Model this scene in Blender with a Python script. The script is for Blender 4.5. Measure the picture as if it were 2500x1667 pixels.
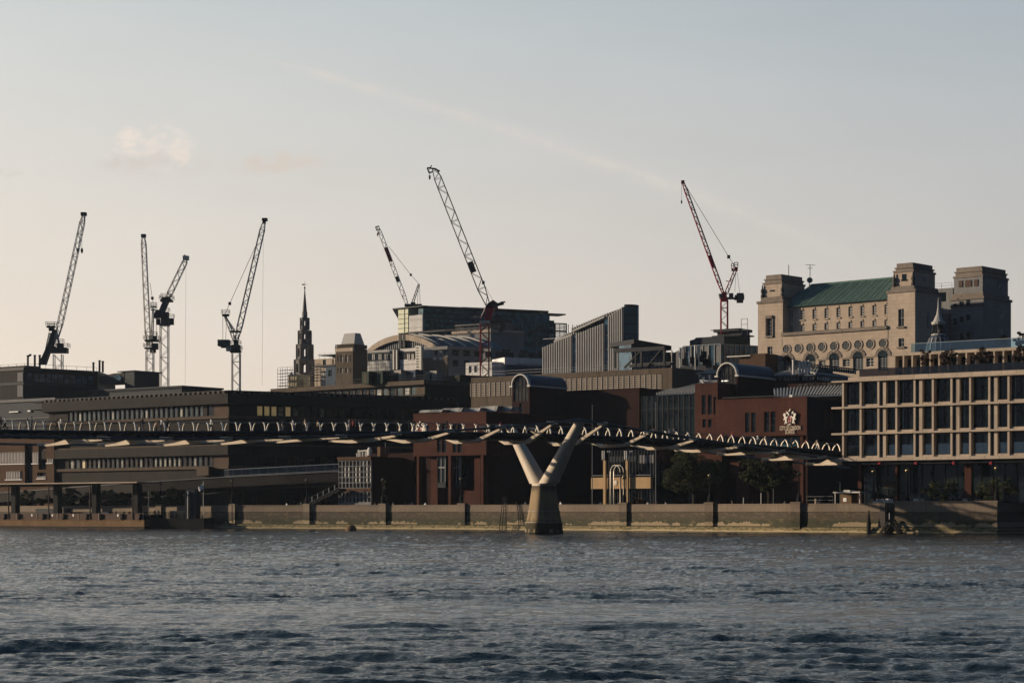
import bpy, math, random
import numpy as np
from mathutils import Vector, Matrix

R = math.radians
random.seed(7)
rng = np.random.default_rng(11)
for _o in list(bpy.data.objects):
    bpy.data.objects.remove(_o)
SC = bpy.context.scene
COL = SC.collection

# ------------------------------------------------------------------ camera
F, CX, HY, EH = 5000.0, 1250.0, 1249.0, 3.2      # focal length and picture centre in photo pixels, horizon row, eye height in metres
cam_d = bpy.data.cameras.new('camera')
cam = bpy.data.objects.new('camera', cam_d)
COL.objects.link(cam)
cam.location = (0, 0, EH)
cam.rotation_euler = (R(90), 0, 0)
cam_d.sensor_width = 36.0
cam_d.lens = 36.0 * F / 2500.0
cam_d.shift_y = (HY - 833.5) / 2500.0
cam_d.clip_start = 0.5
cam_d.clip_end = 20000
SC.camera = cam

# ------------------------------------------------------------------ light
SUN_EL, SUN_AZ = 13.0, 173.0        # azimuth measured from +X (right) towards +Y (away)
sd = Vector((math.cos(R(SUN_EL)) * math.cos(R(SUN_AZ)), math.cos(R(SUN_EL)) * math.sin(R(SUN_AZ)), math.sin(R(SUN_EL))))
sun_d = bpy.data.lights.new('sun', 'SUN')
sun_d.energy = 5.0
sun_d.angle = R(0.55)
sun_d.color = (1.0, 0.82, 0.60)
sun = bpy.data.objects.new('sun', sun_d)
COL.objects.link(sun)
sun.rotation_euler = sd.to_track_quat('Z', 'Y').to_euler()

W = bpy.data.worlds.new('World')
SC.world = W
W.use_nodes = True
NT = W.node_tree
NT.nodes.clear()


class G:
    """small helper to write node graphs as expressions"""
    def __init__(s, nt): s.nt = nt
    def node(s, t, **kw):
        n = s.nt.nodes.new(t)
        for k, v in kw.items(): setattr(n, k, v)
        return n
    def put(s, sock, v):
        if hasattr(v, 'is_output') or isinstance(v, bpy.types.NodeSocket): s.nt.links.new(v, sock)
        else: sock.default_value = v
    def m(s, op, a, b=0.0, c=None, clamp=False):
        n = s.node('ShaderNodeMath', operation=op, use_clamp=clamp)
        s.put(n.inputs[0], a); s.put(n.inputs[1], b)
        if c is not None: s.put(n.inputs[2], c)
        return n.outputs[0]
    def ramp(s, x, a, b, lo=0.0, hi=1.0, smooth=True):
        n = s.node('ShaderNodeMapRange', clamp=True)
        if smooth: n.interpolation_type = 'SMOOTHSTEP'
        for i, v in enumerate((x, a, b, lo, hi)): s.put(n.inputs[i], v)
        return n.outputs[0]
    def mix(s, f, a, b, mode='MIX'):
        n = s.node('ShaderNodeMix', data_type='RGBA', blend_type=mode)
        s.put(n.inputs[0], f)
        s.put(n.inputs[6], (*a, 1) if isinstance(a, tuple) and len(a) == 3 else a)
        s.put(n.inputs[7], (*b, 1) if isinstance(b, tuple) and len(b) == 3 else b)
        return n.outputs[2]
    def noise(s, vec, scale, detail=3.0, rough=0.5, dist=0.0):
        n = s.node('ShaderNodeTexNoise')
        s.put(n.inputs['Vector'], vec)
        n.inputs['Scale'].default_value = scale
        n.inputs['Detail'].default_value = detail
        n.inputs['Roughness'].default_value = rough
        n.inputs['Distortion'].default_value = dist
        return n.outputs['Fac']
    def comb(s, x, y, z):
        n = s.node('ShaderNodeCombineXYZ')
        for i, v in enumerate((x, y, z)): s.put(n.inputs[i], v)
        return n.outputs[0]
    def sep(s, v):
        n = s.node('ShaderNodeSeparateXYZ'); s.put(n.inputs[0], v)
        return n.outputs


def build_sky():
    g = G(NT)
    out = g.node('ShaderNodeOutputWorld')
    bg = g.node('ShaderNodeBackground')
    sky = g.node('ShaderNodeTexSky', sky_type='NISHITA')
    sky.sun_disc = False
    sky.sun_elevation = R(SUN_EL)
    sky.sun_rotation = R(90 - SUN_AZ)
    sky.air_density = 1.0
    sky.dust_density = 2.0
    tc = g.node('ShaderNodeTexCoord')
    x, y, z = g.sep(tc.outputs['Generated'])
    el = g.m('MAXIMUM', z, 0.0)
    # low hazy band, warmer and brighter towards the sun, cooler and darker away from it and overhead
    h = g.ramp(el, 0.02, 0.25, 0, 1, False)
    warm = g.mix(g.ramp(x, -0.26, 0.26, 0, 1, False), (1.05, 0.865, 0.70), (0.76, 0.655, 0.565))
    cool = g.mix(g.ramp(x, -0.26, 0.26, 0, 1, False), (0.73, 0.76, 0.745), (0.455, 0.52, 0.565))
    band = g.mix(h, warm, cool)
    high = g.ramp(el, 0.18, 0.58, 0, 1)
    band = g.mix(high, band, (0.085, 0.168, 0.24))
    away = g.ramp(x, 0.25, 0.8, 1.0, 0.34)
    back = g.ramp(y, 0.3, -0.4, 1.0, 0.27)
    tosun = g.ramp(x, -0.25, -0.95, 1.0, 1.45)
    k = g.m('MULTIPLY', g.m('MULTIPLY', away, back), tosun)
    band = g.mix(1.0, band, g.comb(k, k, k), 'MULTIPLY')
    cold = g.m('MAXIMUM', g.ramp(y, 0.6, -0.2, 0, 0.9), g.ramp(x, 0.3, 0.65, 0, 0.9))
    band = g.mix(cold, band, g.mix(1.0, band, (0.46, 0.90, 1.65), 'MULTIPLY'))
    # vapour trail and small evening clouds, laid out by direction in the sky
    yy = g.m('MAXIMUM', y, 0.05)
    u = g.m('DIVIDE', x, yy); v = g.m('DIVIDE', z, yy)
    uv = g.comb(u, v, 0.0)
    front = g.ramp(y, 0.3, 0.6, 0, 1)
    def P(px, py): return ((px - CX) / F, (HY - py) / F)
    # trail: slightly bent centre line v(u)
    a0 = P(600, 133); a1 = P(1300, 338); a2 = P(2120, 640)
    co = np.polyfit([a0[0], a1[0], a2[0]], [a0[1], a1[1], a2[1]], 2)
    wob = g.m('MULTIPLY', g.m('SUBTRACT', g.noise(uv, 22.0, 2.0), 0.5), 0.0035)
    line = g.m('ADD', g.m('MULTIPLY_ADD', g.m('MULTIPLY_ADD', u, float(co[0]), float(co[1])), u, float(co[2])), wob)
    dist = g.m('ABSOLUTE', g.m('SUBTRACT', v, line))
    wid = g.ramp(u, -0.14, 0.2, 0.0050, 0.0115, False)
    prof = g.m('SUBTRACT', 1.0, g.m('DIVIDE', dist, wid), clamp=True)
    prof = g.m('MULTIPLY', prof, prof)
    fade = g.m('MULTIPLY', g.ramp(u, -0.145, -0.09, 0, 1), g.ramp(u, 0.185, 0.07, 0, 1))
    tex = g.ramp(g.noise(uv, 60.0, 5.0, 0.65), 0.3, 0.7, 0.25, 1.0)
    tr = g.m('MULTIPLY', g.m('MULTIPLY', prof, fade), g.m('MULTIPLY', tex, g.m('MULTIPLY', front, 0.66)))
    band = g.mix(tr, band, (0.84, 0.755, 0.675))
    def cloud(px, py, rx, ry, sc, lo, hi, amt, colr):
        nonlocal band
        cu, cv = P(px, py)
        du = g.m('DIVIDE', g.m('SUBTRACT', u, cu), rx / F); dv = g.m('DIVIDE', g.m('SUBTRACT', v, cv), ry / F)
        r = g.m('ADD', g.m('MULTIPLY', du, du), g.m('MULTIPLY', dv, dv))
        body = g.m('SUBTRACT', 1.0, r, clamp=True)
        n = g.noise(g.comb(g.m('MULTIPLY', u, 1.0), g.m('MULTIPLY', v, 1.5), px * 0.01), sc, 6.0, 0.58, 0.3)
        c = g.ramp(g.m('MULTIPLY_ADD', body, 0.34, g.m('MULTIPLY_ADD', n, 1.5, -0.22)), lo, hi, 0, 1)
        c = g.m('MULTIPLY', c, g.m('MULTIPLY', g.m('MULTIPLY', g.ramp(body, 0.0, 0.3), front), amt))
        band = g.mix(c, band, colr)
    cloud(362, 362, 135, 66, 70, 0.58, 1.05, 0.9, (1.0, 0.86, 0.75))
    cloud(375, 402, 170, 40, 45, 0.62, 1.1, 0.55, (0.70, 0.60, 0.53))
    cloud(690, 400, 130, 46, 60, 0.62, 1.1, 0.6, (0.80, 0.66, 0.55))
    cloud(560, 420, 330, 42, 26, 0.80, 1.2, 0.35, (0.70, 0.595, 0.50))
    cloud(40, 425, 110, 30, 45, 0.78, 1.1, 0.40, (0.62, 0.535, 0.47))
    cloud(1180, 520, 200, 40, 22, 0.85, 1.25, 0.22, (0.74, 0.63, 0.54))
    cloud(2050, 480, 420, 60, 14, 0.85, 1.3, 0.22, (0.62, 0.55, 0.49))
    sm = g.m('MULTIPLY', g.m('SUBTRACT', g.noise(g.comb(u, g.m('MULTIPLY', v, 3.0), 0.0), 9.0, 4.0), 0.5), 0.10)
    band = g.mix(1.0, band, g.comb(*[g.m('ADD', sm, 1.0)] * 3), 'MULTIPLY')
    nish = g.mix(1.0, g.mix(1.0, sky.outputs[0], (0.085, 0.085, 0.085), 'MULTIPLY'), g.comb(k, k, k), 'MULTIPLY')
    col = g.mix(0.85, nish, band)
    col = g.mix(1.0, col, (10.0, 10.0, 10.0), 'MULTIPLY')
    NT.links.new(col, bg.inputs[0])
    bg.inputs[1].default_value = 0.1
    NT.links.new(bg.outputs[0], out.inputs[0])


build_sky()
SC.view_settings.view_transform = 'Standard'
SC.view_settings.look = 'None'
SC.view_settings.exposure = 0.0
SC.view_settings.gamma = 1.0
SC.view_settings.use_curve_mapping = False
SC.cycles.max_bounces = 6
SC.cycles.diffuse_bounces = 2
SC.cycles.glossy_bounces = 3
SC.cycles.transmission_bounces = 4
SC.cycles.transparent_max_bounces = 8
SC.cycles.caustics_reflective = False
SC.cycles.caustics_refractive = False
SC.cycles.sample_clamp_indirect = 4.0

# ------------------------------------------------------------------ geometry helpers


def at(px, py, Y):
    return Vector(((px - CX) * Y / F, Y, EH + (HY - py) * Y / F))


class Fr:
    """upright plane: origin under photo column px at distance Y, direction d to the right, n towards the river"""
    def __init__(s, px, Y, d=(0.8, -0.6), t=0.0):
        s.d = Vector((d[0], d[1])).normalized()
        s.n = Vector((s.d.y, -s.d.x))
        s.o = Vector(((px - CX) * Y / F, Y)) + s.n * t
    def s(s, px, t=0.0):
        b = s.o + s.n * t
        k = (px - CX) / F
        return (k * b.y - b.x) / (s.d.x - k * s.d.y)
    def z(s, px, py, t=0.0):
        q = s.s(px, t)
        return EH + (HY - py) * ((s.o + s.n * t).y + q * s.d.y) / F
    def sz(s, px, py, t=0.0):
        return s.s(px, t), s.z(px, py, t)
    def P(s, a, t, z):
        q = s.o + s.d * a + s.n * t
        return Vector((q.x, q.y, z))
    def side(s, a, t=0.0):
        """frame of the end wall facing right at s = a, running away from the river"""
        f = Fr.__new__(Fr)
        f.d = -s.n.copy(); f.n = s.d.copy()
        f.o = s.o + s.d * a + s.n * t
        return f


class MB:
    def __init__(s): s.v = []; s.f = []; s.m = []
    def add(s, vs, fs, m=0):
        b = len(s.v)
        s.v += [Vector(q) for q in vs]
        for f in fs:
            s.f.append([i + b for i in f]); s.m.append(m)
    def quad(s, a, b, c, d, m=0): s.add([a, b, c, d], [(0, 1, 2, 3)], m)
    def hexa(s, b4, t4, m=0):
        s.add(list(b4) + list(t4), [(3, 2, 1, 0), (4, 5, 6, 7), (0, 1, 5, 4), (1, 2, 6, 5), (2, 3, 7, 6), (3, 0, 4, 7)], m)
    def box(s, fr, s0, s1, t0, t1, z0, z1, m=0):
        if s1 < s0: s0, s1 = s1, s0
        if t1 < t0: t0, t1 = t1, t0
        if z1 < z0: z0, z1 = z1, z0
        c = [(s0, t1), (s1, t1), (s1, t0), (s0, t0)]
        s.hexa([fr.P(a, t, z0) for a, t in c], [fr.P(a, t, z1) for a, t in c], m)
    def abox(s, c, sx, sy, sz, m=0, rot=0.0):
        cx, cy, cz = c
        ca, sa = math.cos(rot), math.sin(rot)
        q = [(-sx / 2, -sy / 2), (sx / 2, -sy / 2), (sx / 2, sy / 2), (-sx / 2, sy / 2)]
        q = [(cx + a * ca - b * sa, cy + a * sa + b * ca) for a, b in q]
        s.hexa([(a, b, cz - sz / 2) for a, b in q], [(a, b, cz + sz / 2) for a, b in q], m)
    def prism(s, fr, pts, t0, t1, m=0):
        """outline of (s, z) points given thickness from t0 (back) to t1 (front)"""
        n = len(pts)
        vs = [fr.P(a, t1, z) for a, z in pts] + [fr.P(a, t0, z) for a, z in pts]
        s.add(vs, [tuple(range(n)), tuple(range(2 * n - 1, n - 1, -1))] + [((i + 1) % n, i, n + i, n + (i + 1) % n) for i in range(n)], m)
    def foot(s, pts, z0, z1, m=0, top=None):
        """footprint of world (x, y) points raised from z0 to z1"""
        n = len(pts)
        q = top or pts
        vs = [(a, b, z0) for a, b in pts] + [(a, b, z1) for a, b in q]
        s.add(vs, [tuple(range(n - 1, -1, -1)), tuple(range(n, 2 * n))] + [(i, (i + 1) % n, n + (i + 1) % n, n + i) for i in range(n)], m)
    def tube(s, pts, r, n=6, m=0, r1=None, cap=True):
        pts = [Vector(p) for p in pts]
        rings = []
        for i, p in enumerate(pts):
            a = pts[max(i - 1, 0)]; b = pts[min(i + 1, len(pts) - 1)]
            t = (b - a).normalized()
            u = t.cross(Vector((0, 0, 1)))
            if u.length < 1e-3: u = t.cross(Vector((0, 1, 0)))
            u.normalize(); w = u.cross(t)
            rr = r if r1 is None else r + (r1 - r) * i / (len(pts) - 1)
            rings.append([p + (u * math.cos(2 * math.pi * (k + 0.5) / n) + w * math.sin(2 * math.pi * (k + 0.5) / n)) * rr for k in range(n)])
        fs = []
        for i in range(len(rings) - 1):
            for k in range(n):
                fs.append((i * n + k, i * n + (k + 1) % n, (i + 1) * n + (k + 1) % n, (i + 1) * n + k))
        if cap:
            fs.append(tuple(range(n - 1, -1, -1)))
            fs.append(tuple((len(rings) - 1) * n + k for k in range(n)))
        s.add([q for r_ in rings for q in r_], fs, m)
    def lathe(s, c, prof, n=12, m=0, sx=1.0, sy=1.0, rot=0.0):
        c = Vector(c)
        vs, fs = [], []
        ca, sa = math.cos(rot), math.sin(rot)
        for r, z in prof:
            for k in range(n):
                x = r * sx * math.cos(2 * math.pi * (k + .5) / n); y = r * sy * math.sin(2 * math.pi * (k + .5) / n)
                vs.append(c + Vector((x * ca - y * sa, x * sa + y * ca, z)))
        for i in range(len(prof) - 1):
            for k in range(n):
                fs.append((i * n + k, i * n + (k + 1) % n, (i + 1) * n + (k + 1) % n, (i + 1) * n + k))
        fs.append(tuple(range(n - 1, -1, -1)))
        fs.append(tuple((len(prof) - 1) * n + k for k in range(n)))
        s.add(vs, fs, m)
    def build(s, name, mats, parent=None, loc=None, smooth=False):
        if not s.v: return None
        if not isinstance(mats, (list, tuple)): mats = [mats]
        base = Vector(loc) if loc is not None else Vector((0, 0, 0))
        if parent is not None: base = ORI[parent.name]
        me = bpy.data.meshes.new(name)
        me.from_pydata([tuple(q - base) for q in s.v], [], s.f)
        for mt in mats: me.materials.append(M[mt] if isinstance(mt, str) else mt)
        if len(mats) > 1: me.polygons.foreach_set('material_index', s.m)
        if smooth:
            me.polygons.foreach_set('use_smooth', [True] * len(me.polygons))
            me.set_sharp_from_angle(angle=R(40))
        me.update()
        o = bpy.data.objects.new(name, me)
        COL.objects.link(o)
        if parent is not None: o.parent = parent
        else: o.location = base
        ORI[o.name] = base
        return o


ORI = {}


def tag(o, label=None, cat=None, group=None, kind=None):
    for k, v in (('label', label), ('category', cat), ('group', group), ('kind', kind)):
        if v: o[k] = v
    return o


def thing(name, label, cat, loc=(0, 0, 0), group=None):
    o = bpy.data.objects.new(name, None)
    COL.objects.link(o)
    o.empty_display_size = 0.5
    o.location = loc
    ORI[o.name] = Vector(loc)
    return tag(o, label, cat, group)


def dup(o, loc, rz=0.0, label=None, scale=None):
    def cp(q, par):
        c = q.copy(); COL.objects.link(c)
        if par is not None: c.parent = par
        for ch in q.children: cp(ch, c)
        return c
    c = cp(o, None)
    c.location = loc; c.rotation_euler = (0, 0, rz)
    if scale: c.scale = (scale,) * 3
    if label: c['label'] = label
    return c


# ------------------------------------------------------------------ materials
M = {}


def mat(name, rgb, rough=0.8, var=0.22, scale=0.35, metal=0.0, streak=0.0, bump=0.0, spec=0.10, course=0.0, emit=None, joint=0.0):
    m = bpy.data.materials.new(name)
    m.use_nodes = True
    nt = m.node_tree
    b = nt.nodes['Principled BSDF']
    g = G(nt)
    b.inputs['Roughness'].default_value = rough
    b.inputs['Metallic'].default_value = metal
    b.inputs['Specular IOR Level'].default_value = spec
    pos = g.node('ShaderNodeNewGeometry').outputs['Position']
    n = g.noise(pos, scale, 5.0, 0.6)
    n2 = g.noise(pos, scale * 9.0, 3.0, 0.6)
    f = g.m('ADD', g.m('MULTIPLY', n, 0.7), g.m('MULTIPLY', n2, 0.3))
    lo = tuple(c * (1 - var) for c in rgb); hi = tuple(min(c * (1 + var), 0.95) for c in rgb)
    c = g.mix(g.ramp(f, 0.3, 0.7, 0, 1, False), lo, hi)
    if streak:
        x, y, z = g.sep(pos)
        sn = g.noise(g.comb(g.m('MULTIPLY', x, 1.6), g.m('MULTIPLY', y, 1.6), g.m('MULTIPLY', z, 0.10)), 1.0, 4.0, 0.65)
        c = g.mix(g.ramp(sn, 0.48, 0.75, 0, streak), c, tuple(q * 0.35 for q in rgb))
    if course:
        x, y, z = g.sep(pos)
        fr = g.m('FRACT', g.m('DIVIDE', z, course))
        ln = g.m('LESS_THAN', fr, 0.10)
        c = g.mix(g.m('MULTIPLY', ln, 0.35), c, tuple(q * 0.5 for q in rgb))
        blk = g.noise(g.comb(g.m('MULTIPLY', x, 0.7), g.m('MULTIPLY', y, 0.7), g.m('MULTIPLY', g.m('FLOOR', g.m('DIVIDE', z, course)), 7.3)), 1.0, 1.0)
        c = g.mix(g.ramp(blk, 0.35, 0.65, 0, 0.30), c, tuple(q * 0.72 for q in rgb))
    if joint:
        x, y, z = g.sep(pos)
        al = g.m('DIVIDE', g.m('SUBTRACT', g.m('MULTIPLY', x, 0.8), g.m('MULTIPLY', y, 0.6)), joint)
        c = g.mix(g.m('MULTIPLY', g.m('LESS_THAN', g.m('FRACT', al), 0.05), 0.55), c, tuple(q * 0.3 for q in rgb))
        pn = g.noise(g.comb(g.m('MULTIPLY', g.m('FLOOR', al), 5.17), g.m('FLOOR', g.m('DIVIDE', z, 2.9)), 0.0), 1.3, 1.0)
        c = g.mix(g.ramp(pn, 0.35, 0.65, 0, 0.4), c, tuple(q * 0.62 for q in rgb))
    nt.links.new(c, b.inputs['Base Color'])
    if bump:
        bp = g.node('ShaderNodeBump'); bp.inputs['Strength'].default_value = bump; bp.inputs['Distance'].default_value = 0.05
        nt.links.new(g.noise(pos, scale * 14, 4.0, 0.6), bp.inputs['Height'])
        nt.links.new(bp.outputs[0], b.inputs['Normal'])
    if emit:
        b.inputs['Emission Color'].default_value = (*rgb, 1); b.inputs['Emission Strength'].default_value = emit
    M[name] = m
    return m


def glass(name, rgb, rough=0.07, wob=0.25, spec=0.5):
    m = bpy.data.materials.new(name)
    m.use_nodes = True
    nt = m.node_tree; b = nt.nodes['Principled BSDF']; g = G(nt)
    pos = g.node('ShaderNodeNewGeometry').outputs['Position']
    c = g.mix(g.ramp(g.noise(pos, 0.45, 3.0), 0.35, 0.65), tuple(q * 0.45 for q in rgb), tuple(q * 1.5 for q in rgb))
    nt.links.new(c, b.inputs['Base Color'])
    b.inputs['Roughness'].default_value = rough
    b.inputs['Specular IOR Level'].default_value = spec
    bp = g.node('ShaderNodeBump'); bp.inputs['Strength'].default_value = wob; bp.inputs['Distance'].default_value = 0.12
    nt.links.new(g.noise(pos, 0.35, 2.0), bp.inputs['Height'])
    nt.links.new(bp.outputs[0], b.inputs['Normal'])
    M[name] = m
    return m


mat('portland_stone', (0.385, 0.305, 0.235), 0.85, 0.16, 0.12, streak=0.25, course=0.9)
mat('weathered_stone', (0.20, 0.165, 0.135), 0.9, 0.25, 0.15, streak=0.5, course=0.9)
mat('grey_stone', (0.20, 0.195, 0.19), 0.9, 0.2, 0.15, streak=0.35, course=0.9)
mat('dark_stone', (0.085, 0.075, 0.066), 0.9, 0.3, 0.2, streak=0.4)
mat('steeple_stone', (0.16, 0.15, 0.14), 0.9, 0.28, 0.25, streak=0.5)
mat('copper_pale', (0.185, 0.265, 0.215), 0.75, 0.35, 0.5)
mat('copper_green', (0.10, 0.17, 0.138), 0.75, 0.30, 0.35, streak=0.6)
mat('hotel_stone', (0.43, 0.345, 0.265), 0.8, 0.10, 0.2, streak=0.25, joint=2.3)
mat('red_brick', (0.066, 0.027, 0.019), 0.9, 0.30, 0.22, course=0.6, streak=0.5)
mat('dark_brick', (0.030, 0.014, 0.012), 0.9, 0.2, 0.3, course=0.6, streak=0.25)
mat('brown_brick', (0.085, 0.050, 0.032), 0.9, 0.2, 0.3, course=0.5)
mat('granite', (0.025, 0.021, 0.0185), 0.75, 0.22, 0.2, streak=0.45, joint=3.4)
mat('granite_ledge', (0.085, 0.062, 0.045), 0.8, 0.25, 0.3, streak=0.45)
mat('concrete', (0.105, 0.082, 0.061), 0.85, 0.2, 0.2, streak=0.5, joint=4.1)
mat('pale_concrete', (0.34, 0.29, 0.24), 0.85, 0.15, 0.2, streak=0.25)
mat('tan_concrete', (0.40, 0.27, 0.145), 0.85, 0.12, 0.3, streak=0.3)
mat('pier_concrete', (0.25, 0.18, 0.105), 0.8, 0.25, 0.35, streak=0.75)
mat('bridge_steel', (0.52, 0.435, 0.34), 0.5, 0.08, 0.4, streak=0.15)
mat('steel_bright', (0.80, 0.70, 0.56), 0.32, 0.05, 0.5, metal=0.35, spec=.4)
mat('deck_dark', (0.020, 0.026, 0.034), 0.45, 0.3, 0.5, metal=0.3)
mat('cable_steel', (0.10, 0.11, 0.125), 0.45, 0.2, 0.6, metal=0.5)
mat('lead_roof', (0.055, 0.07, 0.095), 0.5, 0.22, 0.5, streak=0.3)
mat('lead_rib', (0.36, 0.34, 0.31), 0.5, 0.15, 0.5)
mat('white_trim', (0.55, 0.52, 0.47), 0.6, 0.1, 0.5)
mat('white_sheet', (0.72, 0.68, 0.64), 0.7, 0.14, 0.5, streak=0.3)
mat('dark_metal', (0.022, 0.022, 0.024), 0.5, 0.2, 0.6, metal=0.2)
mat('black_iron', (0.012, 0.011, 0.011), 0.8, 0.2, 0.8)
mat('grey_metal', (0.17, 0.17, 0.17), 0.5, 0.15, 0.5, metal=0.3)
mat('rail_grey', (0.24, 0.27, 0.29), 0.55, 0.1, 0.5)
mat('crane_grey', (0.50, 0.46, 0.40), 0.6, 0.15, 0.5)
mat('crane_pale', (0.60, 0.55, 0.47), 0.6, 0.15, 0.5)
mat('crane_red', (0.26, 0.025, 0.035), 0.55, 0.2, 0.5)
mat('crane_dark', (0.050, 0.040, 0.038), 0.6, 0.2, 0.5)
mat('crane_block', (0.06, 0.065, 0.07), 0.7, 0.2, 0.5)
mat('banner_red', (0.24, 0.025, 0.035), 0.7, 0.1, 0.5)
mat('fin_steel', (0.36, 0.345, 0.325), 0.5, 0.12, 0.15)
mat('teal_panel', (0.035, 0.075, 0.085), 0.25, 0.2, 0.2)
mat('timber', (0.16, 0.10, 0.055), 0.9, 0.25, 0.4, streak=0.4)
mat('wet_timber', (0.018, 0.017, 0.014), 0.7, 0.3, 0.5)
mat('rust_panel', (0.085, 0.055, 0.042), 0.8, 0.2, 0.5)
mat('slate_panel', (0.022, 0.026, 0.032), 0.6, 0.2, 0.3)
mat('bronze', (0.52, 0.38, 0.19), 0.25, 0.15, 0.8, metal=0.85)
mat('leaf', (0.046, 0.050, 0.014), 0.75, 0.4, 0.8, spec=0.2)
mat('leaf_dark', (0.020, 0.027, 0.012), 0.8, 0.4, 0.8, spec=0.2)
mat('leaf_red', (0.055, 0.024, 0.016), 0.75, 0.4, 0.8, spec=0.2)
mat('leaf_orange', (0.19, 0.085, 0.025), 0.75, 0.4, 0.8, spec=0.2)
mat('bark', (0.06, 0.045, 0.032), 0.95, 0.3, 1.0)
mat('paving', (0.12, 0.10, 0.085), 0.9, 0.2, 0.2)
mat('asphalt', (0.05, 0.05, 0.05), 0.9, 0.2, 0.2)
mat('skin', (0.36, 0.21, 0.15), 0.6, 0.05, 1.0)
mat('hair', (0.018, 0.013, 0.010), 0.6, 0.2, 1.0)
mat('cloth_black', (0.012, 0.012, 0.014), 0.9, 0.2, 1.0)
mat('cloth_navy', (0.022, 0.028, 0.045), 0.9, 0.2, 1.0)
mat('cloth_white', (0.70, 0.68, 0.66), 0.9, 0.1, 1.0)
mat('cloth_grey', (0.14, 0.14, 0.15), 0.9, 0.2, 1.0)
mat('cloth_red', (0.22, 0.04, 0.035), 0.9, 0.2, 1.0)
mat('cloth_tan', (0.32, 0.23, 0.14), 0.9, 0.2, 1.0)
mat('crest_silver', (0.80, 0.72, 0.62), 0.4, 0.12, 2.0, metal=0.2)
mat('crest_pink', (0.55, 0.34, 0.30), 0.6, 0.05, 1.0)
mat('crest_red', (0.25, 0.02, 0.02), 0.6, 0.05, 1.0)
mat('letter_cream', (0.66, 0.55, 0.44), 0.6, 0.05, 1.0)
mat('white_paint', (0.78, 0.76, 0.72), 0.6, 0.05, 1.0)
mat('lamp_white', (1.0, 0.95, 0.82), 0.5, 0.0, 1.0, emit=1.1)
mat('blue_tarp', (0.055, 0.075, 0.105), 0.7, 0.15, 0.3)
mat('green_box', (0.03, 0.042, 0.03), 0.7, 0.2, 0.5)
glass('glass_dark', (0.009, 0.013, 0.014), spec=0.22)
glass('glass_green', (0.05, 0.065, 0.058), 0.10)
glass('glass_blue', (0.035, 0.075, 0.11), 0.15, spec=0.3)
glass('glass_teal', (0.036, 0.098, 0.112), 0.15, spec=0.3)
glass('glass_blind', (0.15, 0.14, 0.10), 0.25)
glass('glass_amber', (0.42, 0.33, 0.17), 0.25)
glass('glass_brown', (0.040, 0.033, 0.026), 0.12, spec=0.3)
glass('glass_pale', (0.30, 0.29, 0.26), 0.2)


def clear_glass(name, tint, k):
    """see-through glass sheet: tinted, with a faint sky reflection"""
    m = bpy.data.materials.new(name); m.use_nodes = True
    nt = m.node_tree; nt.nodes.clear(); g = G(nt)
    o = g.node('ShaderNodeOutputMaterial'); t = g.node('ShaderNodeBsdfTransparent'); s = g.node('ShaderNodeBsdfGlossy'); x = g.node('ShaderNodeMixShader')
    t.inputs[0].default_value = (*tint, 1); s.inputs['Roughness'].default_value = 0.08
    x.inputs[0].default_value = k
    nt.links.new(t.outputs[0], x.inputs[1]); nt.links.new(s.outputs[0], x.inputs[2]); nt.links.new(x.outputs[0], o.inputs[0])
    M[name] = m


clear_glass('rail_glass', (0.62, 0.74, 0.76), 0.10)
clear_glass('smoked_glass', (0.30, 0.26, 0.24), 0.05)
mat('amber_reflection', (0.55, 0.40, 0.18), 0.4, 0.3, 0.9, emit=0.22)  # unlit panes: sunlit reflection painted in as amber colour and glow


def tide_concrete():
    """pier concrete: brown streaks above, green black weed below the high water line"""
    m = M['pier_concrete']; nt = m.node_tree; g = G(nt); b = nt.nodes['Principled BSDF']
    old = b.inputs['Base Color'].links[0].from_socket
    pos = g.node('ShaderNodeNewGeometry').outputs['Position']
    x, y, z = g.sep(pos)
    n = g.noise(g.comb(g.m('MULTIPLY', x, 2.2), g.m('MULTIPLY', y, 2.2), g.m('MULTIPLY', z, 0.5)), 1.0, 4.0, 0.6)
    zz = g.m('ADD', z, g.m('MULTIPLY', g.m('SUBTRACT', n, 0.5), 1.6))
    c = g.mix(g.ramp(zz, 5.8, 6.9, 0, 0.8), old, (0.055, 0.045, 0.035))
    c = g.mix(g.ramp(zz, 2.3, 1.3, 0, 0.92), c, (0.030, 0.027, 0.014))
    pale = g.m('MULTIPLY', g.ramp(z, 0.9, 0.5), g.ramp(n, 0.52, 0.60))
    c = g.mix(g.m('MULTIPLY', pale, 0.8), c, (0.34, 0.27, 0.17))
    c = g.mix(g.ramp(z, 0.30, 0.12), c, (0.015, 0.014, 0.010))
    nt.links.new(c, b.inputs['Base Color'])


tide_concrete()
mat('tower_green', (0.56, 0.57, 0.41), 0.5, 0.1, 0.2)

# ------------------------------------------------------------------ facade helpers


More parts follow.
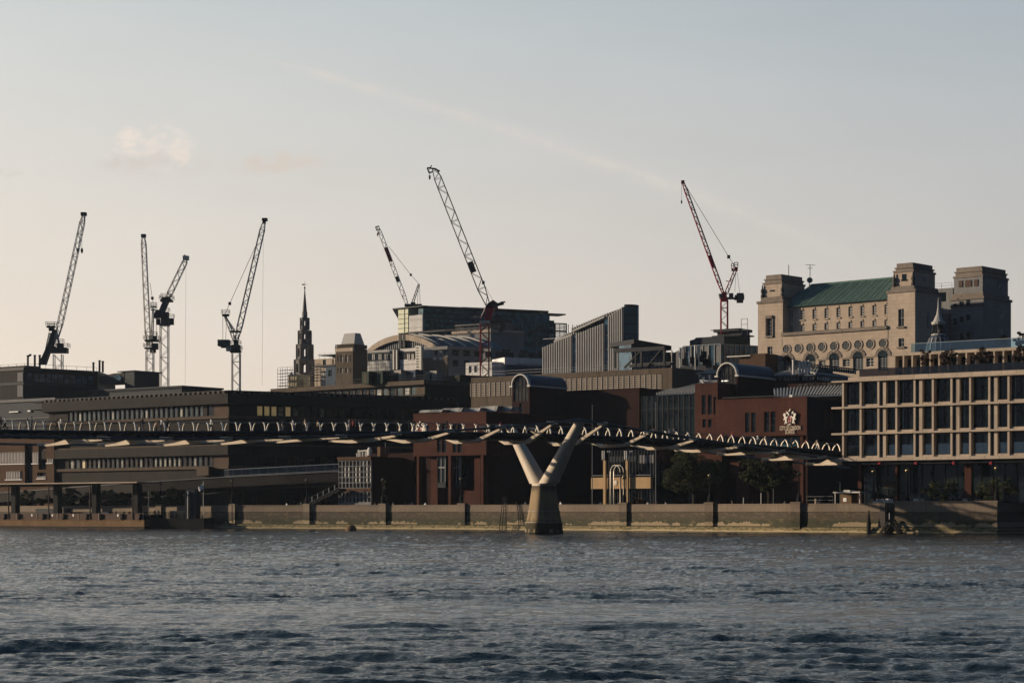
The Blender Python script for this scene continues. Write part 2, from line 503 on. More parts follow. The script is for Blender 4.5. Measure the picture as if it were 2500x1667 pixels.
def skin_wall(mb, fr, s0, s1, z0, z1, ops, rev=0.25, m=0, back=True):
    """wall face at t = 0 with real openings; ops are (s0, s1, z0, z1)"""
    ops = [(max(min(a, b), s0 + .02), min(max(a, b), s1 - .02), max(min(c, d), z0 + .02), min(max(c, d), z1 - .02)) for a, b, c, d in ops]
    ops = [o for o in ops if o[1] - o[0] > .05 and o[3] - o[2] > .05]
    ss = sorted({s0, s1} | {o[0] for o in ops} | {o[1] for o in ops})
    zs = sorted({z0, z1} | {o[2] for o in ops} | {o[3] for o in ops})
    for j in range(len(zs) - 1):
        zc = (zs[j] + zs[j + 1]) / 2
        run = None
        for i in range(len(ss) - 1):
            sc = (ss[i] + ss[i + 1]) / 2
            solid = not any(o[0] < sc < o[1] and o[2] < zc < o[3] for o in ops)
            if solid and run is None: run = ss[i]
            if run is not None and (not solid or i == len(ss) - 2):
                e = ss[i + 1] if solid else ss[i]
                mb.quad(fr.P(run, 0, zs[j]), fr.P(e, 0, zs[j]), fr.P(e, 0, zs[j + 1]), fr.P(run, 0, zs[j + 1]), m)
                run = None
    for a, b, c, d in ops:
        q = [(a, c), (b, c), (b, d), (a, d)]
        for i in range(4):
            (p0, q0), (p1, q1) = q[i], q[(i + 1) % 4]
            mb.quad(fr.P(p0, 0, q0), fr.P(p0, -rev, q0), fr.P(p1, -rev, q1), fr.P(p1, 0, q1), m)
    e = rev + 0.06
    for a in (s0, s1):
        mb.quad(fr.P(a, 0, z0), fr.P(a, -e, z0), fr.P(a, -e, z1), fr.P(a, 0, z1), m)
    mb.quad(fr.P(s0, 0, z1), fr.P(s1, 0, z1), fr.P(s1, -e, z1), fr.P(s0, -e, z1), m)
    return ops


def window(fr, op, par, fmat, gmat, rev=0.25, nx=1, ny=1, fw=0.07, name='window'):
    """one window in its opening: frame and panes in one mesh"""
    a, b, c, d = op
    mb = MB()
    t = -rev + 0.03
    mb.quad(fr.P(a, t, c), fr.P(b, t, c), fr.P(b, t, d), fr.P(a, t, d), 1)
    for i in range(nx + 1):
        x = a + (b - a) * i / nx
        h = fw / 2 if 0 < i < nx else fw
        x0 = max(a, x - h); x1 = min(b, x + h)
        mb.box(fr, x0, x1, t + .003, t + .07, c, d)
    for j in range(ny + 1):
        z = c + (d - c) * j / ny
        h = fw / 2 if 0 < j < ny else fw
        mb.box(fr, a + .004, b - .004, t + .003, t + .067, max(c, z - h), min(d, z + h))
    return mb.build(name, [fmat, gmat], par)


def px_op(fr, x0, y0, x1, y1, t=0.0):
    """opening from photo pixels: columns x0..x1, rows y0 (top) .. y1 (bottom) read at the opening's centre"""
    xm = (x0 + x1) / 2
    return (fr.s(x0, t), fr.s(x1, t), fr.z(xm, y1, t), fr.z(xm, y0, t))


def block(fr, s0, s1, dep, z0, z1, par, m, name='wall', front=None, rev=0.25, fm=None):
    """plain body with an openings skin on its front"""
    mb = MB()
    e = rev + 0.05 if front is not None else 0.0
    mb.box(fr, s0, s1, -dep, -e, z0, z1)
    if front is not None:
        ops = skin_wall(mb, fr, s0, s1, z0, z1, front, rev)
    return mb.build(name, m, par)


def lattice(mb, p0, p1, w0, w1, rc, rd, bay=None, m=0, tri=False, dep=None):
    """lattice boom between two points; side width w0..w1 across the picture, same in depth"""
    p0 = Vector(p0); p1 = Vector(p1)
    ax = (p1 - p0); L = ax.length; ax.normalize()
    sd_ = Vector((0, 1, 0)).cross(ax)
    if sd_.length < .05: sd_ = Vector((1, 0, 0))
    sd_.normalize()
    dp = ax.cross(sd_).normalized()
    n = max(2, int(round(L / (1.12 * (bay or (w0 + w1) / 2)))))
    C = []
    for i in range(n + 1):
        f = i / n
        w = (w0 + (w1 - w0) * f) / 2
        d_ = w if dep is None else dep / 2
        c = p0 + ax * L * f
        if tri: C.append([c - sd_ * w - dp * d_, c - sd_ * w + dp * d_, c + sd_ * w])
        else: C.append([c - sd_ * w - dp * d_, c + sd_ * w - dp * d_, c + sd_ * w + dp * d_, c - sd_ * w + dp * d_])
    k = len(C[0])
    for q in range(k):
        mb.tube([C[i][q] for i in range(n + 1)], rc, 5, m)
    for i in range(n + 1):
        for q in range(k):
            if q % 2 or i % 4 == 0: mb.tube([C[i][q], C[i][(q + 1) % k]], rd, 4, m, cap=False)
    for i in range(n):
        for a, b in (((0, 1), (3, 2)) if i % 2 == 0 else ((1, 0), (2, 3))): mb.tube([C[i][a], C[i + 1][b]], rd, 4, m, cap=False)


def rail(mb, pts, h, r=0.04, step=2.0, bars=2, m=0):
    """handrail with posts along a world polyline of base points"""
    pts = [Vector(p) for p in pts]
    for a, b in zip(pts, pts[1:]):
        for j in range(1, bars + 1):
            zz = Vector((0, 0, h * j / bars))
            mb.tube([a + zz, b + zz], r, 4, m)
        n = max(1, int((b - a).length / step))
        for i in range(n + 1):
            p = a + (b - a) * i / n
            mb.tube([p, p + Vector((0, 0, h))], r, 4, m)


def text_mesh(s, size, fr, sc, zc, t, dep, name, m, par, wid=None):
    cu = bpy.data.curves.new('lettering', 'FONT')
    cu.body = s; cu.size = size; cu.extrude = dep / 2; cu.align_x = 'CENTER'; cu.align_y = 'CENTER'
    to = bpy.data.objects.new('lettering', cu)
    COL.objects.link(to)
    dg = bpy.context.evaluated_depsgraph_get()
    me = bpy.data.meshes.new_from_object(to.evaluated_get(dg))
    bpy.data.objects.remove(to)
    mb = MB()
    xs = [v.co.x for v in me.vertices]
    k = 1.0 if wid is None else wid / (max(xs) - min(xs))
    off = sum(v.co.y for v in me.vertices) * 0
    mb.add([fr.P(sc + v.co.x * k, t + v.co.z, zc + v.co.y) for v in me.vertices], [tuple(p.vertices) for p in me.polygons])
    bpy.data.meshes.remove(me)
    return mb.build(name, m, par)


# ------------------------------------------------------------------ water
D = Vector((0.8, -0.6))


def wall_y(x):
    q = (x + 5) / 48.5
    return 347.0 - 0.8 * x + 8.0 * max(0.0, 1 - q * q)


def make_water():
    cols = 560
    ys = [26.0]
    while ys[-1] < 470: ys.append(ys[-1] + 0.10 * (max(ys[-1], 34) / 40.0) ** 1.32)
    ys = np.array(ys)
    a = np.linspace(-0.36, 0.36, cols)
    X = ys[:, None] * a[None, :]
    Y = np.repeat(ys[:, None], cols, 1)
    Y = Y + rng.uniform(-.5, .5, Y.shape) * np.gradient(ys)[:, None] * .7
    Z = np.zeros_like(X); 
    # slick and ruffled patches
    pm = np.zeros_like(X)
    for i in range(26):
        th = rng.normal(0.15, 0.75); lam = 9 * (7.0 ** rng.random())
        pm += np.cos((X * math.sin(th) * .55 + Y * math.cos(th)) * 2 * math.pi / lam + rng.random() * 6.28) * (lam / 50) ** .35
    pm = pm / pm.std()
    chop = np.clip(1.0 + 0.26 * pm, 0.5, 1.7)
    dxw = np.zeros_like(X)
    for i in range(96):
        lam = 0.25 * (32.0 ** (i / 95.0)); k = 2 * math.pi / lam
        th = rng.normal(0.16, 0.36 if lam > .8 else .6)
        kx, ky = k * math.sin(th), -k * math.cos(th)
        A = 0.032 / k * (1.0 if lam < 1.5 else (1.5 / lam) ** 1.0)
        ph = kx * X + ky * Y + rng.random() * 6.283
        A = A * rng.uniform(.6, 1.4)
        w = (chop if lam < 5 else 1.0)
        Z += A * w * (np.cos(ph) + 0.25 * np.cos(2 * ph))
    n = len(ys)
    co = np.stack([X, Y, Z], -1).reshape(-1, 3)
    idx = np.arange(n * cols).reshape(n, cols)
    q = np.stack([idx[:-1, :-1], idx[:-1, 1:], idx[1:, 1:], idx[1:, :-1]], -1).reshape(-1, 4)
    # far flat skirt, lower than any trough
    sk = np.array([(-880, -290, -.6), (880, -290, -.6), (880, 600, -.6), (-880, 600, -.6)], float)
    b = len(co)
    co = np.vstack([co, sk])
    q = np.vstack([q, [[b, b + 1, b + 2, b + 3]]])
    me = bpy.data.meshes.new('river_water')
    me.vertices.add(len(co)); me.vertices.foreach_set('co', co.ravel())
    me.loops.add(q.size); me.loops.foreach_set('vertex_index', q.ravel().astype(np.int32))
    me.polygons.add(len(q)); me.polygons.foreach_set('loop_start', np.arange(0, q.size, 4, dtype=np.int32))
    me.polygons.foreach_set('loop_total', np.full(len(q), 4, np.int32))
    me.polygons.foreach_set('use_smooth', np.ones(len(q), bool))
    at_ = me.attributes.new('chop', 'FLOAT', 'POINT')
    at_.data.foreach_set('value', np.concatenate([chop.ravel(), np.ones(4)]).astype(np.float32))
    me.update(); me.validate()
    m = bpy.data.materials.new('river_water')
    m.use_nodes = True
    nt = m.node_tree; b_ = nt.nodes['Principled BSDF']; g = G(nt)
    pos = g.node('ShaderNodeNewGeometry').outputs['Position']
    at2 = g.node('ShaderNodeAttribute'); at2.attribute_name = 'chop'
    c = g.mix(g.noise(pos, 0.05, 3.0), (0.010, 0.017, 0.022), (0.018, 0.025, 0.029))
    nt.links.new(c, b_.inputs['Base Color'])
    b_.inputs['Roughness'].default_value = 0.10
    b_.inputs['IOR'].default_value = 1.333
    x, y, z = g.sep(pos)
    v2 = g.comb(g.m('MULTIPLY', x, 0.75), y, z)
    bp = g.node('ShaderNodeBump')
    bp.inputs['Distance'].default_value = 0.14
    nt.links.new(g.m('MULTIPLY', at2.outputs['Fac'], 0.72), bp.inputs['Strength'])
    nt.links.new(g.m('ADD', g.noise(v2, 2.2, 5.0, 0.68), g.m('MULTIPLY', g.noise(v2, 0.55, 2.0, 0.5), 1.6)), bp.inputs['Height'])
    nt.links.new(bp.outputs[0], b_.inputs['Normal'])
    me.materials.append(m)
    o = bpy.data.objects.new('river_water', me)
    COL.objects.link(o)
    tag(o, 'wide grey blue river with choppy ripples and smooth pale slicks', 'river', kind='structure')


make_water()

# ------------------------------------------------------------------ river wall and ground


def wall_material():
    m = bpy.data.materials.new('river_wall_stone')
    m.use_nodes = True
    nt = m.node_tree; b = nt.nodes['Principled BSDF']; g = G(nt)
    pos = g.node('ShaderNodeNewGeometry').outputs['Position']
    x, y, z = g.sep(pos)
    along = g.m('SUBTRACT', g.m('MULTIPLY', x, 0.8), g.m('MULTIPLY', y, 0.6))
    p2 = g.comb(along, g.m('MULTIPLY', z, 2.0), 0.0)
    n1 = g.noise(p2, 0.35, 5.0, 0.6); n2 = g.noise(p2, 1.6, 4.0, 0.6)
    zz = g.m('ADD', z, g.m('MULTIPLY', g.m('SUBTRACT', n1, 0.5), 0.9))
    cop = g.mix(n1, (0.145, 0.105, 0.072), (0.225, 0.165, 0.112))
    stv = g.noise(g.comb(g.m('MULTIPLY', along, 3.0), g.m('MULTIPLY', z, 0.25), 0.0), 1.0, 3.0)
    cop = g.mix(g.ramp(stv, 0.45, 0.75, 0, 0.6), cop, (0.075, 0.055, 0.038))
    cop = g.mix(g.ramp(g.noise(g.comb(g.m('MULTIPLY', along, 0.5), z, 5.0), 0.25, 3.0), 0.35, 0.65, 0, 0.45), cop, (0.095, 0.072, 0.052))
    mid = g.mix(n2, (0.032, 0.023, 0.014), (0.075, 0.053, 0.031))
    oc = g.ramp(g.noise(p2, 0.8, 5.0, 0.7), 0.50, 0.62)
    mid = g.mix(g.m('MULTIPLY', oc, 0.75), mid, (0.13, 0.088, 0.042))
    jo = g.m('MAXIMUM', g.m('LESS_THAN', g.m('FRACT', g.m('DIVIDE', z, 0.55)), 0.09), g.m('LESS_THAN', g.m('FRACT', g.m('ADD', g.m('DIVIDE', along, 1.3), g.m('MULTIPLY', g.m('FLOOR', g.m('DIVIDE', z, 0.55)), 0.37))), 0.05))
    mid = g.mix(g.m('MULTIPLY', jo, 0.4), mid, (0.03, 0.025, 0.018))
    alg = g.mix(n2, (0.012, 0.013, 0.004), (0.045, 0.040, 0.011))
    alg = g.mix(g.ramp(g.noise(p2, 0.55, 5.0, 0.7), 0.52, 0.66, 0, 0.8), alg, (0.115, 0.085, 0.03))
    c = g.mix(g.ramp(zz, 2.45, 1.65, 0, 1), mid, alg)
    # bare pale stone showing where the weed has come away
    pn = g.noise(g.comb(g.m('MULTIPLY', along, 0.55), 0.0, 3.0), 0.45, 3.0, 0.6)
    pe = g.noise(g.comb(g.m('MULTIPLY', along, 2.2), 0.0, 9.0), 1.0, 2.0, 0.6)
    top = g.m('ADD', 1.0, g.m('MULTIPLY', g.ramp(pn, 0.40, 0.62), g.m('MULTIPLY_ADD', pe, 1.25, 0.05)))
    bare = g.m('MULTIPLY', g.m('LESS_THAN', z, top), g.m('GREATER_THAN', z, 1.0))
    bare = g.m('MULTIPLY', bare, g.ramp(pn, 0.46, 0.50))
    c = g.mix(g.m('MULTIPLY', bare, 0.9), c, g.mix(n2, (0.20, 0.15, 0.085), (0.36, 0.27, 0.16)))
    low = g.mix(g.ramp(n2, 0.35, 0.65), (0.06, 0.052, 0.015), (0.23, 0.17, 0.075))
    c = g.mix(g.m('LESS_THAN', z, 0.86), c, low)
    c = g.mix(g.ramp(zz, 0.42, 0.28, 0, 0.75), c, (0.40, 0.31, 0.17))
    c = g.mix(g.ramp(z, 0.16, 0.05), c, (0.02, 0.018, 0.010))
    c = g.mix(g.m('GREATER_THAN', z, 3.22), c, cop)
    nt.links.new(c, b.inputs['Base Color'])
    b.inputs['Roughness'].default_value = 0.85
    bp = g.node('ShaderNodeBump'); bp.inputs['Strength'].default_value = 0.5; bp.inputs['Distance'].default_value = 0.08
    nt.links.new(n2, bp.inputs['Height']); nt.links.new(bp.outputs[0], b.inputs['Normal'])
    M['river_wall_stone'] = m


wall_material()
GZ = 3.25       # embankment level


def embankment():
    xs = list(np.arange(-150, 50.1, 4.0)) 
    P = [Vector((x, wall_y(x))) for x in xs]
    # last stretch runs straight to the dock corner
    f2 = Fr(2163, 302.8)
    c0 = f2.o.copy()
    P = [p for p in P if p.x < c0.x - 1] + [c0]
    mb = MB()
    prof = [(0.75, -3.0), (0.70, 0.0), (0.42, 0.80), (0.0, 0.86), (0.0, 3.20), (0.10, 3.22), (0.10, 3.30), (0.03, 3.32), (0.03, 4.30), (0.10, 4.31), (0.10, 4.46), (-0.45, 4.46), (-0.45, GZ - 1)]
    ring = []
    for i, p in enumerate(P):
        t = (P[min(i + 1, len(P) - 1)] - P[max(i - 1, 0)]).normalized()
        n = Vector((t.y, -t.x))
        ring.append([(p.x + n.x * a, p.y + n.y * a, z) for a, z in prof])
    k = len(prof)
    for i in range(len(ring) - 1):
        for j in range(k - 1):
            mb.quad(ring[i][j], ring[i + 1][j], ring[i + 1][j + 1], ring[i][j + 1])
    mb.add(ring[-1], [tuple(range(k))])
    th = thing('river_wall', 'long stone river wall with weed stained foot and flat coping', 'river wall', (P[0].x, P[0].y, 0))
    mb.build('wall', 'river_wall_stone', th)
    # piers of the wall
    for px in (398, 578, 760, 946, 1139, 1320, 1534, 1745, 1957):
        Y = 360.0
        for _ in range(12): Y = wall_y((px - CX) * Y / F)
        fr = Fr(px, Y)
        b = MB()
        b.box(fr, -1.55, 0.0, -0.2, 0.55, 1.7, 4.5)
        b.box(fr, -1.65, 0.08, -0.3, 0.65, 4.5, 4.72)
        b.box(fr, -1.5, -0.05, -0.2, 0.48, 0.6, 1.7)
        b.build('wall_pier', 'river_wall_stone', th)
    # mooring chains looped along the weed line
    mb = MB()
    for px in range(590, 1960, 150):
        Y = 360.0
        for _ in range(12): Y = wall_y((px - CX) * Y / F)
        fr = Fr(px, Y)
        mb.tube([fr.P(q * 1.0, 0.12, 0.95 - 0.5 * math.sin(math.pi * q / 9)) for q in range(0, 10)], 0.035, 4)
    mb.build('chain', 'black_iron', th)
    # stretch by the hotel, a little higher, and its return into the dock
    e1 = f2.s(2187); e2 = f2.s(2437)
    th2 = thing('dock_wall', 'taller mossy stone wall beneath the pale office block, turning a dark corner', 'river wall', f2.P(e1, 0, 0))
    b = MB()
    b.box(f2, e1, e2, -1.0, 0.35, -3, 4.55)
    b.box(f2, e1 - .1, e2 + .12, -1.1, 0.47, 4.55, 4.80)
    b.box(f2, e1, e2 + .1, 0.3, 0.85, -3, 0.28)
    sdw = f2.side(e2, 0.35)
    b.box(sdw, 0.4, 45, -1.0, -0.002, -3, 4.5)
    b.build('wall', 'river_wall_stone', th2)
    rec = MB()
    rec.box(f2, f2.s(2163), e1, -2.2, -1.1, -3, 4.5)
    rec.box(f2, f2.s(2150), f2.s(2163), -1.0, 0.30, -3, 4.55)
    rec.build('gateway', 'dark_stone', th2)
    # ground
    g = MB()
    L = [(p.x, p.y + 0.3) for p in P] + [tuple(f2.P(e2 - .2, -.4, 0))[:2], tuple(sdw.P(45, -.4, 0))[:2], (880, 330), (880, 1500), (-880, 1500), (-880, 700)]
    g.add([(a, b_, GZ) for a, b_ in L], [tuple(range(len(L)))])
    o = g.build('ground', 'paving')
    tag(o, 'paved riverside ground running back from the wall', 'ground', kind='structure')
    # steps of dark timber against the gateway
    st = thing('landing_steps', 'dark weedy timber steps standing in the water at the wall gateway', 'steps', f2.P(f2.s(2172), 1.2, 0))
    s0 = f2.s(2142, 1.6); s1 = f2.s(2175, 1.6); s2 = f2.s(2203, 1.6)
    a = MB()
    for t in (0.9, 2.2):
        a.hexa([f2.P(s0, t, -.8), f2.P(s0, t + .18, -.8), f2.P(s0 + .45, t + .18, -.8), f2.P(s0 + .45, t, -.8)], [f2.P(s1, t, 2.1), f2.P(s1, t + .18, 2.1), f2.P(s1 + .4, t + .18, 2.1), f2.P(s1 + .4, t, 2.1)])
        a.hexa([f2.P(s2, t, -.8), f2.P(s2, t + .18, -.8), f2.P(s2 + .45, t + .18, -.8), f2.P(s2 + .45, t, -.8)], [f2.P(s1, t, 2.1), f2.P(s1, t + .18, 2.1), f2.P(s1 + .4, t + .18, 2.1), f2.P(s1 + .4, t, 2.1)])
    a.build('side_frame', 'wet_timber', st)
    for i in range(8):
        f = (i + .5) / 8
        b = MB()
        b.box(f2, s0 + (s1 - s0) * f, s0 + (s1 - s0) * f + .35, 1.0, 2.3, -.4 + 2.5 * f, -.3 + 2.5 * f)
        b.build('tread', 'wet_timber', st)
    pl = MB()
    sp = f2.s(2124, .5)
    pl.lathe(f2.P(sp, .9, 0), [(.33, -2), (.33, 1.4), (.25, 2.2), (.12, 2.9), (.10, 3.4)], 8)
    o = pl.build('mooring_post', 'wet_timber', loc=f2.P(sp, .9, 0))
    tag(o, 'black weedy timber post standing against the wall beside the landing steps', 'post')


embankment()

# ------------------------------------------------------------------ footbridge
BU = Vector((0.88, 0.475)).normalized()
BN = Vector((BU.y, -BU.x))              # towards the viewer
BC = Vector((4.65, 298.0))


def b_s(px, v=0.0):
    k = (px - CX) / F
    o = BC + BN * v
    return (k * o.y - o.x) / (BU.x - k * BU.y)


def bp_(s, v, z):
    q = BC + BU * s + BN * v
    return Vector((q.x, q.y, z))


_ks, _kz = [], []
for _px, _py in ((0, 1051), (260, 1052), (520, 1053), (760, 1054.5), (1000, 1056.5), (1187, 1056.5), (1300, 1057.5), (1450, 1064), (1560, 1070), (1700, 1078), (1850, 1089), (1950, 1096), (2050, 1104)):
    _s = b_s(_px)
    _ks.append(_s); _kz.append(EH + (HY - _py) * (BC.y + BU.y * _s) / F)
_kc = np.polyfit(_ks, _kz, 4)


def dz(s): return float(np.polyval(_kc, max(-90, min(58, s))))


def cz(s):
    if s <= 0:
        return 12.1 + (15.95 - 12.1) * ((max(s, -88) + 72) / 72.0) ** 2
    return 15.95 - 0.118 * s + 0.00035 * s * s


def cl(s): return 10.4 + min(3.2, max(0, -s - 12) * 0.055) - .075 * max(0, s - 4)


S0, S1 = -86.0, 60.0
bridge = thing('footbridge', 'slender steel suspension footbridge on a forked river pier', 'bridge', (BC.x, BC.y, 0))


def build_bridge():
    ss = list(np.arange(S0, S1 + .1, 2.0))
    def sweep(mb, prof, m=0):
        k = len(prof)
        vs = []
        for s in ss: vs += [bp_(s, v, dz(s) + z) for v, z in prof]
        fs = []
        for i in range(len(ss) - 1):
            for j in range(k):
                fs.append((i * k + j, i * k + (j + 1) % k, (i + 1) * k + (j + 1) % k, (i + 1) * k + j))
        fs.append(tuple(range(k))); fs.append(tuple(range(len(vs) - 1, len(vs) - k - 1, -1)))
        mb.add(vs, fs, m)
    mb = MB()
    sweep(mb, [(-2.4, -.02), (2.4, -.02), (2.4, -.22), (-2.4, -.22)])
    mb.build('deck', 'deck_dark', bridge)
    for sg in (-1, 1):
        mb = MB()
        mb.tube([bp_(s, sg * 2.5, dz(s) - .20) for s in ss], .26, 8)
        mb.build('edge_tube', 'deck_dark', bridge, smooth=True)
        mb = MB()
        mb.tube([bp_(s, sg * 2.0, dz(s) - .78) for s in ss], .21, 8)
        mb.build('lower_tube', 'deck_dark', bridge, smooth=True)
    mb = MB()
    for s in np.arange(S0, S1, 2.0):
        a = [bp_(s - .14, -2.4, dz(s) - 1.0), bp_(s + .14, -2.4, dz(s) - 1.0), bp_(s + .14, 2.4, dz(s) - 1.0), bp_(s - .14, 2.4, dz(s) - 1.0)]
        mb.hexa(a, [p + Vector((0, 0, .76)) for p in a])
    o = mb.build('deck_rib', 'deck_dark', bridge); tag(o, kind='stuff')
    # curved railing posts, both sides
    off = b_s(32.8, 2.32)
    st = []
    k0 = int((S0 - off) / 2.0) + 1
    for k in range(k0, k0 + 74):
        s = off + 2.0 * k
        if s < S1 - 1: st.append(s)
    posts = [(s, sg) for s in st for sg in (1, -1)]
    posts.sort(key=lambda q: (bp_(q[0], q[1] * 2.3, 0)).y)
    prof = [(0.0, -.22, .10), (0.05, .25, .10), (0.20, .62, .09), (0.46, .96, .075), (0.86, 1.22, .06)]
    def post(mb, s, sg):
        z0 = dz(s)
        rings = []
        for out, h, w in prof:
            v = sg * (2.34 - out)
            a = .075
            rings.append([bp_(s - w, v - a, z0 + h), bp_(s + w, v - a, z0 + h), bp_(s + w, v + a, z0 + h), bp_(s - w, v + a, z0 + h)])
        vs = [p for r_ in rings for p in r_]
        fs = [(3, 2, 1, 0), tuple(16 + i for i in range(4))]
        for i in range(4):
            for j in range(4): fs.append((i * 4 + j, i * 4 + (j + 1) % 4, i * 4 + 4 + (j + 1) % 4, i * 4 + 4 + j))
        mb.add(vs, fs)
    for s, sg in posts[:100]:
        mb = MB(); post(mb, s, sg); mb.build('rail_post', 'steel_bright', bridge)
    mb = MB()
    for s, sg in posts[100:]: post(mb, s, sg)
    tag(mb.build('rail_posts_far', 'steel_bright', bridge), kind='stuff')
    for sg in (-1, 1):
        mb = MB()
        mb.tube([bp_(s, sg * 1.48, dz(s) + 1.24) for s in ss], .035, 5)
        mb.build('handrail', 'grey_metal', bridge)
        mb = MB()
        for out, h in ((.04, .2), (.10, .42), (.22, .64), (.38, .86), (.60, 1.05)):
            mb.tube([bp_(s, sg * (2.34 - out), dz(s) + h) for s in ss], .010, 3)
        mb.build('rail_wires', 'dark_metal', bridge)
    # suspension cables: four strands each side
    for sg in (-1, 1):
        for j in range(4):
            mb = MB()
            o_ = (j - 1.5) * .34
            mb.tube([bp_(s, sg * (cl(s) + o_), cz(s) + .12 + (0.10 if j % 2 else 0)) for s in np.arange(S0, S1 + .1, 2.0)], .10, 6)
            mb.build('cable', 'cable_steel', bridge, smooth=True)
    # cross arms every eight metres
    def arm(s):
        z, c, L = dz(s), cz(s), cl(s)
        zb = min(z - 1.62, max(c - .25, z - 2.3))
        rise = c > z - 1.0
        if rise:
            top = [(-L, c), (-3.2, z - 1.08), (3.2, z - 1.08), (L, c)]; zb = z - 1.5
            bot = [(L, c - .24), (3.4, zb), (-3.4, zb), (-L, c - .24)]
        else:
            top = [(-L, c + .10), (-1.2, z - .98), (1.2, z - .98), (L, c + .10)]
            bot = [(L, c - .16), (3.0, zb), (-3.0, zb), (-L, c - .16)]
        if not rise:
            zb = min(c - .12, z - 1.3)
            top = [(-L, c + .12), (-L * .55, c + .2), (-1.2, z - .98), (1.2, z - .98), (L * .55, c + .2), (L, c + .12)]
            bot = [(L, c - .10), (L * .55, c - .12), (1.4, zb), (-1.4, zb), (-L * .55, c - .12), (-L, c - .10)]
        def wd(v): return .52 - .26 * abs(v) / L
        n = len(top)
        up = [bp_(s - wd(v), v, zz) for v, zz in top] + [bp_(s + wd(v), v, zz) for v, zz in top]
        dn = [bp_(s - wd(v) * .55, v, zz) for v, zz in bot[::-1]] + [bp_(s + wd(v) * .55, v, zz) for v, zz in bot[::-1]]
        mb = MB()
        vs = up + dn
        fs = []
        for i in range(n - 1):
            fs += [(i, i + 1, n + i + 1, n + i), (2 * n + i + 1, 2 * n + i, 3 * n + i, 3 * n + i + 1), (i + 1, i, 2 * n + i, 2 * n + i + 1), (n + i, n + i + 1, 3 * n + i + 1, 3 * n + i)]
        fs += [(0, n, 3 * n, 2 * n), (n - 1, 3 * n - 1, 4 * n - 1, 2 * n - 1)]
        mb.add(vs, fs)
        a_ = mb.build('cross_arm', 'bridge_steel', bridge)
        for sg in (-1, 1):
            cb = MB()
            for q in range(5):
                p = bp_(s - .7 + q * .35, sg * (L - .1), c + .14)
                cb.hexa([p + Vector((x * .11, y * .6, -.12)) for x, y in ((-1, -1), (1, -1), (1, 1), (-1, 1))], [p + Vector((x * .11, y * .6, .24)) for x, y in ((-1, -1), (1, -1), (1, 1), (-1, 1))])
            cb.build('cable_clamp', 'steel_bright', a_)
    s = b_s(178)
    while s < 56:
        if abs(s) > 2.2: arm(s)
        s += 8.17
    # hangers near the pier: raking struts from cable to deck
    for a, b in ((-8.5, -1.0), (9.5, 17.5)):
        mb = MB()
        mb.tube([bp_(a, cl(a) - .4, cz(a) - .1), bp_(b, 2.3, dz(b) - .6)], .11, 6)
        mb.build('raking_strut', 'dark_metal', bridge)
    # pier
    rot = math.atan2(BN.y, BN.x)
    def stack(mb, prof, m):
        n = 28
        vs = []
        for ra, rb, z in prof:
            for k in range(n):
                t = 2 * math.pi * (k + .5) / n
                vs.append(bp_(math.copysign(abs(math.sin(t)) ** .5, math.sin(t)) * rb, math.copysign(abs(math.cos(t)) ** .5, math.cos(t)) * ra, z))
        fs = [tuple(range((len(prof) - 1) * n, len(prof) * n))]
        for i in range(len(prof) - 1):
            for k in range(n): fs.append((i * n + k, i * n + (k + 1) % n, (i + 1) * n + (k + 1) % n, (i + 1) * n + k))
        mb.add(vs, fs, m)
    mb = MB()
    stack(mb, [(2.1, 2.75, -3), (2.05, 2.60, 0), (1.95, 2.42, 1.66)], 0)
    stack(mb, [(2.03, 2.50, 1.62), (2.03, 2.50, 1.74)], 1)
    stack(mb, [(1.92, 2.36, 1.70), (1.72, 2.06, 3.32)], 0)
    stack(mb, [(1.78, 2.12, 3.28), (1.78, 2.12, 3.37)], 1)
    stack(mb, [(1.71, 2.04, 3.34), (1.42, 1.60, 6.75), (1.30, 1.46, 7.0)], 0)
    mb.build('pier', ['pier_concrete', 'pale_concrete'], bridge, smooth=True)
    mb = MB(); stack(mb, [(1.45, 1.55, 6.98), (1.45, 1.55, 7.31)], 0); mb.build('pier_collar', 'bridge_steel', bridge, smooth=True)
    for sg in (-1, 1):
        mb = MB()
        n = 22
        rings = []
        for f in np.linspace(0, 1, 12):
            z = 7.30 + (15.75 - 7.30) * f
            v = sg * (1.30 + (10.25 - 1.30) * f)
            ra = 1.58 - .80 * f ** .9; rb = 1.32 - .62 * f
            ring = []
            for k in range(n):
                a = 2 * math.pi * (k + .5) / n
                x = math.copysign(abs(math.cos(a)) ** .8, math.cos(a)); y = math.copysign(abs(math.sin(a)) ** .8, math.sin(a))
                ring.append(bp_(y * rb, v + x * ra, z))
            rings.append(ring)
        vs = [p for r_ in rings for p in r_]
        fs = []
        for i in range(len(rings) - 1):
            for k in range(n): fs.append((i * n + k, i * n + (k + 1) % n, (i + 1) * n + (k + 1) % n, (i + 1) * n + k))
        fs.append(tuple(range((len(rings) - 1) * n, len(rings) * n)))
        mb.add(vs, fs)
        mb.build('pier_arm', 'bridge_steel', bridge, smooth=True)
        sd_ = MB()
        for q in range(9):
            s = -2.0 + q * .5
            p = bp_(s, sg * 10.25, cz(s) + .10)
            sd_.hexa([p + Vector((x * .17, y * .75, -.16)) for x, y in ((-1, -1), (1, -1), (1, 1), (-1, 1))], [p + Vector((x * .17, y * .75, .30)) for x, y in ((-1, -1), (1, -1), (1, 1), (-1, 1))])
        sd_.build('cable_saddle', 'cable_steel', bridge)


build_bridge()


# ------------------------------------------------------------------ people
PMESH = {}


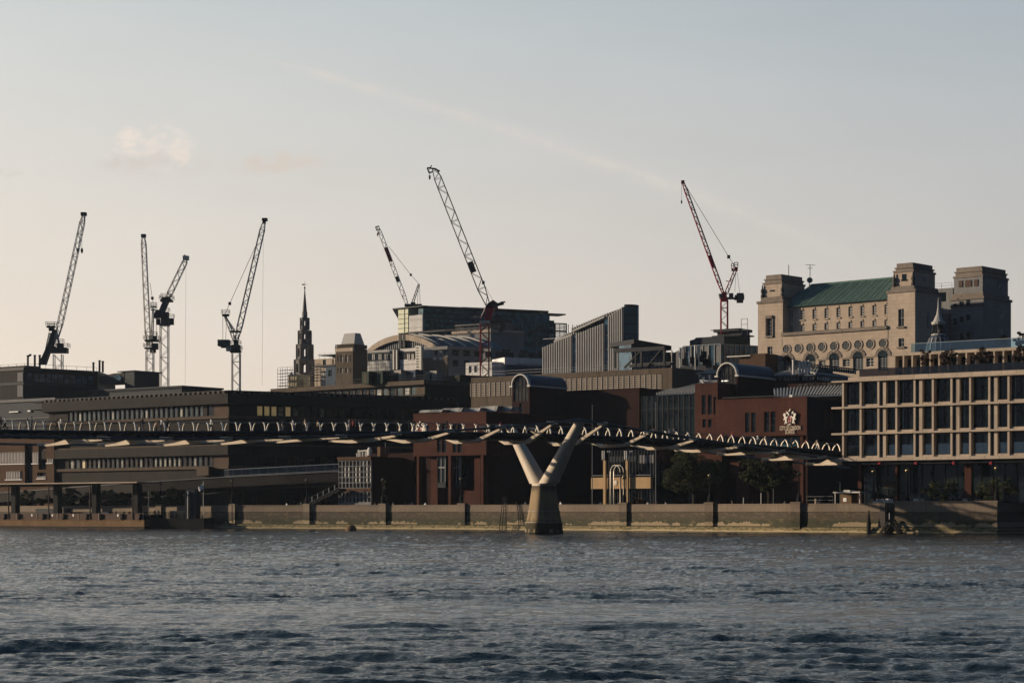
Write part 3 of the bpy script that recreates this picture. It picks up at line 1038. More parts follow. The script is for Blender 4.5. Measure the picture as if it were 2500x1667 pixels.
def person_mesh(pose):
    """one continuous skinned body; returns mesh with slots skin, hair, top, trousers, shoes"""
    J, E, Rr = [], [], []
    def v(p, r, par=None):
        J.append(p); Rr.append(r)
        if par is not None: E.append((par, len(J) - 1))
        return len(J) - 1
    lean = {'stand': 0, 'walk': .05, 'lean': .32, 'phone': .02, 'stride': .08}[pose]
    def L(x, y, z):      # lean the trunk forwards (+x is the way the person faces)
        dzv = z - .92
        return (x + math.sin(lean) * max(dzv, 0), y, .92 + dzv * math.cos(lean) if dzv > 0 else z)
    pel = v((0, 0, .95), (.15, .12))
    wst = v(L(0, 0, 1.10), (.135, .105), pel)
    chs = v(L(0, 0, 1.32), (.17, .12), wst)
    nkb = v(L(0, 0, 1.47), (.075, .07), chs)
    nk = v(L(.01, 0, 1.55), (.055, .055), nkb)
    hd = v(L(.025, 0, 1.65), (.085, .10), nk)
    hd2 = v(L(.02, 0, 1.72), (.075, .085), hd)
    v(L(.115, 0, 1.63), (.018, .018), hd)          # nose
    st = {'stand': .03, 'walk': .28, 'lean': .12, 'phone': .02, 'stride': .40}[pose]
    for sg in (-1, 1):
        f = st * sg
        hip = v((0, sg * .09, .90), (.10, .10), pel)
        kn = v((f * .55 + .03, sg * .10, .50), (.068, .068), hip)
        an = v((f - (.10 if f < 0 else 0), sg * .10, .09 + (.05 if f < -.1 else 0)), (.045, .045), kn)
        v((f + .15, sg * .115, .035), (.04, .035), an)
        sh = v(L(0, sg * .19, 1.42), (.065, .065), chs)
        if pose == 'lean': el = L(.20, sg * .25, 1.18); wr = L(.36, sg * .16, 1.02)
        elif pose == 'phone': el = L(.06, sg * .26, 1.15); wr = L(.28, sg * .08, 1.30)
        else: el = L(-f * .4, sg * .25, 1.14); wr = L(-f * .8 + .06, sg * .24, .90)
        e = v(el, (.046, .046), sh)
        w = v(wr, (.032, .032), e)
        d = (Vector(wr) - Vector(el)).normalized()
        pm = v(tuple(Vector(wr) + d * .07), (.036, .022), w)
        for q in range(4):
            b = Vector(wr) + d * (.15 + (.012, .022, .016, -.004)[q]) + Vector((0, 0, 0)) + Vector((0.024, 0.006 * sg, 0)) * (q - 1.5)
            v(tuple(b), (.009, .009), pm)
        v(tuple(Vector(wr) + d * .09 + Vector((.05, -sg * .02, 0))), (.010, .010), pm)
    me = bpy.data.meshes.new('person_body')
    me.from_pydata(J, E, [])
    o = bpy.data.objects.new('person_body', me)
    COL.objects.link(o)
    md = o.modifiers.new('skin', 'SKIN')
    md.use_smooth_shade = True
    for i, sv in enumerate(me.skin_vertices[0].data):
        sv.radius = Rr[i]
        sv.use_root = (i == 0)
    o.modifiers.new('sub', 'SUBSURF').levels = 1
    dg = bpy.context.evaluated_depsgraph_get()
    me2 = bpy.data.meshes.new_from_object(o.evaluated_get(dg))
    bpy.data.objects.remove(o); bpy.data.meshes.remove(me)
    me2.name = 'person_body'
    for mt in ('skin', 'hair', 'cloth_black', 'cloth_navy', 'black_iron'): me2.materials.append(M[mt])
    c0 = Vector(L(0, 0, 1.55)); up = Vector((math.sin(lean), 0, math.cos(lean)))
    idx = []
    for p in me2.polygons:
        c = p.center
        hh = (c - Vector((0, 0, .92))).dot(up) + .92
        rad = math.hypot(c.x - math.sin(lean) * max(c.z - .92, 0), c.y)
        if hh > 1.54 and rad < .2:
            i = 1 if (hh > 1.70 or (c - Vector(L(.03, 0, hh))).x < -.015) else 0
        elif c.z < .085: i = 4
        elif c.z > .93 or (abs(c.y) > .175 and c.z > .78): i = 2
        else: i = 3
        if pose != 'phone' and abs(c.y) > .20 and .60 < c.z < .92: i = 0
        if pose == 'lean' and c.x > .33 and c.z < 1.2 and c.z > .8: i = 0
        idx.append(i)
    me2.polygons.foreach_set('material_index', idx)
    return me2


for _p in ('stand', 'walk', 'lean', 'phone', 'stride'): PMESH[_p] = person_mesh(_p)


def person(loc, rz, pose, top, legs, label, group, h=1.0, hair='hair'):
    o = bpy.data.objects.new('person', PMESH[pose])
    COL.objects.link(o)
    o.location = loc; o.rotation_euler = (0, 0, rz); o.scale = (h, h, h)
    for i, mt in ((1, hair), (2, top), (3, legs)):
        o.material_slots[i].link = 'OBJECT'; o.material_slots[i].material = M[mt]
    ORI[o.name] = Vector(loc)
    return tag(o, label, 'person', group)


def bridge_people():
    ang = math.atan2(BU.y, BU.x)
    g = 'people crossing the footbridge'
    L = [  # px, lateral, direction (+1 towards the wall), pose, top, legs, label, size
        (2, .8, 1, 'stand', 'cloth_black', 'cloth_black', 'tall person in black at the far end of the bridge beside a white shirt', 1.05),
        (12, 1.2, -1, 'walk', 'cloth_white', 'cloth_black', 'person in white shirt and black trousers at the far end of the bridge', 1.0),
        (66, .9, 1, 'walk', 'cloth_navy', 'cloth_black', 'shorter dark dressed walker just ahead of a taller companion in grey', .95),
        (77, .4, 1, 'stand', 'cloth_grey', 'cloth_navy', 'taller walker in grey jacket following a shorter dark dressed person', 1.08),
        (139, 1.0, 1, 'walk', 'cloth_black', 'cloth_black', 'dark dressed walker whose shoulder overlaps a companion in white top', .99),
        (148, .5, 1, 'stride', 'cloth_white', 'cloth_black', 'walker in white top close behind a dark dressed companion', 1.02),
        (342, .2, -1, 'stand', 'cloth_navy', 'cloth_black', 'shorter half of a dark couple above the long band of windows', .92),
        (348, .9, -1, 'walk', 'cloth_black', 'cloth_grey', 'taller half of a dark couple above the long band of windows', 1.08),
        (382, .2, 1, 'stand', 'cloth_tan', 'cloth_black', 'small walker in tan top just ahead of a pale shirted person', .88),
        (394, .7, 1, 'phone', 'cloth_white', 'cloth_navy', 'walker in pale shirt holding up a phone beside a striding dark figure', 1.02),
        (408, .8, 1, 'stride', 'cloth_black', 'cloth_black', 'striding dark figure just past a walker in pale shirt', 1.03),
        (516, 1.2, -1, 'walk', 'cloth_white', 'cloth_black', 'lone walker in white shirt and black trousers near the corner of the dark office', 1.05),
        (684, -.4, 1, 'stand', 'cloth_black', 'cloth_navy', 'shorter dark figure in a pair beneath the amber windows', .95),
        (691, -.8, 1, 'stand', 'cloth_navy', 'cloth_grey', 'taller dark figure in a pair beneath the amber windows', 1.02),
        (718, 1.3, -1, 'lean', 'cloth_white', 'cloth_black', 'person in white top bending forward over the railing', 1.0),
        (745, .8, -1, 'walk', 'cloth_tan', 'cloth_grey', 'walker in tan top next to a stooping grey figure', 1.05),
        (752, 1.2, 1, 'lean', 'cloth_grey', 'cloth_grey', 'stooping grey figure next to a walker in tan top', .95),
        (776, -.2, -1, 'stand', 'cloth_tan', 'cloth_navy', 'lone small walker in tan and navy in the middle of the deck', .92),
        (853, 1.0, -1, 'phone', 'cloth_grey', 'cloth_grey', 'person in grey with raised hands ahead of a dark trio', 1.05),
        (862, .6, -1, 'walk', 'cloth_red', 'cloth_black', 'walker in dull red top in a crowded group of four', .98),
        (869, .2, -1, 'walk', 'cloth_black', 'cloth_navy', 'black dressed walker between red top and navy in a group of four', 1.03),
        (877, -.2, -1, 'stand', 'cloth_navy', 'cloth_black', 'navy dressed walker last in a crowded group of four', .97),
        (969, 1.2, 1, 'stand', 'cloth_black', 'cloth_black', 'broad person in black standing alone by the railing', 1.04),
        (999, .8, 1, 'stand', 'cloth_black', 'cloth_navy', 'person in black close to the silver crest on the brick wall', 1.02),
        (1014, 1.0, -1, 'lean', 'cloth_navy', 'cloth_black', 'person in navy leaning toward the silver crest on the brick wall', 1.04),
        (1091, 1.2, -1, 'stand', 'cloth_black', 'cloth_black', 'lone tall person in black before the brick block windows', 1.08),
        (1222, .2, 1, 'stand', 'cloth_red', 'cloth_black', 'person in dull red top at the cables by the pier', 1.0),
        (1597, -.6, -1, 'walk', 'cloth_red', 'cloth_black', 'walker in dull red top beneath the tall flagpole', .98),
        (1634, .4, -1, 'stand', 'cloth_grey', 'cloth_black', 'grey dressed person beside a pale headed companion past the pier', .98),
        (1645, .8, -1, 'stand', 'cloth_grey', 'cloth_navy', 'pale headed person in grey on the bridge past the pier', 1.06),
        (1762, .6, 1, 'walk', 'cloth_red', 'cloth_grey', 'walker in red top and grey trousers passing the brick corner', .98),
        (1772, -.8, 1, 'stand', 'cloth_black', 'cloth_black', 'small black dressed walker ahead of a long striding red top', .93),
        (1789, .7, -1, 'stride', 'cloth_red', 'cloth_grey', 'long striding walker in red top and grey trousers', 1.06),
        (1836, .3, 1, 'stand', 'cloth_navy', 'cloth_black', 'navy dressed walker below the paired brick block windows', 1.0),
        (1849, .9, 1, 'walk', 'cloth_white', 'cloth_grey', 'walker in white top and grey trousers near the school lettering', .98),
        (1868, .9, 1, 'walk', 'cloth_tan', 'cloth_tan', 'walker dressed all in tan below the school lettering', 1.0),
        (1933, 0, -1, 'stand', 'cloth_navy', 'cloth_black', 'navy dressed person alone past the school lettering', 1.0),
        (1968, .6, 1, 'stand', 'cloth_red', 'cloth_navy', 'person in red top and navy trousers near the pale office', 1.0),
        (1994, .9, 1, 'walk', 'cloth_tan', 'cloth_white', 'walker in pale trousers nearest the pale office block', 1.02),
    ]
    for px, v, dr, pose, tp, lg, lab, h in L:
        s = b_s(px, v)
        person(bp_(s, v, dz(s) - .02), ang + (0 if dr > 0 else math.pi) + random.uniform(-.2, .2), pose, tp, lg, lab, g, h, 'cloth_grey' if 'pale headed' in lab else 'hair')


bridge_people()

# ------------------------------------------------------------------ waterfront buildings
DF = (0.8, -0.6)


def zoom(ox, oy, k): return lambda x, y: (ox + x / k, oy + y / k)


def offset_foot(fa, fb, sL, sR, t, dep):
    """footprint of a corner building whose two fronts are fa (left of the corner) and fb (right of it), pushed out by t"""
    o1 = fa.o + fa.n * t; o2 = fb.o + fb.n * t
    den = fa.d.x * -fb.d.y + fb.d.x * fa.d.y
    r = o2 - o1
    a = (r.x * -fb.d.y + fb.d.x * r.y) / den
    c = o1 + fa.d * a
    p = o1 + fa.d * sL; q = o2 + fb.d * sR
    back = Vector((0.0, 1.0)) * dep
    return [(p.x, p.y), (c.x, c.y), (q.x, q.y), (q.x + back.x, q.y + back.y), (p.x + back.x, p.y + back.y)]


def ground_thing(name, label, cat, fr, s, group=None):
    p = fr.P(s, 0, GZ)
    return thing(name, label, cat, p, group)


def granite_office():
    fa = Fr(560, 415, (0.785, -0.62)); fb = Fr(560, 415, (0.858, 0.514))
    th = ground_thing('office_block', 'long low dark granite office block with bands of windows behind the bridge', 'office building', fa, 0)
    sL = fa.s(113); sR = fb.s(1108)
    zz = lambda y: fa.z(560, y)
    core = MB(); core.foot(offset_foot(fa, fb, sL + .3, sR, -0.55, 60), GZ - 1, zz(957))
    core.build('core_wall', 'granite', th)
    def band(y0, y1, t, name, m):
        mb = MB(); mb.foot(offset_foot(fa, fb, sL, sR, t, 50), zz(y1), zz(y0)); mb.build(name, m, th)
    band(960.5, 985.6, 1.3, 'fascia', 'granite')
    band(1021, 1064, 0.35, 'fascia', 'granite')
    band(1014, 1021, 0.8, 'ledge', 'granite_ledge')
    band(1083, 1087, 0.9, 'ledge', 'granite_ledge')
    band(1087, 1110, 1.3, 'fascia', 'granite')
    band(1137, 1144, 1.0, 'ledge', 'granite_ledge')
    band(1144, 1176, 0.4, 'fascia', 'granite')
    band(953, 954.2, 1.0, 'roof_rail', 'dark_metal')
    # comb of blocks along the roof edge
    mb = MB()
    for fr, a, b in ((fa, sL, 0), (fb, 0, sR)):
        n = int(abs(b - a) / 1.45)
        for i in range(n):
            q = a + (b - a) * (i + .3) / n
            mb.box(fr, q, q + .75, 0.1, 1.1, zz(960.4), zz(954.4))
    tag(mb.build('roof_comb', 'dark_stone', th), kind='stuff')
    def row(fr, p0, p1, n, y0, y1, gl, fm='dark_metal'):
        s0, s1 = fr.s(p0, -.1), fr.s(p1, -.1)
        z0, z1 = zz(y1), zz(y0)
        ops = []
        w = (s1 - s0) / n
        for i in range(n): ops.append((s0 + i * w + w * .10, s0 + (i + 1) * w - w * .10, z0 + .12, z1 - .25))
        return ops, z0, z1
    def band_windows(fr, sa, sb, spans, y0, y1):
        ops, gls = [], []
        for p0, p1, n, gl in spans:
            o, z0, z1 = row(fr, p0, p1, n, y0, y1, gl)
            ops += o; gls += [gl[i % len(gl)] for i in range(n)]
        mb = MB()
        done = skin_wall(mb, fr, sa, sb, zz(y1), zz(y0), ops, .28)
        mb.build('wall', 'granite', th)
        for o, g_ in zip(done, gls): window(fr, o, th, 'dark_metal', g_, .28, 1, 1, .06)
    gg = ['glass_green', 'glass_green', 'glass_blind', 'glass_green', 'glass_green', 'glass_green', 'glass_green']
    band_windows(fa, sL + 3.0, -.02, [(166, 497, 28, gg), (505, 522, 1, ['glass_dark'])], 985.6, 1014)
    b2 = ['glass_brown', 'glass_brown', 'glass_blind', 'glass_brown', 'glass_brown', 'glass_brown', 'glass_green', 'glass_blind', 'glass_brown']
    band_windows(fa, sL + 3.0, -.02, [(168, 210, 3, ['glass_blind', 'glass_green', 'glass_amber']), (212, 372, 14, b2), (373, 442, 6, ['glass_blind']), (443, 520, 6, ['glass_brown', 'glass_brown', 'glass_blind', 'glass_green'])], 1110, 1137)
    band_windows(fb, .02, sR, [(626, 712, 5, ['amber_reflection', 'amber_reflection', 'amber_reflection', 'glass_amber', 'amber_reflection']), (714, 842, 8, ['glass_blind', 'glass_brown', 'glass_brown', 'glass_brown']), (845, 1060, 12, ['glass_dark', 'glass_brown', 'glass_dark'])], 985.6, 1014)  # first five panes carry a painted reflection of sunlit surroundings
    band_windows(fb, .02, sR, [(640, 830, 12, ['glass_dark']), (836, 1060, 12, ['glass_dark'])], 1110, 1137)
    mb = MB(); skin_ops = skin_wall(mb, fb, 6, fb.s(830), GZ, zz(1186), [(6 + 2.6 * i + .2, 6 + 2.6 * i + 2.3, GZ + .8, zz(1200)) for i in range(2, 12)], .3)
    mb.build('wall', 'dark_brick', th)
    for o in skin_ops: window(fb, o, th, 'dark_metal', 'glass_dark', .3, 2, 2, .08)
    # brown panels at the corner
    mb = MB(); mb.box(fa, fa.s(524), -.1, .02, .10, zz(1013.5), zz(986)); mb.build('corner_panel', 'rust_panel', th)
    mb = MB(); mb.box(fa, fa.s(524), -.1, .02, .10, zz(1136.5), zz(1110.5)); mb.build('corner_panel', 'rust_panel', th)
    # box store hanging off the front
    mb = MB(); mb.box(fa, fa.s(487, 1.4), fa.s(516, 1.4), .3, 2.2, zz(1160), zz(1138)); mb.build('service_box', 'granite_ledge', th)


granite_office()


def rear_office():
    fa = Fr(1037, 470, (0.748, -0.664)); fb = Fr(1037, 470, (0.858, 0.514))
    th = ground_thing('office_block', 'brown office block with one row of windows rising behind the dark granite block', 'office building', fa, 0)
    sL, sR = fa.s(676), fb.s(1165)
    zz = lambda y: fa.z(1037, y)
    mb = MB(); mb.foot(offset_foot(fa, fb, sL, sR, -.35, 30), GZ, zz(930)); mb.build('core_wall', 'granite', th)
    mb = MB(); mb.foot(offset_foot(fa, fb, sL - 1, sR, 1.2, 30), zz(939), zz(928)); mb.build('fascia', 'concrete', th)
    mb = MB(); mb.foot(offset_foot(fa, fb, sL, sR, 0.9, 30), zz(985), zz(963.5)); mb.build('fascia', 'granite', th)
    ops = []
    s0, s1 = fa.s(768), fa.s(1018)
    n = 15
    for i in range(n): ops.append((s0 + (s1 - s0) * (i + .1) / n, s0 + (s1 - s0) * (i + .9) / n, zz(962), zz(942)))
    mb = MB(); ops = skin_wall(mb, fa, sL, 0, zz(963.5), zz(939), ops, .25); mb.build('wall', 'concrete', th)
    for i, o in enumerate(ops): window(fa, o, th, 'dark_metal', ['glass_green', 'glass_pale', 'glass_green', 'glass_dark'][i % 4] if i > 8 else 'glass_dark', .25, 1, 2, .10)
    mb = MB(); mb.box(fb, fb.s(1120), sR + 8, -12, .4, zz(930), zz(912)); mb.build('plant_room', 'granite', th)
    rl = MB()
    rail(rl, [fa.P(sL + .3, -.4, zz(928)), fa.P(0, -.4, zz(928)), fb.P(fb.s(1120), -.4, zz(928))], 1.2, .04, 2.5, 2)
    rail(rl, [fa.P(fa.s(596), -8, zz(938)), fa.P(sL, -8, zz(938))], 1.3, .04, 2.0, 3)
    rl.build('roof_rail', 'dark_metal', th)
    # things standing on its roof
    R0 = [(884, 900, 907, 927, 'green_box', 'dark green plant box with an ochre end on the brown office roof'), (901, 934, 906, 927, 'green_box', 'large dark green plant cabinet on the brown office roof'),
          (944, 961, 914, 927, 'rust_panel', 'low brown plant cabinet on the brown office roof'), (963, 979, 904, 927, 'pale_concrete', 'narrow pale cabinet with a dark slot on the brown office roof'),
          (980, 1014, 903, 928, 'blue_tarp', 'tall blue grey plant cabinet on the brown office roof'), (1038, 1066, 906, 924, 'pale_concrete', 'pale cabin with a blue side near the end of the brown office roof')]
    for x0, x1, y0, y1, m, lab in R0:
        f2 = Fr((x0 + x1) / 2, 478, (0.748, -0.664))
        a, b = f2.s(x0), f2.s(x1)
        zb = zz(930) - 0.2
        t2 = thing('plant_cabinet', lab, 'plant cabinet', f2.P((a + b) / 2, -1, zb), 'plant cabinets on the brown office roof')
        q = MB(); q.box(f2, a, b, -2.6, 0, zb, f2.z((x0 + x1) / 2, y0) - .15); q.build('casing', m, t2)
        q = MB(); q.box(f2, a - .12, b + .12, -2.7, .12, f2.z((x0 + x1) / 2, y0) - .15, f2.z((x0 + x1) / 2, y0)); q.build('lid', 'grey_metal' if m != 'green_box' else m, t2)
        q = MB(); q.box(f2, a + (b - a) * .44, a + (b - a) * .56, .003, .05, zb + .3, f2.z((x0 + x1) / 2, y0) - .5); q.build('door', 'timber' if x0 == 884 else 'dark_metal', t2)


rear_office()


def louvre_building():
    fa = Fr(1641, 402, (0.79, -0.61))
    th = ground_thing('exchange_building', 'long brown concrete building with a band of pale louvres below its parapet', 'building', fa, 0)
    s0, s1 = fa.s(1150), 0.0
    z = lambda y: fa.z(1616, y)
    zl0, zl1 = z(948.5), z(912.5)
    e1 = fa.s(1616)
    mb = MB()
    mb.box(fa, s0, s1, -30, -.9, GZ, z(898))
    mb.box(fa, s0, s1, -.9, 0, zl1, z(898.5))
    mb.box(fa, e1, s1, -.9, -.002, zl0, zl1)
    mb.box(fa, s0, s1, -.9, .0, GZ, zl0)
    mb.build('wall', 'concrete', th)
    mb = MB(); mb.box(fa, s0, e1, -.898, -.8, zl0 + .01, zl1 - .01); mb.build('louvre_backing', 'dark_metal', th)
    n = 37
    w = (e1 - s0) / n
    for i in range(n):
        a = s0 + i * w; b = a + w
        mb = MB()
        for k in range(8):
            zz = zl0 + (zl1 - zl0) * (k + .4) / 8
            h = .05
            q = [fa.P(a, -.30, zz + h), fa.P(b, -.30, zz + h), fa.P(b, .10, zz), fa.P(a, .10, zz)]
            mb.hexa([p + Vector((0, 0, -.10)) for p in q], [p + Vector((0, 0, .10)) for p in q])
        mb.box(fa, a - .07, a + .07, -.3, .22, zl0, zl1)
        mb.build('louvre_panel', 'pale_concrete', th)
    rl = MB(); rail(rl, [fa.P(s0, -.5, z(898)), fa.P(0, -.5, z(898))], 1.1, .04, 2.2, 2); rl.build('roof_rail', 'grey_metal', th)
    # masts and aerial poles above
    for px, y0, y1, r, lab in ((1696, 846, 894, .42, 'short pale cylinder aerial, lowest of the pair behind the dark truss'), (1659, 850, 890, .30, 'slim pale pole aerial left of the glass roof box')):
        pass
    # open truss frame on the roof
    f2 = Fr(1566, 392, (0.79, -0.61), -3)
    tr = thing('roof_frame', 'dark steel roof frame with diagonal braces on the louvred building', 'steel frame', f2.P(0, 0, z(900)))
    mb = MB()
    zt = f2.z(1566, 848); zb = z(902)
    a, b, c, d = f2.s(1500), f2.s(1566), f2.s(1525), f2.s(1622)
    mb.box(f2, a, f2.s(1624), -.3, .3, zt - .75, zt)
    for q in (a + .2, b, f2.s(1622)): mb.box(f2, q - .2, q + .2, -.2, .2, zb, zt - .75)
    mb.box(f2, f2.s(1551), f2.s(1551) + .25, -.2, .2, zb, zt - .75)
    mb.tube([f2.P(c, 0, zb), f2.P(b - .2, 0, zt - .7)], .2, 5)
    mb.tube([f2.P(f2.s(1580), 0, zb), f2.P(f2.s(1614), 0, zt - .7)], .2, 5)
    mb.box(f2, f2.s(1510), f2.s(1620), -4, -3.6, zt - 3.4, zt - 2.9)
    mb.build('frame', 'dark_metal', tr)


louvre_building()


def brick(name, label, px, Y, p0, ytop, dep, m='red_brick', d=DF, holes=(), glassm='glass_dark', rev=.3, zb=None, top_trim=True, fm='dark_metal', th=None, nxny=(1, 3)):
    fr = Fr(px, Y, d)
    if th is None: th = ground_thing(name, label, 'school building', fr, 0, 'brick blocks of the riverside school')
    s0 = fr.s(p0); z1 = fr.z(px, ytop)
    ops = [px_op(fr, *h) for h in holes]
    z0 = GZ - .5 if zb is None else zb
    mb = MB(); mb.box(fr, s0, 0, -dep, -rev - .05, z0, z1)
    ops = skin_wall(mb, fr, s0, 0, z0, z1, ops, rev)
    mb.build('wall', m, th)
    for o in ops: window(fr, o, th, fm, glassm, rev, nxny[0], nxny[1], .07)
    if top_trim:
        mb = MB(); mb.box(fr, s0 - .08, .08, -dep - .08, .08, z1, z1 + .25); mb.build('parapet', m, th)
    return fr, th, s0, z1


def crest(fr, pcx, pcy, k, par_label, name='coat_of_arms'):
    """the city's arms: cross shield between two rearing winged dragons, helmet and dragon wing above, scroll below; k = metres per traced unit"""
    sc, zc = fr.sz(pcx, pcy, .15)
    th = thing(name, par_label, 'coat of arms', fr.P(sc, .12, zc), 'crests on the school walls')
    X = lambda pts: [(sc + (x - 858) * k, zc - (y - 660) * k) for x, y in pts]
    def put(pts, t0, t1, nm, m, mirror=False):
        if mirror: pts = [(1716 - x, y) for x, y in pts][::-1]
        mb = MB(); mb.prism(fr, X(pts)[::-1], t0, t1); return mb.build(nm, m, th)
    body = [(560, 500), (600, 545), (640, 470), (668, 560), (655, 610), (690, 665), (740, 640), (800, 612), (740, 705), (700, 742), (724, 790), (700, 850), (745, 885), (735, 925), (690, 938), (655, 890), (642, 935), (655, 965), (608, 962), (622, 900), (645, 830), (625, 755), (572, 802), (556, 770), (600, 715), (582, 640), (552, 580)]
    for mir in (False, True):
        b = put(body, .12, .42, 'dragon', 'crest_silver', mir)
    wingp = [(664, 420), (722, 415), (752, 465), (800, 505), (842, 575), (800, 590), (742, 535), (690, 505), (712, 455)]
    for mir in (False, True): put(wingp, .12, .36, 'mantling', 'crest_silver', mir)
    put([(795, 430), (850, 352), (868, 308), (892, 330), (888, 402), (850, 405), (822, 452)], .12, .40, 'dragon_wing', 'crest_silver')
    put([(735, 640), (790, 605), (858, 618), (930, 608), (928, 770), (900, 862), (838, 942), (782, 900), (738, 800)], .12, .30, 'shield', 'crest_pink')
    mb = MB()
    mb.prism(fr, X([(806, 625), (842, 625), (842, 925), (806, 905)])[::-1], .302, .33)
    mb.prism(fr, X([(738, 745), (805, 745), (805, 778), (738, 778)])[::-1], .302, .33)
    mb.prism(fr, X([(843, 745), (928, 745), (928, 778), (843, 778)])[::-1], .302, .33)
    mb.build('cross', 'crest_red', th)
    a = [(880 + 52 * math.cos(t), 528 + 58 * math.sin(t)) for t in np.linspace(0, 2 * math.pi, 14)[:-1]]
    put(a[::-1], .12, .45, 'helmet', 'dark_metal')
    put([(700, 955), (760, 985), (900, 955), (912, 988), (770, 1018)], .12, .34, 'scroll', 'crest_silver')
    return th


def school():
    # west block beside the pier
    fr, th, s0, z1 = brick('school_block', 'dark red brick block on tall columns, directly west of the bridge pier', 1187, 372, 1009, 1007, 26,
                           holes=[(1067, 1034, 1077, 1104), (1079, 1034, 1089, 1104), (1105, 1034, 1115, 1104), (1117, 1034, 1127, 1104)], zb=Fr(1187, 372).z(1187, 1110))
    zb = fr.z(1187, 1110)
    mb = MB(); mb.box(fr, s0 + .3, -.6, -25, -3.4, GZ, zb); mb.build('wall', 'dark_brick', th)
    for a, b in ((1017, 1022.5), (1094, 1100), (1173, 1179.5)):
        mb = MB(); mb.box(fr, fr.s(a), fr.s(b), -1.0, -.05, GZ, zb); mb.build('column', 'red_brick', th)
    for a, b, y in ((1052, 1068, 1121), (1134, 1158, 1197), (1158, 1172.5, 1118)):
        mb = MB(); mb.box(fr, fr.s(a, -1), fr.s(b, -1), -3.4, -1.0, GZ, fr.z((a + b) / 2, y)); mb.build('brick_panel', 'red_brick', th)
    for a, b in ((1068.5, 1088), (1105, 1126)):
        mb = MB()
        q0, q1 = fr.s(a, -1.2), fr.s(b, -1.2)
        mb.box(fr, q0, q1, -3.4, -1.2, fr.z(a, 1189), fr.z(a, 1113), 1)
        mb.box(fr, q0 - .05, q1 + .05, -1.195, -1.02, fr.z(a, 1190), fr.z(a, 1178), 0)
        mb.box(fr, q0, q1, -1.198, -1.1, fr.z(a, 1142), fr.z(a, 1139), 2)
        for f in (0.0, .45, .95): mb.box(fr, q0 + (q1 - q0) * f, q0 + (q1 - q0) * f + .12, -1.197, -1.08, fr.z(a, 1177), fr.z(a, 1113), 2)
        mb.build('bay_window', ['slate_panel', 'glass_dark', 'grey_metal'], th)
    # glazed roof lights along the top
    x = [1023, 1078, 1126, 1170, 1212, 1247]
    for i in range(5):
        f2 = Fr((x[i] + x[i + 1]) / 2, 384, DF)
        a, b = f2.s(x[i]), f2.s(x[i + 1] - 1)
        zl = f2.z((x[i] + x[i + 1]) / 2, 1006.5 - i * .8); zh = zl + (.5, .75, .7, 1.0, .85)[i]
        mb = MB()
        mb.hexa([f2.P(a, 0, zl), f2.P(b, 0, zl), f2.P(b, -4, zl), f2.P(a, -4, zl)], [f2.P(a + .2, -.4, zh), f2.P(b + .1, -.4, zh), f2.P(b, -3, zh), f2.P(a, -3, zh)])
        n = 7
        for k in range(n + 1):
            p = a + (b - a) * k / n
            mb.hexa([f2.P(p - .05, .03, zl), f2.P(p + .05, .03, zl), f2.P(p + .05, -.05, zl), f2.P(p - .05, -.05, zl)], [f2.P(p + .1, -.37, zh + .04), f2.P(p + .2, -.37, zh + .04), f2.P(p + .2, -.45, zh + .04), f2.P(p + .1, -.45, zh + .04)], 1)
        mb.build('roof_light', ['glass_pale', 'lead_rib'], th)
    c = crest(fr, 1026.5, 1045, .00385, 'silver city crest on the brick block west of the pier, seen through the bridge railing')
    # barrel vaulted stair towers
    def vault(px, Y, p0, ytop, yspring, ywin, ybase, pend, lab, shine):
        f = Fr(px, Y, DF)
        t2 = ground_thing('vaulted_tower', lab, 'school building', f, 0, 'barrel vaulted towers of the riverside school')
        a, b = f.s(p0), 0.0
        zs = f.z((px + p0) / 2, yspring); ztop = f.z((px + p0) / 2, ytop); zw = f.z((px + p0) / 2, ywin)
        sidef = f.side(0)
        dep = sidef.s(pend)
        w = b - a
        mb = MB()
        mb.box(f, a, b, -dep, -.35, GZ, zs)
        ops = [(a + .35, b - .35, zw, zs - .01), (a + w * .42, b - w * .38, zw - 12, zw - .4)]
        skin_wall(mb, f, a, b, GZ, zs, ops, .3)
        mb.build('wall', 'dark_brick', t2)
        arc = [(a + w / 2 - math.cos(q) * w / 2, zs + math.sin(q) * (ztop - zs)) for q in np.linspace(0, math.pi, 19)]
        mb = MB(); mb.prism(f, arc[::-1], -dep - .1, -.35)
        mb.build('barrel_roof', 'lead_roof', t2, smooth=True)
        mb = MB()
        inn = [(a + w / 2 + (x_ - a - w / 2) * .90, zs + (z_ - zs) * .90) for x_, z_ in arc]
        for (p, q), (r, s_), (i0, j0), (i1, j1) in zip(arc, arc[1:], inn, inn[1:]):
            mb.hexa([f.P(p, -.5, q), f.P(r, -.5, s_), f.P(i1, -.5, j1), f.P(i0, -.5, j0)], [f.P(p, .35, q), f.P(r, .35, s_), f.P(i1, .35, j1), f.P(i0, .35, j0)])
        for q in (a, b): mb.box(f, q - .35, q + .35, -.3, .4, zs - .3, zs + .02)
        mb.build('arch_rim', 'white_trim', t2)
        mb = MB()
        g_ = [(x_, z_) for x_, z_ in inn] + [(b - .36, zw), (a + .36, zw)]
        mb.prism(f, g_[::-1], -.34, -.25, 0)
        for k in range(5):
            q = a + .36 + (w - .72) * k / 4
            top = zs + math.sqrt(max(0, 1 - ((q - a - w / 2) / (w / 2)) ** 2)) * (ztop - zs) * .88
            mb.box(f, q - .07, q + .07, -.248, -.14, zw, top, 1)
        for zq in (zs, zs - (zs - zw) * .45): mb.box(f, a + .3, b - .3, -.247, -.16, zq - .06, zq + .06, 1)
        mb.box(f, a + w * .43, b - w * .39, -.29, -.26, zw - 11.9, zw - .5, 0)
        mb.build('arched_window', ['glass_brown', 'dark_metal'], t2)
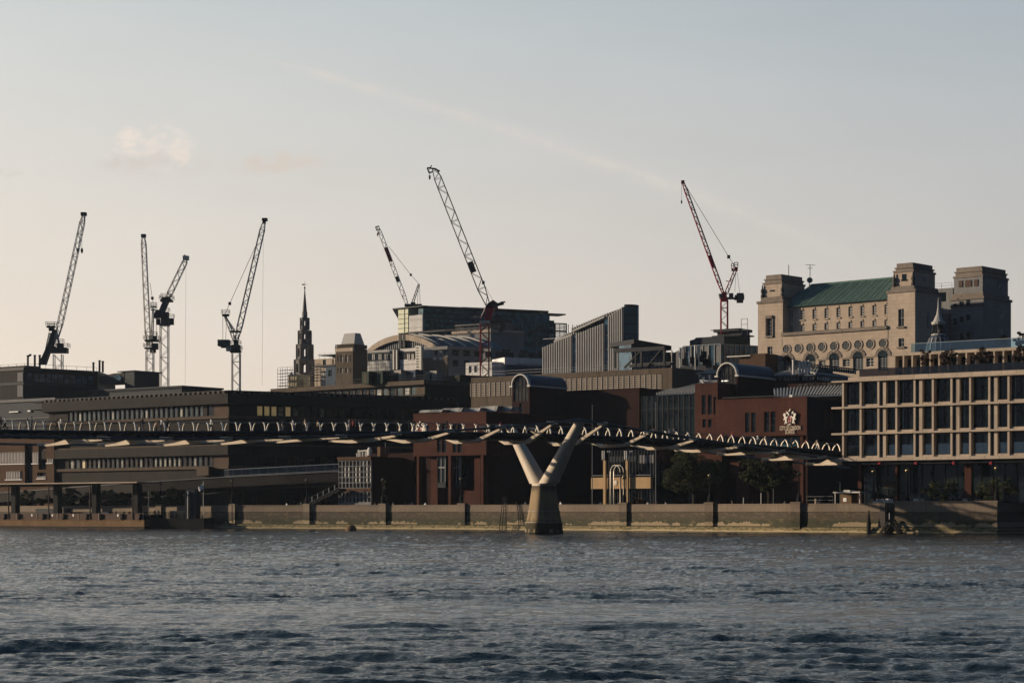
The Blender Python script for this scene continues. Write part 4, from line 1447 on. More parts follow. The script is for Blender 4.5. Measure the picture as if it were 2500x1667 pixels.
        mb = MB(); mb.box(sidef, .1, dep, .003, .2, zs - .25, zs + .05); mb.build('eaves', 'white_trim', t2)
        if shine:
            q = MB(); z_ = f.z(px - 20, 930); q.box(f, f.s(px - 41), f.s(px - 24), -.235, -.2, z_, z_ + .16)
            q.build('strip_light', 'lamp_white', t2)
        return f, t2
    vault(1293, 392, 1250, 912.8, 941, 979, 1040, 1384, 'brick stair tower with barrel roof and arched window, west of the two, behind the pier', False)
    vault(1801, 366, 1751, 884.5, 916, 957, 1060, 1893, 'brick barrel roofed tower with a lit strip in its arched window', True)
    # great dark hall between them
    brick('school_hall', 'large plain dark brick hall between the vaulted tower and the glazed wall', 1561, 388, 1330, 949.5, 30, 'dark_brick')
    brick('school_annexe', 'dark brick annexe behind the grid windowed block', 1012, 392, 880, 1108, 18, 'dark_brick')
    # glazed wall and ribbed roofs
    f = Fr(1697, 381, DF)
    tg = ground_thing('glazed_hall', 'dark glass wall under ribbed lead roofs in the middle of the school', 'school building', f, 0, 'brick blocks of the riverside school')
    a = f.s(1555)
    ze = f.z(1697, 962)
    mb = MB(); mb.box(f, a, 0, -14, 0, GZ, ze); mb.build('glass_wall', 'glass_dark', tg)
    for i in range(12):
        q = a + (0 - a) * i / 11
        mb = MB(); mb.box(f, q - .08, q + .08, .002, .14, GZ, ze); mb.build('mullion', 'dark_metal', tg)
    mb = MB(); mb.box(f, a, 0, .001, .12, ze - 2.6, ze - 2.45); mb.build('transom', 'dark_metal', tg)
    def ribbed(fr_, a0, a1, zl, b0, b1, zh, t0, t1, n, nm='ribbed_roof', par=tg):
        m_ = MB()
        m_.add([fr_.P(a0, t0, zl), fr_.P(a1, t0, zl), fr_.P(b1, t1, zh), fr_.P(b0, t1, zh), fr_.P(a0, t0, zl - .25), fr_.P(a1, t0, zl - .25), fr_.P(b1, t1, zl - .25), fr_.P(b0, t1, zl - .25)],
               [(0, 1, 2, 3), (4, 5, 1, 0), (5, 6, 2, 1), (7, 4, 0, 3), (6, 7, 3, 2), (7, 6, 5, 4)])
        nv = Vector((0, 0, .10))
        for i in range(n + 1):
            u0 = a0 + (a1 - a0) * i / n; u1 = b0 + (b1 - b0) * i / n
            m_.tube([fr_.P(u0, t0, zl) + nv, fr_.P(u1, t1, zh) + nv], .16, 4, 1)
        return m_.build(nm, ['lead_roof', 'lead_rib'], par)
    z1_, z2_, z3_ = f.z(1680, 959), f.z(1680, 946), f.z(1700, 921)
    ribbed(f, f.s(1606), 0.1, z1_, f.s(1640, -3), 0.1, z2_, .5, -3, 12)
    f3 = Fr(1716, 385, DF)
    ribbed(f3, f3.s(1640), 0, z2_ + .2, f3.s(1683), 0, z3_, -2, -7, 10)
    s3 = f3.side(0, -2)
    ribbed(s3, 0, 9, z2_ + .2, 2, 8, z3_, 0, -3, 8)
    fp = Fr(1716, 390, DF, -4)
    zb_, za_ = fp.z(1716, 912), fp.z(1713, 899)
    ww = 4.2
    mb = MB()
    base = [fp.P(-ww, 0, zb_), fp.P(0, 0, zb_), fp.P(0, -ww, zb_), fp.P(-ww, -ww, zb_)]
    ap = fp.P(-ww / 2, -ww / 2, za_)
    mb.add(base + [ap], [(0, 1, 4), (1, 2, 4), (2, 3, 4), (3, 0, 4), (3, 2, 1, 0)])
    mb.box(fp, -ww + .5, -.5, -ww + .5, -.5, zb_ - 3.5, zb_ - .01)
    mb.build('lantern_roof', 'lead_roof', tg)
    # narrow brick tower
    brick('school_tower', 'narrow brick tower with three slit windows beside the vaulted tower', 1752, 362, 1697, 937, 12, 'red_brick',
          holes=[(1713, 964, 1723, 1011), (1728, 964, 1738, 1011), (1742, 968, 1749, 1011), (1715, 1023, 1724, 1043), (1729, 1023, 1738, 1043)])
    # crest block
    fr, th, s0, z1 = brick('school_block', 'dark red brick block carrying the city crest and school name', 1970, 346, 1747, 971, 20, 'red_brick',
                           holes=[(1819, 1007, 1830, 1055), (1834, 1007, 1845, 1055), (1866, 1005, 1878, 1054), (1881.5, 1004, 1893, 1054)], zb=Fr(1970, 346).z(1970, 1062))
    zb = fr.z(1970, 1062)
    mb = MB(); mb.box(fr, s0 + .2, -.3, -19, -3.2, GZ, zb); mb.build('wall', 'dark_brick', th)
    for a, b, y in ((1747, 1762, 1062), (1783, 1804, 1128), (1798, 1828, 1160), (1953, 1961, 1062)):
        mb = MB(); mb.box(fr, fr.s(a, -.4), fr.s(b, -.4), -3.2, -.4, GZ if a != 1783 else fr.z(a, 1156), fr.z((a + b) / 2, y)); mb.build('brick_panel', 'red_brick', th)
    for a, b in ((1830, 1892), (1895, 1951)):
        mb = MB(); mb.box(fr, fr.s(a, -3), fr.s(b, -3), -3.19, -3.0, fr.z(a, 1088), fr.z(a, 1067)); mb.build('strip_window', 'glass_teal', th)
    sdf = fr.side(0)
    ops = [(6.0, 7.3, zb + 1.2, zb + 4.6), (8.0, 9.3, zb + 1.2, zb + 4.6)]
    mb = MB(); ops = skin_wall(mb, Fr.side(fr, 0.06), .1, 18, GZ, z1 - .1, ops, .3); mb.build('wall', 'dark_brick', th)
    for o in ops: window(Fr.side(fr, 0.06), o, th, 'dark_metal', 'glass_dark', .25, 1, 3)
    rl = MB(); rail(rl, [fr.P(fr.s(1762), -.2, z1 + .25), fr.P(0, -.2, z1 + .25), sdf.P(14, -.3, z1 + .25)], .30, .03, 3, 1); rl.build('roof_rail', 'grey_metal', th)
    crest(fr, 1929.3, 1017.5, .00395, 'large silver city crest with red cross shield on the brick block above the school name')
    lt = thing('wall_lettering', 'pale raised letters naming the school beneath the large crest', 'sign', fr.P(fr.s(1929), .1, fr.z(1929, 1050)))
    text_mesh('CITY OF LONDON', 1.02, fr, fr.s(1929.5, .1), fr.z(1929.5, 1045, .1), .12, .2, 'lettering', 'letter_cream', lt, fr.s(1954.5) - fr.s(1904.5))
    text_mesh('SCHOOL', 1.02, fr, fr.s(1929.5, .1), fr.z(1929.5, 1054.3, .1), .12, .2, 'lettering', 'letter_cream', lt, fr.s(1941) - fr.s(1917.5))
    fl = MB(); fl.box(fr, fr.s(1925.5), fr.s(1932.5), -.6, -.2, z1 + .25, fr.z(1929, 963.5)); o = fl.build('flood_light', 'white_paint', loc=fr.P(fr.s(1929), -.4, z1 + .25))
    tag(o, 'small white box light standing on the parapet above the large crest', 'light')
    # rear roofs: pavilion with clerestory, chimneys and a lower ribbed roof
    f = Fr(1988, 372, DF)
    tp = ground_thing('school_pavilion', 'roof pavilion with pale windows, hipped lead roof and a railed deck behind the crest block', 'school building', f, 0, 'brick blocks of the riverside school')
    a = f.s(1896)
    sd_ = f.side(0)
    zw0, zw1 = f.z(1940, 929.5), f.z(1940, 916)
    mb = MB(); mb.box(f, a, 0, -14, -.3, GZ, zw1)
    ops = [px_op(f, x0, 917.5, x1, 928, 0) for x0, x1 in ((1897.5, 1900), (1901.5, 1907), (1912, 1919), (1921, 1928), (1931, 1935), (1938, 1943), (1946, 1950), (1958, 1966), (1967, 1973), (1975, 1980), (1982.5, 1986.5))]
    ops = skin_wall(mb, f, a, 0, zw0, zw1, ops, .2)
    mb.box(f, a, 0, -.29, -.001, GZ, zw0 - .003)
    mb.build('wall', 'dark_brick', tp)
    for o in ops: window(f, o, tp, 'white_trim', 'glass_pale', .2, 1, 2, .06)
    zr = f.z(1960, 900)
    ribbed(f, a - 1, .6, zw1, f.s(1925, -4), -1.5, zr, .6, -4, 11, par=tp)
    ribbed(sd_, -.6, 14, zw1, 1.5, 11, zr, .6, -4, 12, par=tp)
    for i in range(14):
        q0 = 1.0 + i * .95
        mb = MB(); mb.box(sd_, q0, q0 + .6, .0, .05, zw0 + .1, zw1 - .2); mb.build('window', 'glass_pale', tp)
    # flat deck railing on top
    mb = MB(); zr2 = f.z(1988, 888)
    mb.box(f, f.s(1925, -4), -1.5, -10, -4.2, zr - .5, zr + .1)
    mb.build('roof_deck', 'dark_stone', tp)
    mb = MB()
    for fr_, u0, u1, t_ in ((f, f.s(1922, -4), -1.5, -4.2), (sd_, 4.2, 20, -1.6)):
        n = int((u1 - u0) / .9)
        for i in range(n):
            p = u0 + (u1 - u0) * i / n
            mb.box(fr_, p, p + .16, t_ - .1, t_ + .1, zr, zr2)
        mb.box(fr_, u0, u1, t_ - .16, t_ + .16, zr2, zr2 + .22)
    mb.build('deck_rail', 'dark_metal', tp)
    mb = MB()
    for fr_, u0, u1, t_ in ((f, f.s(1922, -4), -1.5, -4.5), (sd_, 4.5, 20, -1.9)): mb.box(fr_, u0, u1, t_ - .05, t_, zr + .1, zr2 - .1)
    mb.build('clerestory', 'glass_pale', tp)
    for px, y0, y1 in ((1937, 878, 908), (1953, 883, 906), (1960, 881, 904), (1967.5, 881, 904), (1975.5, 880, 904)):
        f4 = Fr(px, 373)
        c = f4.P(0, 0, f4.z(px, y1) - .6)
        mb = MB(); mb.lathe(c, [(.22, 0), (.22, f4.z(px, y0) - c.z - .2), (.28, f4.z(px, y0) - c.z - .19), (.28, f4.z(px, y0) - c.z)], 10)
        o = mb.build('flue_pipe', 'white_trim', loc=c); tag(o, 'tall' if px == 1937 else None)
        o['label'] = {1937: 'tallest pale flue pipe, standing apart on the pavilion roof slope', 1953: 'pale flue pipe with the shiny side, next to the tallest one', 1960: 'middle flue pipe of the row on the pavilion roof', 1967.5: 'pale flue pipe next to the last of the row on the pavilion roof', 1975.5: 'last pale flue pipe of the row, beside the railed deck'}[px]
        o['category'] = 'flue pipe'; o['group'] = 'flue pipes on the pavilion roof'
    # lower long ribbed roof in shade
    f5 = Fr(2062, 352, DF)
    tl = ground_thing('school_wing', 'low wing with a dark ribbed roof and planted edge behind the crest block', 'school building', f5, 0, 'brick blocks of the riverside school')
    zl, zh = f5.z(2050, 962), f5.z(2050, 938)
    mb = MB(); mb.box(f5, f5.s(1885), 1, -12, -5.2, GZ, zh + .8); mb.build('wall', 'dark_brick', tl)
    ribbed(f5, f5.s(1885), 1, zl, f5.s(1890, -5), 1, zh, -1, -5, 26, par=tl)
    mb = MB()
    for i in range(14):
        q = f5.s(1915) + i * 1.15; mb.box(f5, q, q + .75, -5.19, -5.1, zh + .1, zh + .75)
    mb.build('clerestory', 'glass_brown', tl)
    # entrance porch
    fe = Fr(1588, 352, DF)
    te = ground_thing('entrance_porch', 'tan concrete entrance canopy with columns and a glazed front between two trees', 'porch', fe, 0)
    mb = MB(); q0 = fe.s(1443); zt, zbm = fe.z(1500, 1165), fe.z(1500, 1192.5)
    mb.box(fe, q0, 0, -.8, 0, zbm, zt); mb.build('beam', 'tan_concrete', te)
    mb = MB(); mb.tube([fe.P(q0 + .2, -.1, zt + .35), fe.P(0, -.1, zt + .35)], .07, 6); mb.build('rail', 'grey_metal', te)
    for a, b in ((1472.5, 1478), (1527, 1532.5)):
        mb = MB(); mb.box(fe, fe.s(a, .7), fe.s(b, .7), .25, .7, GZ, fe.z(a, 1124)); c_ = mb.build('column', 'tan_concrete', te)
        for j in range(4):
            px = a - 1.5 + j * 4.6
            p = fe.P(fe.s(px, .8), .8 - (j // 2) * .5, fe.z(px, 1123 if j < 2 else 1106))
            mb = MB(); mb.lathe(p, [(.08, 0), (.115, .1), (.115, fe.z(px, 1101) - p.z), (.08, fe.z(px, 1100) - p.z)], 10); mb.build('lamp_tube', 'white_trim', c_)
    mb = MB(); mb.box(fe, fe.s(1488, -1.2), .2, -12, -1.2, GZ, fe.z(1540, 1098)); mb.build('glass_wall', 'glass_dark', te)
    for i in range(16):
        q = fe.s(1488, -1.2) + (0 - fe.s(1488, -1.2)) * i / 15
        mb = MB(); mb.box(fe, q - .06, q + .06, -1.198, -1.05, GZ, fe.z(1540, 1098)); mb.build('mullion', 'dark_metal', te)
        if i > 9 and i < 15: 
            mb = MB(); mb.box(fe, q + .15, q + .55, -1.19, -1.1, fe.z(1565, 1130), fe.z(1565, 1110)); mb.build('blind', 'grey_stone', te)
        elif i < 9:
            mb = MB(); mb.box(fe, q + .1, q + .8, -1.19, -1.1, fe.z(1505, 1127), fe.z(1505, 1113)); mb.build('blind', 'slate_panel', te)
    ho = ground_thing('arch_hoop', 'twin polished metal hoops standing in front of the entrance canopy', 'hoop', fe, fe.s(1503, 1.2))
    for k in range(2):
        mb = MB(); c = fe.s(1502 + k * 3.5, 1.2); w = 1.02
        zs, zt2 = fe.z(1503, 1152, 1.2), fe.z(1503, 1135, 1.2)
        pts = [fe.P(c - w, 1.2 - k * .6, GZ)] + [fe.P(c - w * math.cos(t), 1.2 - k * .6, zs + (zt2 - zs) * math.sin(t)) for t in np.linspace(0, math.pi, 15)] + [fe.P(c + w, 1.2 - k * .6, GZ)]
        mb.tube(pts, .075, 6); mb.build('hoop', 'steel_bright', ho, smooth=True)
    em = thing('wall_emblem', 'small round silver emblem on the tan entrance beam', 'emblem', fe.P(fe.s(1503), .05, fe.z(1503, 1178)))
    c0, cz0 = fe.s(1503), fe.z(1503, 1178)
    mb = MB()
    for t in np.linspace(0, 2 * math.pi, 9)[:-1]:
        mb.box(fe, c0 + .26 * math.cos(t) - .09, c0 + .26 * math.cos(t) + .09, .02, .10 + .02 * math.sin(3 * t), cz0 + .33 * math.sin(t) - .09, cz0 + .33 * math.sin(t) + .09)
    mb.box(fe, c0 - .12, c0 + .12, .02, .14, cz0 - .16, cz0 + .16)
    mb.build('emblem', 'crest_silver', em)


school()


def grid_block():
    f = Fr(906, 386, DF)
    th = ground_thing('school_house', 'small block with a grid of windows and brown bands beside the outside stair', 'building', f, 0)
    s0 = f.s(826.5)
    z = lambda y: f.z(866, y)
    mb = MB(); mb.box(f, s0, 0, -11, -.3, GZ - .5, z(1115)); mb.build('core_wall', 'dark_brick', th)
    mb = MB()
    mb.box(f, s0 - .15, .15, -.3, .25, z(1122.5), z(1114.8)); mb.build('fascia', 'brown_brick', th)
    mb = MB(); mb.box(f, s0, 0, -.3, .12, z(1199.8), z(1191.2)); mb.build('fascia', 'brown_brick', th)
    ys = [(1123.9, 1137.7), (1137.7, 1151.4), (1151.4, 1164.7), (1164.7, 1178), (1178, 1191), (1200.2, 1212.7), (1212.7, 1226)]
    fw = MB()
    w = (0 - s0) / 9
    cells = []
    for r_, (a, b) in enumerate(ys):
        for c in range(9):
            cells.append((s0 + c * w + .09, s0 + (c + 1) * w - .09, z(b) + .07, z(a) - .07))
    cells = skin_wall(fw, f, s0, 0, z(1232), z(1122.6), cells, .26)
    fw.build('grid_frame', 'grey_stone', th)
    for i, o in enumerate(cells):
        r_, c = divmod(i, 9)
        g_ = 'glass_dark' if r_ in (4, 6) else 'glass_brown'
        if r_ == 0 and c in (6, 7): g_ = 'glass_pale'
        wn = window(f, o, th, 'dark_metal', g_, .26, 1, 1, .03)
        if r_ in (1, 2, 3) and c in (1, 2, 4, 5, 7, 8) and not (r_ == 3 and c < 3):
            q = MB(); q.box(f, o[0] + .45, o[0] + .62, -.2, -.12, o[2] + .1, o[3] - .15); q.build('blind', 'white_trim', wn)
    # plant on its roof
    zt = z(1114.8)
    t2 = thing('air_unit', 'rusty box shaped plant unit with pale pipes on the grid windowed block', 'air unit', f.P(-2, -3, zt))
    q = MB(); q.box(f, f.s(903) - .3, f.s(928, -2.5), -5, -2.5, zt + .2, zt + 1.75); q.box(f, f.s(903) - .1, f.s(926, -2.5), -4.8, -2.6, zt, zt + .2); q.box(f, f.s(903) - .3, f.s(928, -2.5), -5, -2.5, zt + 1.78, zt + 1.9); q.build('casing', 'timber', t2)
    q = MB()
    for px, h in ((872, .7), (876, 1.35), (880, 1.15), (886, 1.2), (893, 1.3), (897, 1.1)):
        q.lathe(f.P(f.s(px, -2), -2, zt), [(.16, 0), (.16, h), (.1, h + .1)], 8)
    q.tube([f.P(f.s(874, -2), -2, zt + 1.1), f.P(f.s(900, -2), -2, zt + 1.25)], .14, 7)
    q.lathe(f.P(f.s(901, -2), -2.2, zt + .3), [(.5, 0), (.5, 1.0), (.3, 1.5)], 9)
    q.build('pipework', 'white_trim', t2)
    ms = MB(); p = f.P(f.s(941, -4), -4, z(1110)); ms.tube([p, p + Vector((0, 0, 2.3))], .09, 6)
    tag(ms.build('vent_mast', 'grey_metal', loc=p), 'thin grey mast on the dark roof beside the rusty plant unit', 'mast')
    # outside stair
    fs = Fr(826, 387, DF)
    st = ground_thing('outside_stair', 'outside stair with pale rail posts climbing beside the grid windowed block', 'stair', fs, fs.s(760))
    a, b = fs.s(716), fs.s(826)
    za, zb = GZ, fs.z(826, 1192)
    n = 14
    for i in range(n):
        q = MB(); u = a + (b - a) * i / n
        q.box(fs, u, u + (b - a) / n + .05, -2.2, -.2, za + (zb - za) * i / n - .25, za + (zb - za) * (i + 1) / n); q.build('tread', 'granite', st)
    q = MB(); q.tube([fs.P(a, -.1, za + 1.05), fs.P(b, -.1, zb + 1.05)], .05, 5); q.tube([fs.P(a, -.1, za + .1), fs.P(b, -.1, zb + .1)], .12, 5); q.build('handrail', 'slate_panel', st)
    for i in range(8):
        u = a + (b - a) * (i + .3) / 8; zz = za + (zb - za) * (i + .3) / 8
        q = MB(); q.box(fs, u - .05, u + .05, -.14, -.04, zz, zz + 1.05); q.build('rail_post', 'rail_grey', st)


grid_block()


def road_ramp():
    th = thing('road_ramp', 'concrete road ramp rising behind the ferry pier with a grey balustrade', 'ramp', at(345, 1249, 412))
    pts = [(-30, 1206, 442), (178, 1190, 425), (345, 1178, 412), (545, 1165.5, 404), (700, 1157.5, 398), (832, 1151, 394)]
    W3 = [at(*p) for p in pts]
    back = Vector((.6, .8, 0))
    mb = MB(); lp = MB(); un = MB()
    for a, b in zip(W3, W3[1:]):
        d1 = Vector((0, 0, -1.9))
        mb.hexa([a + d1, b + d1, b + d1 + back * 9, a + d1 + back * 9], [a, b, b + back * 9, a + back * 9])
        up = Vector((0, 0, .16)); o = Vector((-.12, -.16, 0))
        lp.hexa([a + o, b + o, b + o + back * .5, a + o + back * .5], [a + o + up, b + o + up, b + o + back * .5 + up, a + o + back * .5 + up])
        d2 = Vector((0, 0, -2.5))
        un.hexa([a + d2 + back * 1.5, b + d2 + back * 1.5, b + d2 + back * 7, a + d2 + back * 7], [a + d1 + back * 1.4 - Vector((0, 0, .003)), b + d1 + back * 1.4 - Vector((0, 0, .003)), b + d1 + back * 7, a + d1 + back * 7])
    mb.build('ramp_deck', 'granite', th); lp.build('kerb', 'grey_stone', th); un.build('soffit', 'granite', th)
    # balustrade on the upper stretch
    bl = MB()
    for (a, b) in zip(W3[3:], W3[4:]):
        a2 = a + Vector((0, 0, .17)) + back * .3; b2 = b + Vector((0, 0, .17)) + back * .3
        h = Vector((0, 0, 1.35))
        bl.tube([a2 + h, b2 + h], .07, 5); bl.tube([a2 + h * .1, b2 + h * .1], .05, 4)
        n = int((b2 - a2).length / .22)
        for i in range(n):
            p = a2 + (b2 - a2) * i / n
            r = .075 if i % 9 == 0 else .04
            bl.tube([p, p + h], r, 4, cap=False)
    bl.build('balustrade', 'rail_grey', th)
    for px, Y in ((205, 425), (420, 411), (600, 404)):
        q = MB(); p = at(px, 1249, Y + 4); q.abox((p.x, p.y, (GZ + 7) / 2), 1.4, 1.4, 7 - GZ + .6, rot=.64); q.build('support', 'granite', th)


road_ramp()


def fin_building():
    f = Fr(132, 447, DF)
    th = ground_thing('office_block', 'brown brick block with sunlit window fins above the ferry pier', 'office building', f, 0)
    Z = zoom(0, 1080, 7.13)
    s0 = f.s(-60)
    z = lambda y, px=60: f.z(px, y)
    ztop = z(1066)
    def op(x0, y0, x1, y1): 
        a, b = Z(x0, y0), Z(x1, y1); return px_op(f, a[0], a[1], b[0], b[1])
    wins = [(-330, 172, 428, 372), (560, 168, 668, 362), (815, 282, 922, 355), (100, 500, 392, 640), (645, 520, 795, 625)]
    gaps = [(432, 20, 568, 730), (672, 20, 803, 470)]
    ops = [op(*w) for w in wins] + [op(*g_) for g_ in gaps]
    mb = MB(); mb.box(f, s0, 0, -14, -.95, GZ, ztop); ops2 = skin_wall(mb, f, s0, 0, z(1183), ztop, ops, .9); mb.build('wall', 'brown_brick', th)
    cnt = [14, 2, 2, 6, 4]
    for o, n in zip(ops2[:5], cnt):
        wn = window(f, o, th, 'dark_metal', 'glass_dark', .9, n, 1, .05)
        q = MB(); q.box(f, o[0] - .1, o[1] + .1, -.3, .22, o[2] - .003 - .18, o[2] - .003); q.build('sill', 'white_sheet', wn)
        for i in range(n + (1 if n != 6 else 0)):
            u = o[0] + (o[1] - o[0]) * (i + .5) / (n + .5)
            q = MB(); q.box(f, u - .05, u + .05, -.6, .16, o[2] + .002, o[3] - .002 if n != 4 else o[2] + .5); q.build('fin', 'white_sheet', wn)
    for o in ops2[5:]:
        q = MB(); q.box(f, o[0], o[1], -.92, -.88, o[2], o[3]); q.build('recess_panel', 'slate_panel', th)


fin_building()


def low_roofs():
    # low buildings and the dark glass block far behind on the left
    f = Fr(116, 500, DF)
    th = ground_thing('low_block', 'low grey block with a pale roof edge below the dark glass block', 'building', f, 0)
    s0 = f.s(-40)
    z = lambda y: f.z(60, y)
    mb = MB(); mb.box(f, s0, 3, -20, 0, GZ, z(981)); mb.build('wall', 'slate_panel', th)
    mb = MB(); mb.box(f, s0 - .3, 3.2, -20, .4, z(981), z(974)); mb.build('roof_edge', 'grey_stone', th)
    mb = MB(); mb.box(f, f.s(90, 1), 2.6, 0, 4, z(1004), z(988)); mb.box(f, f.s(84, 4), 2.8, 0, 4.3, z(988), z(986)); mb.build('roof_box', 'slate_panel', th)
    mb = MB(); mb.box(f, f.s(22, .5), f.s(44, .5), 0, .5, z(1005.5), z(1003)); mb.box(f, f.s(67, .5), f.s(74, .5), 0, .5, z(1005.5), z(1002)); mb.build('skylight', 'white_paint', th)
    mb = MB(); mb.box(f, s0, 3.0, .02, .3, z(1024), z(1020)); mb.box(f, s0, 3.0, .02, .3, z(1040), z(1036)); mb.build('band', 'dark_metal', th)
    # dark glass block
    fa = Fr(58, 540, DF); fb = Fr(58, 540, (0.737, 0.676))
    tj = ground_thing('glass_block', 'dark glass office block with a pale corner strip beneath the tilted crane', 'office building', fa, 0)
    sL, sR = fa.s(-60), fb.s(238)
    zz = lambda y: fa.z(58, y)
    mb = MB(); mb.foot(offset_foot(fa, fb, sL, sR, 0, 25), GZ, zz(903)); mb.build('glass_wall', 'granite', tj)
    mb = MB(); mb.foot(offset_foot(fa, fb, sL, sR, .25, 25), zz(903), zz(896.5)); mb.build('roof_edge', 'dark_metal', tj)
    for y0, y1 in ((928, 909), (969, 940)):
        mb = MB(); mb.box(fa, fa.s(44), -.15, .02, .2, zz(y1 + (22 if y1 == 909 else 28)), zz(y1)); mb.build('corner_panel', 'grey_stone', tj)
    for i in range(11):
        q = MB(); u = 1 + (sR - 2) * i / 11; q.box(fb, u, u + (sR - 2) / 11 - .35, .02, .12, zz(930), zz(910)); q.build('window', 'glass_blue', tj)
    mb = MB(); mb.foot(offset_foot(fa, fb, sL, sR, .2, 25), zz(939), zz(932)); mb.build('band', 'slate_panel', tj)
    rl = MB(); rail(rl, [fa.P(sL, -.3, zz(896.5)), fa.P(0, -.3, zz(896.5)), fb.P(sR, -.3, zz(896.5))], 1.0, .05, 3, 1); rl.build('roof_rail', 'dark_metal', tj)
    mb = MB(); mb.box(fa, fa.s(-20), fa.s(54), -6, -1, zz(897), zz(891)); mb.build('plant_room', 'dark_stone', tj)
    for px, y0, y1, lab in ((68, 870, 897, 'flue pipe with a hooked top on the dark glass block, by its corner'), (85, 869, 896, 'straight flue pipe in the middle of the three on the dark glass block'), (97, 869, 896, 'flue pipe touching the foot of the tilted crane arm'),
                            (228, 887, 906, 'single short flue pipe on the low end of the dark glass block'), (243, 882, 906, 'thinner of the two paired flue pipes by the dark glass block end'), (251, 884, 906, 'thicker of the two paired flue pipes by the dark glass block end')):
        p = at(px, y1 + 3, 545); h = (y1 + 3 - y0) * .109
        q = MB(); q.lathe(p, [(.28, 0), (.28, h), (.36, h), (.36, h + .3)], 8)
        if px == 68: q.tube([p + Vector((0, 0, h)), p + Vector((.9, 0, h + .5))], .3, 7)
        o = q.build('flue_pipe', 'dark_metal', loc=p); tag(o, lab, 'flue pipe', 'flue pipes on the dark glass block')
    # block and curved roof light at its right
    fk = Fr(328, 545, DF)
    tk = ground_thing('roof_block', 'dark stepped block with a curved roof light and cornices right of the dark glass block', 'building', fk, 0)
    z2 = lambda y: fk.z(310, y)
    mb = MB(); mb.box(fk, fk.s(305), 0, -9, 0, GZ, z2(907)); mb.box(fk, fk.s(288), .35, -10, .35, z2(907), z2(905)); mb.build('tower', 'slate_panel', tk)
    mb = MB(); fc = Fr(303, 548, DF); mb.prism(fc, [(fc.s(243), fc.z(270, 936)), (0, fc.z(270, 936)), (0, fc.z(303, 909)), (fc.s(275), fc.z(303, 910)), (fc.s(258), fc.z(303, 913)), (fc.s(243), fc.z(303, 917))], -6, 0); mb.build('curved_wall', 'dark_stone', tk)
    mb = MB()
    mb.prism(fc, [(fc.s(274), fc.z(290, 917)), (fc.s(297), fc.z(290, 931)), (fc.s(299), fc.z(290, 921)), (fc.s(292), fc.z(290, 915))], .02, .5); mb.build('roof_light', 'glass_blue', tk)
    f6 = Fr(444, 520, DF)
    t6 = ground_thing('cornice_block', 'long low dark block with a stepped cornice below the twin cranes', 'building', f6, 0)
    z3 = lambda y: f6.z(444, y)
    mb = MB(); mb.box(f6, f6.s(222), -.6, -14, -.6, GZ, z3(947)); mb.build('wall', 'slate_panel', t6)
    mb = MB(); mb.box(f6, f6.s(216), 0, -15, 0, z3(944.5), z3(940.5)); mb.box(f6, f6.s(219), -.3, -14.6, -.3, z3(947), z3(944.5)); mb.build('cornice', 'slate_panel', t6)
    mb = MB(); mb.box(f6, f6.s(200), -2, -16, 1.2, GZ, z3(960)); mb.build('lower_wall', 'granite', t6)


low_roofs()


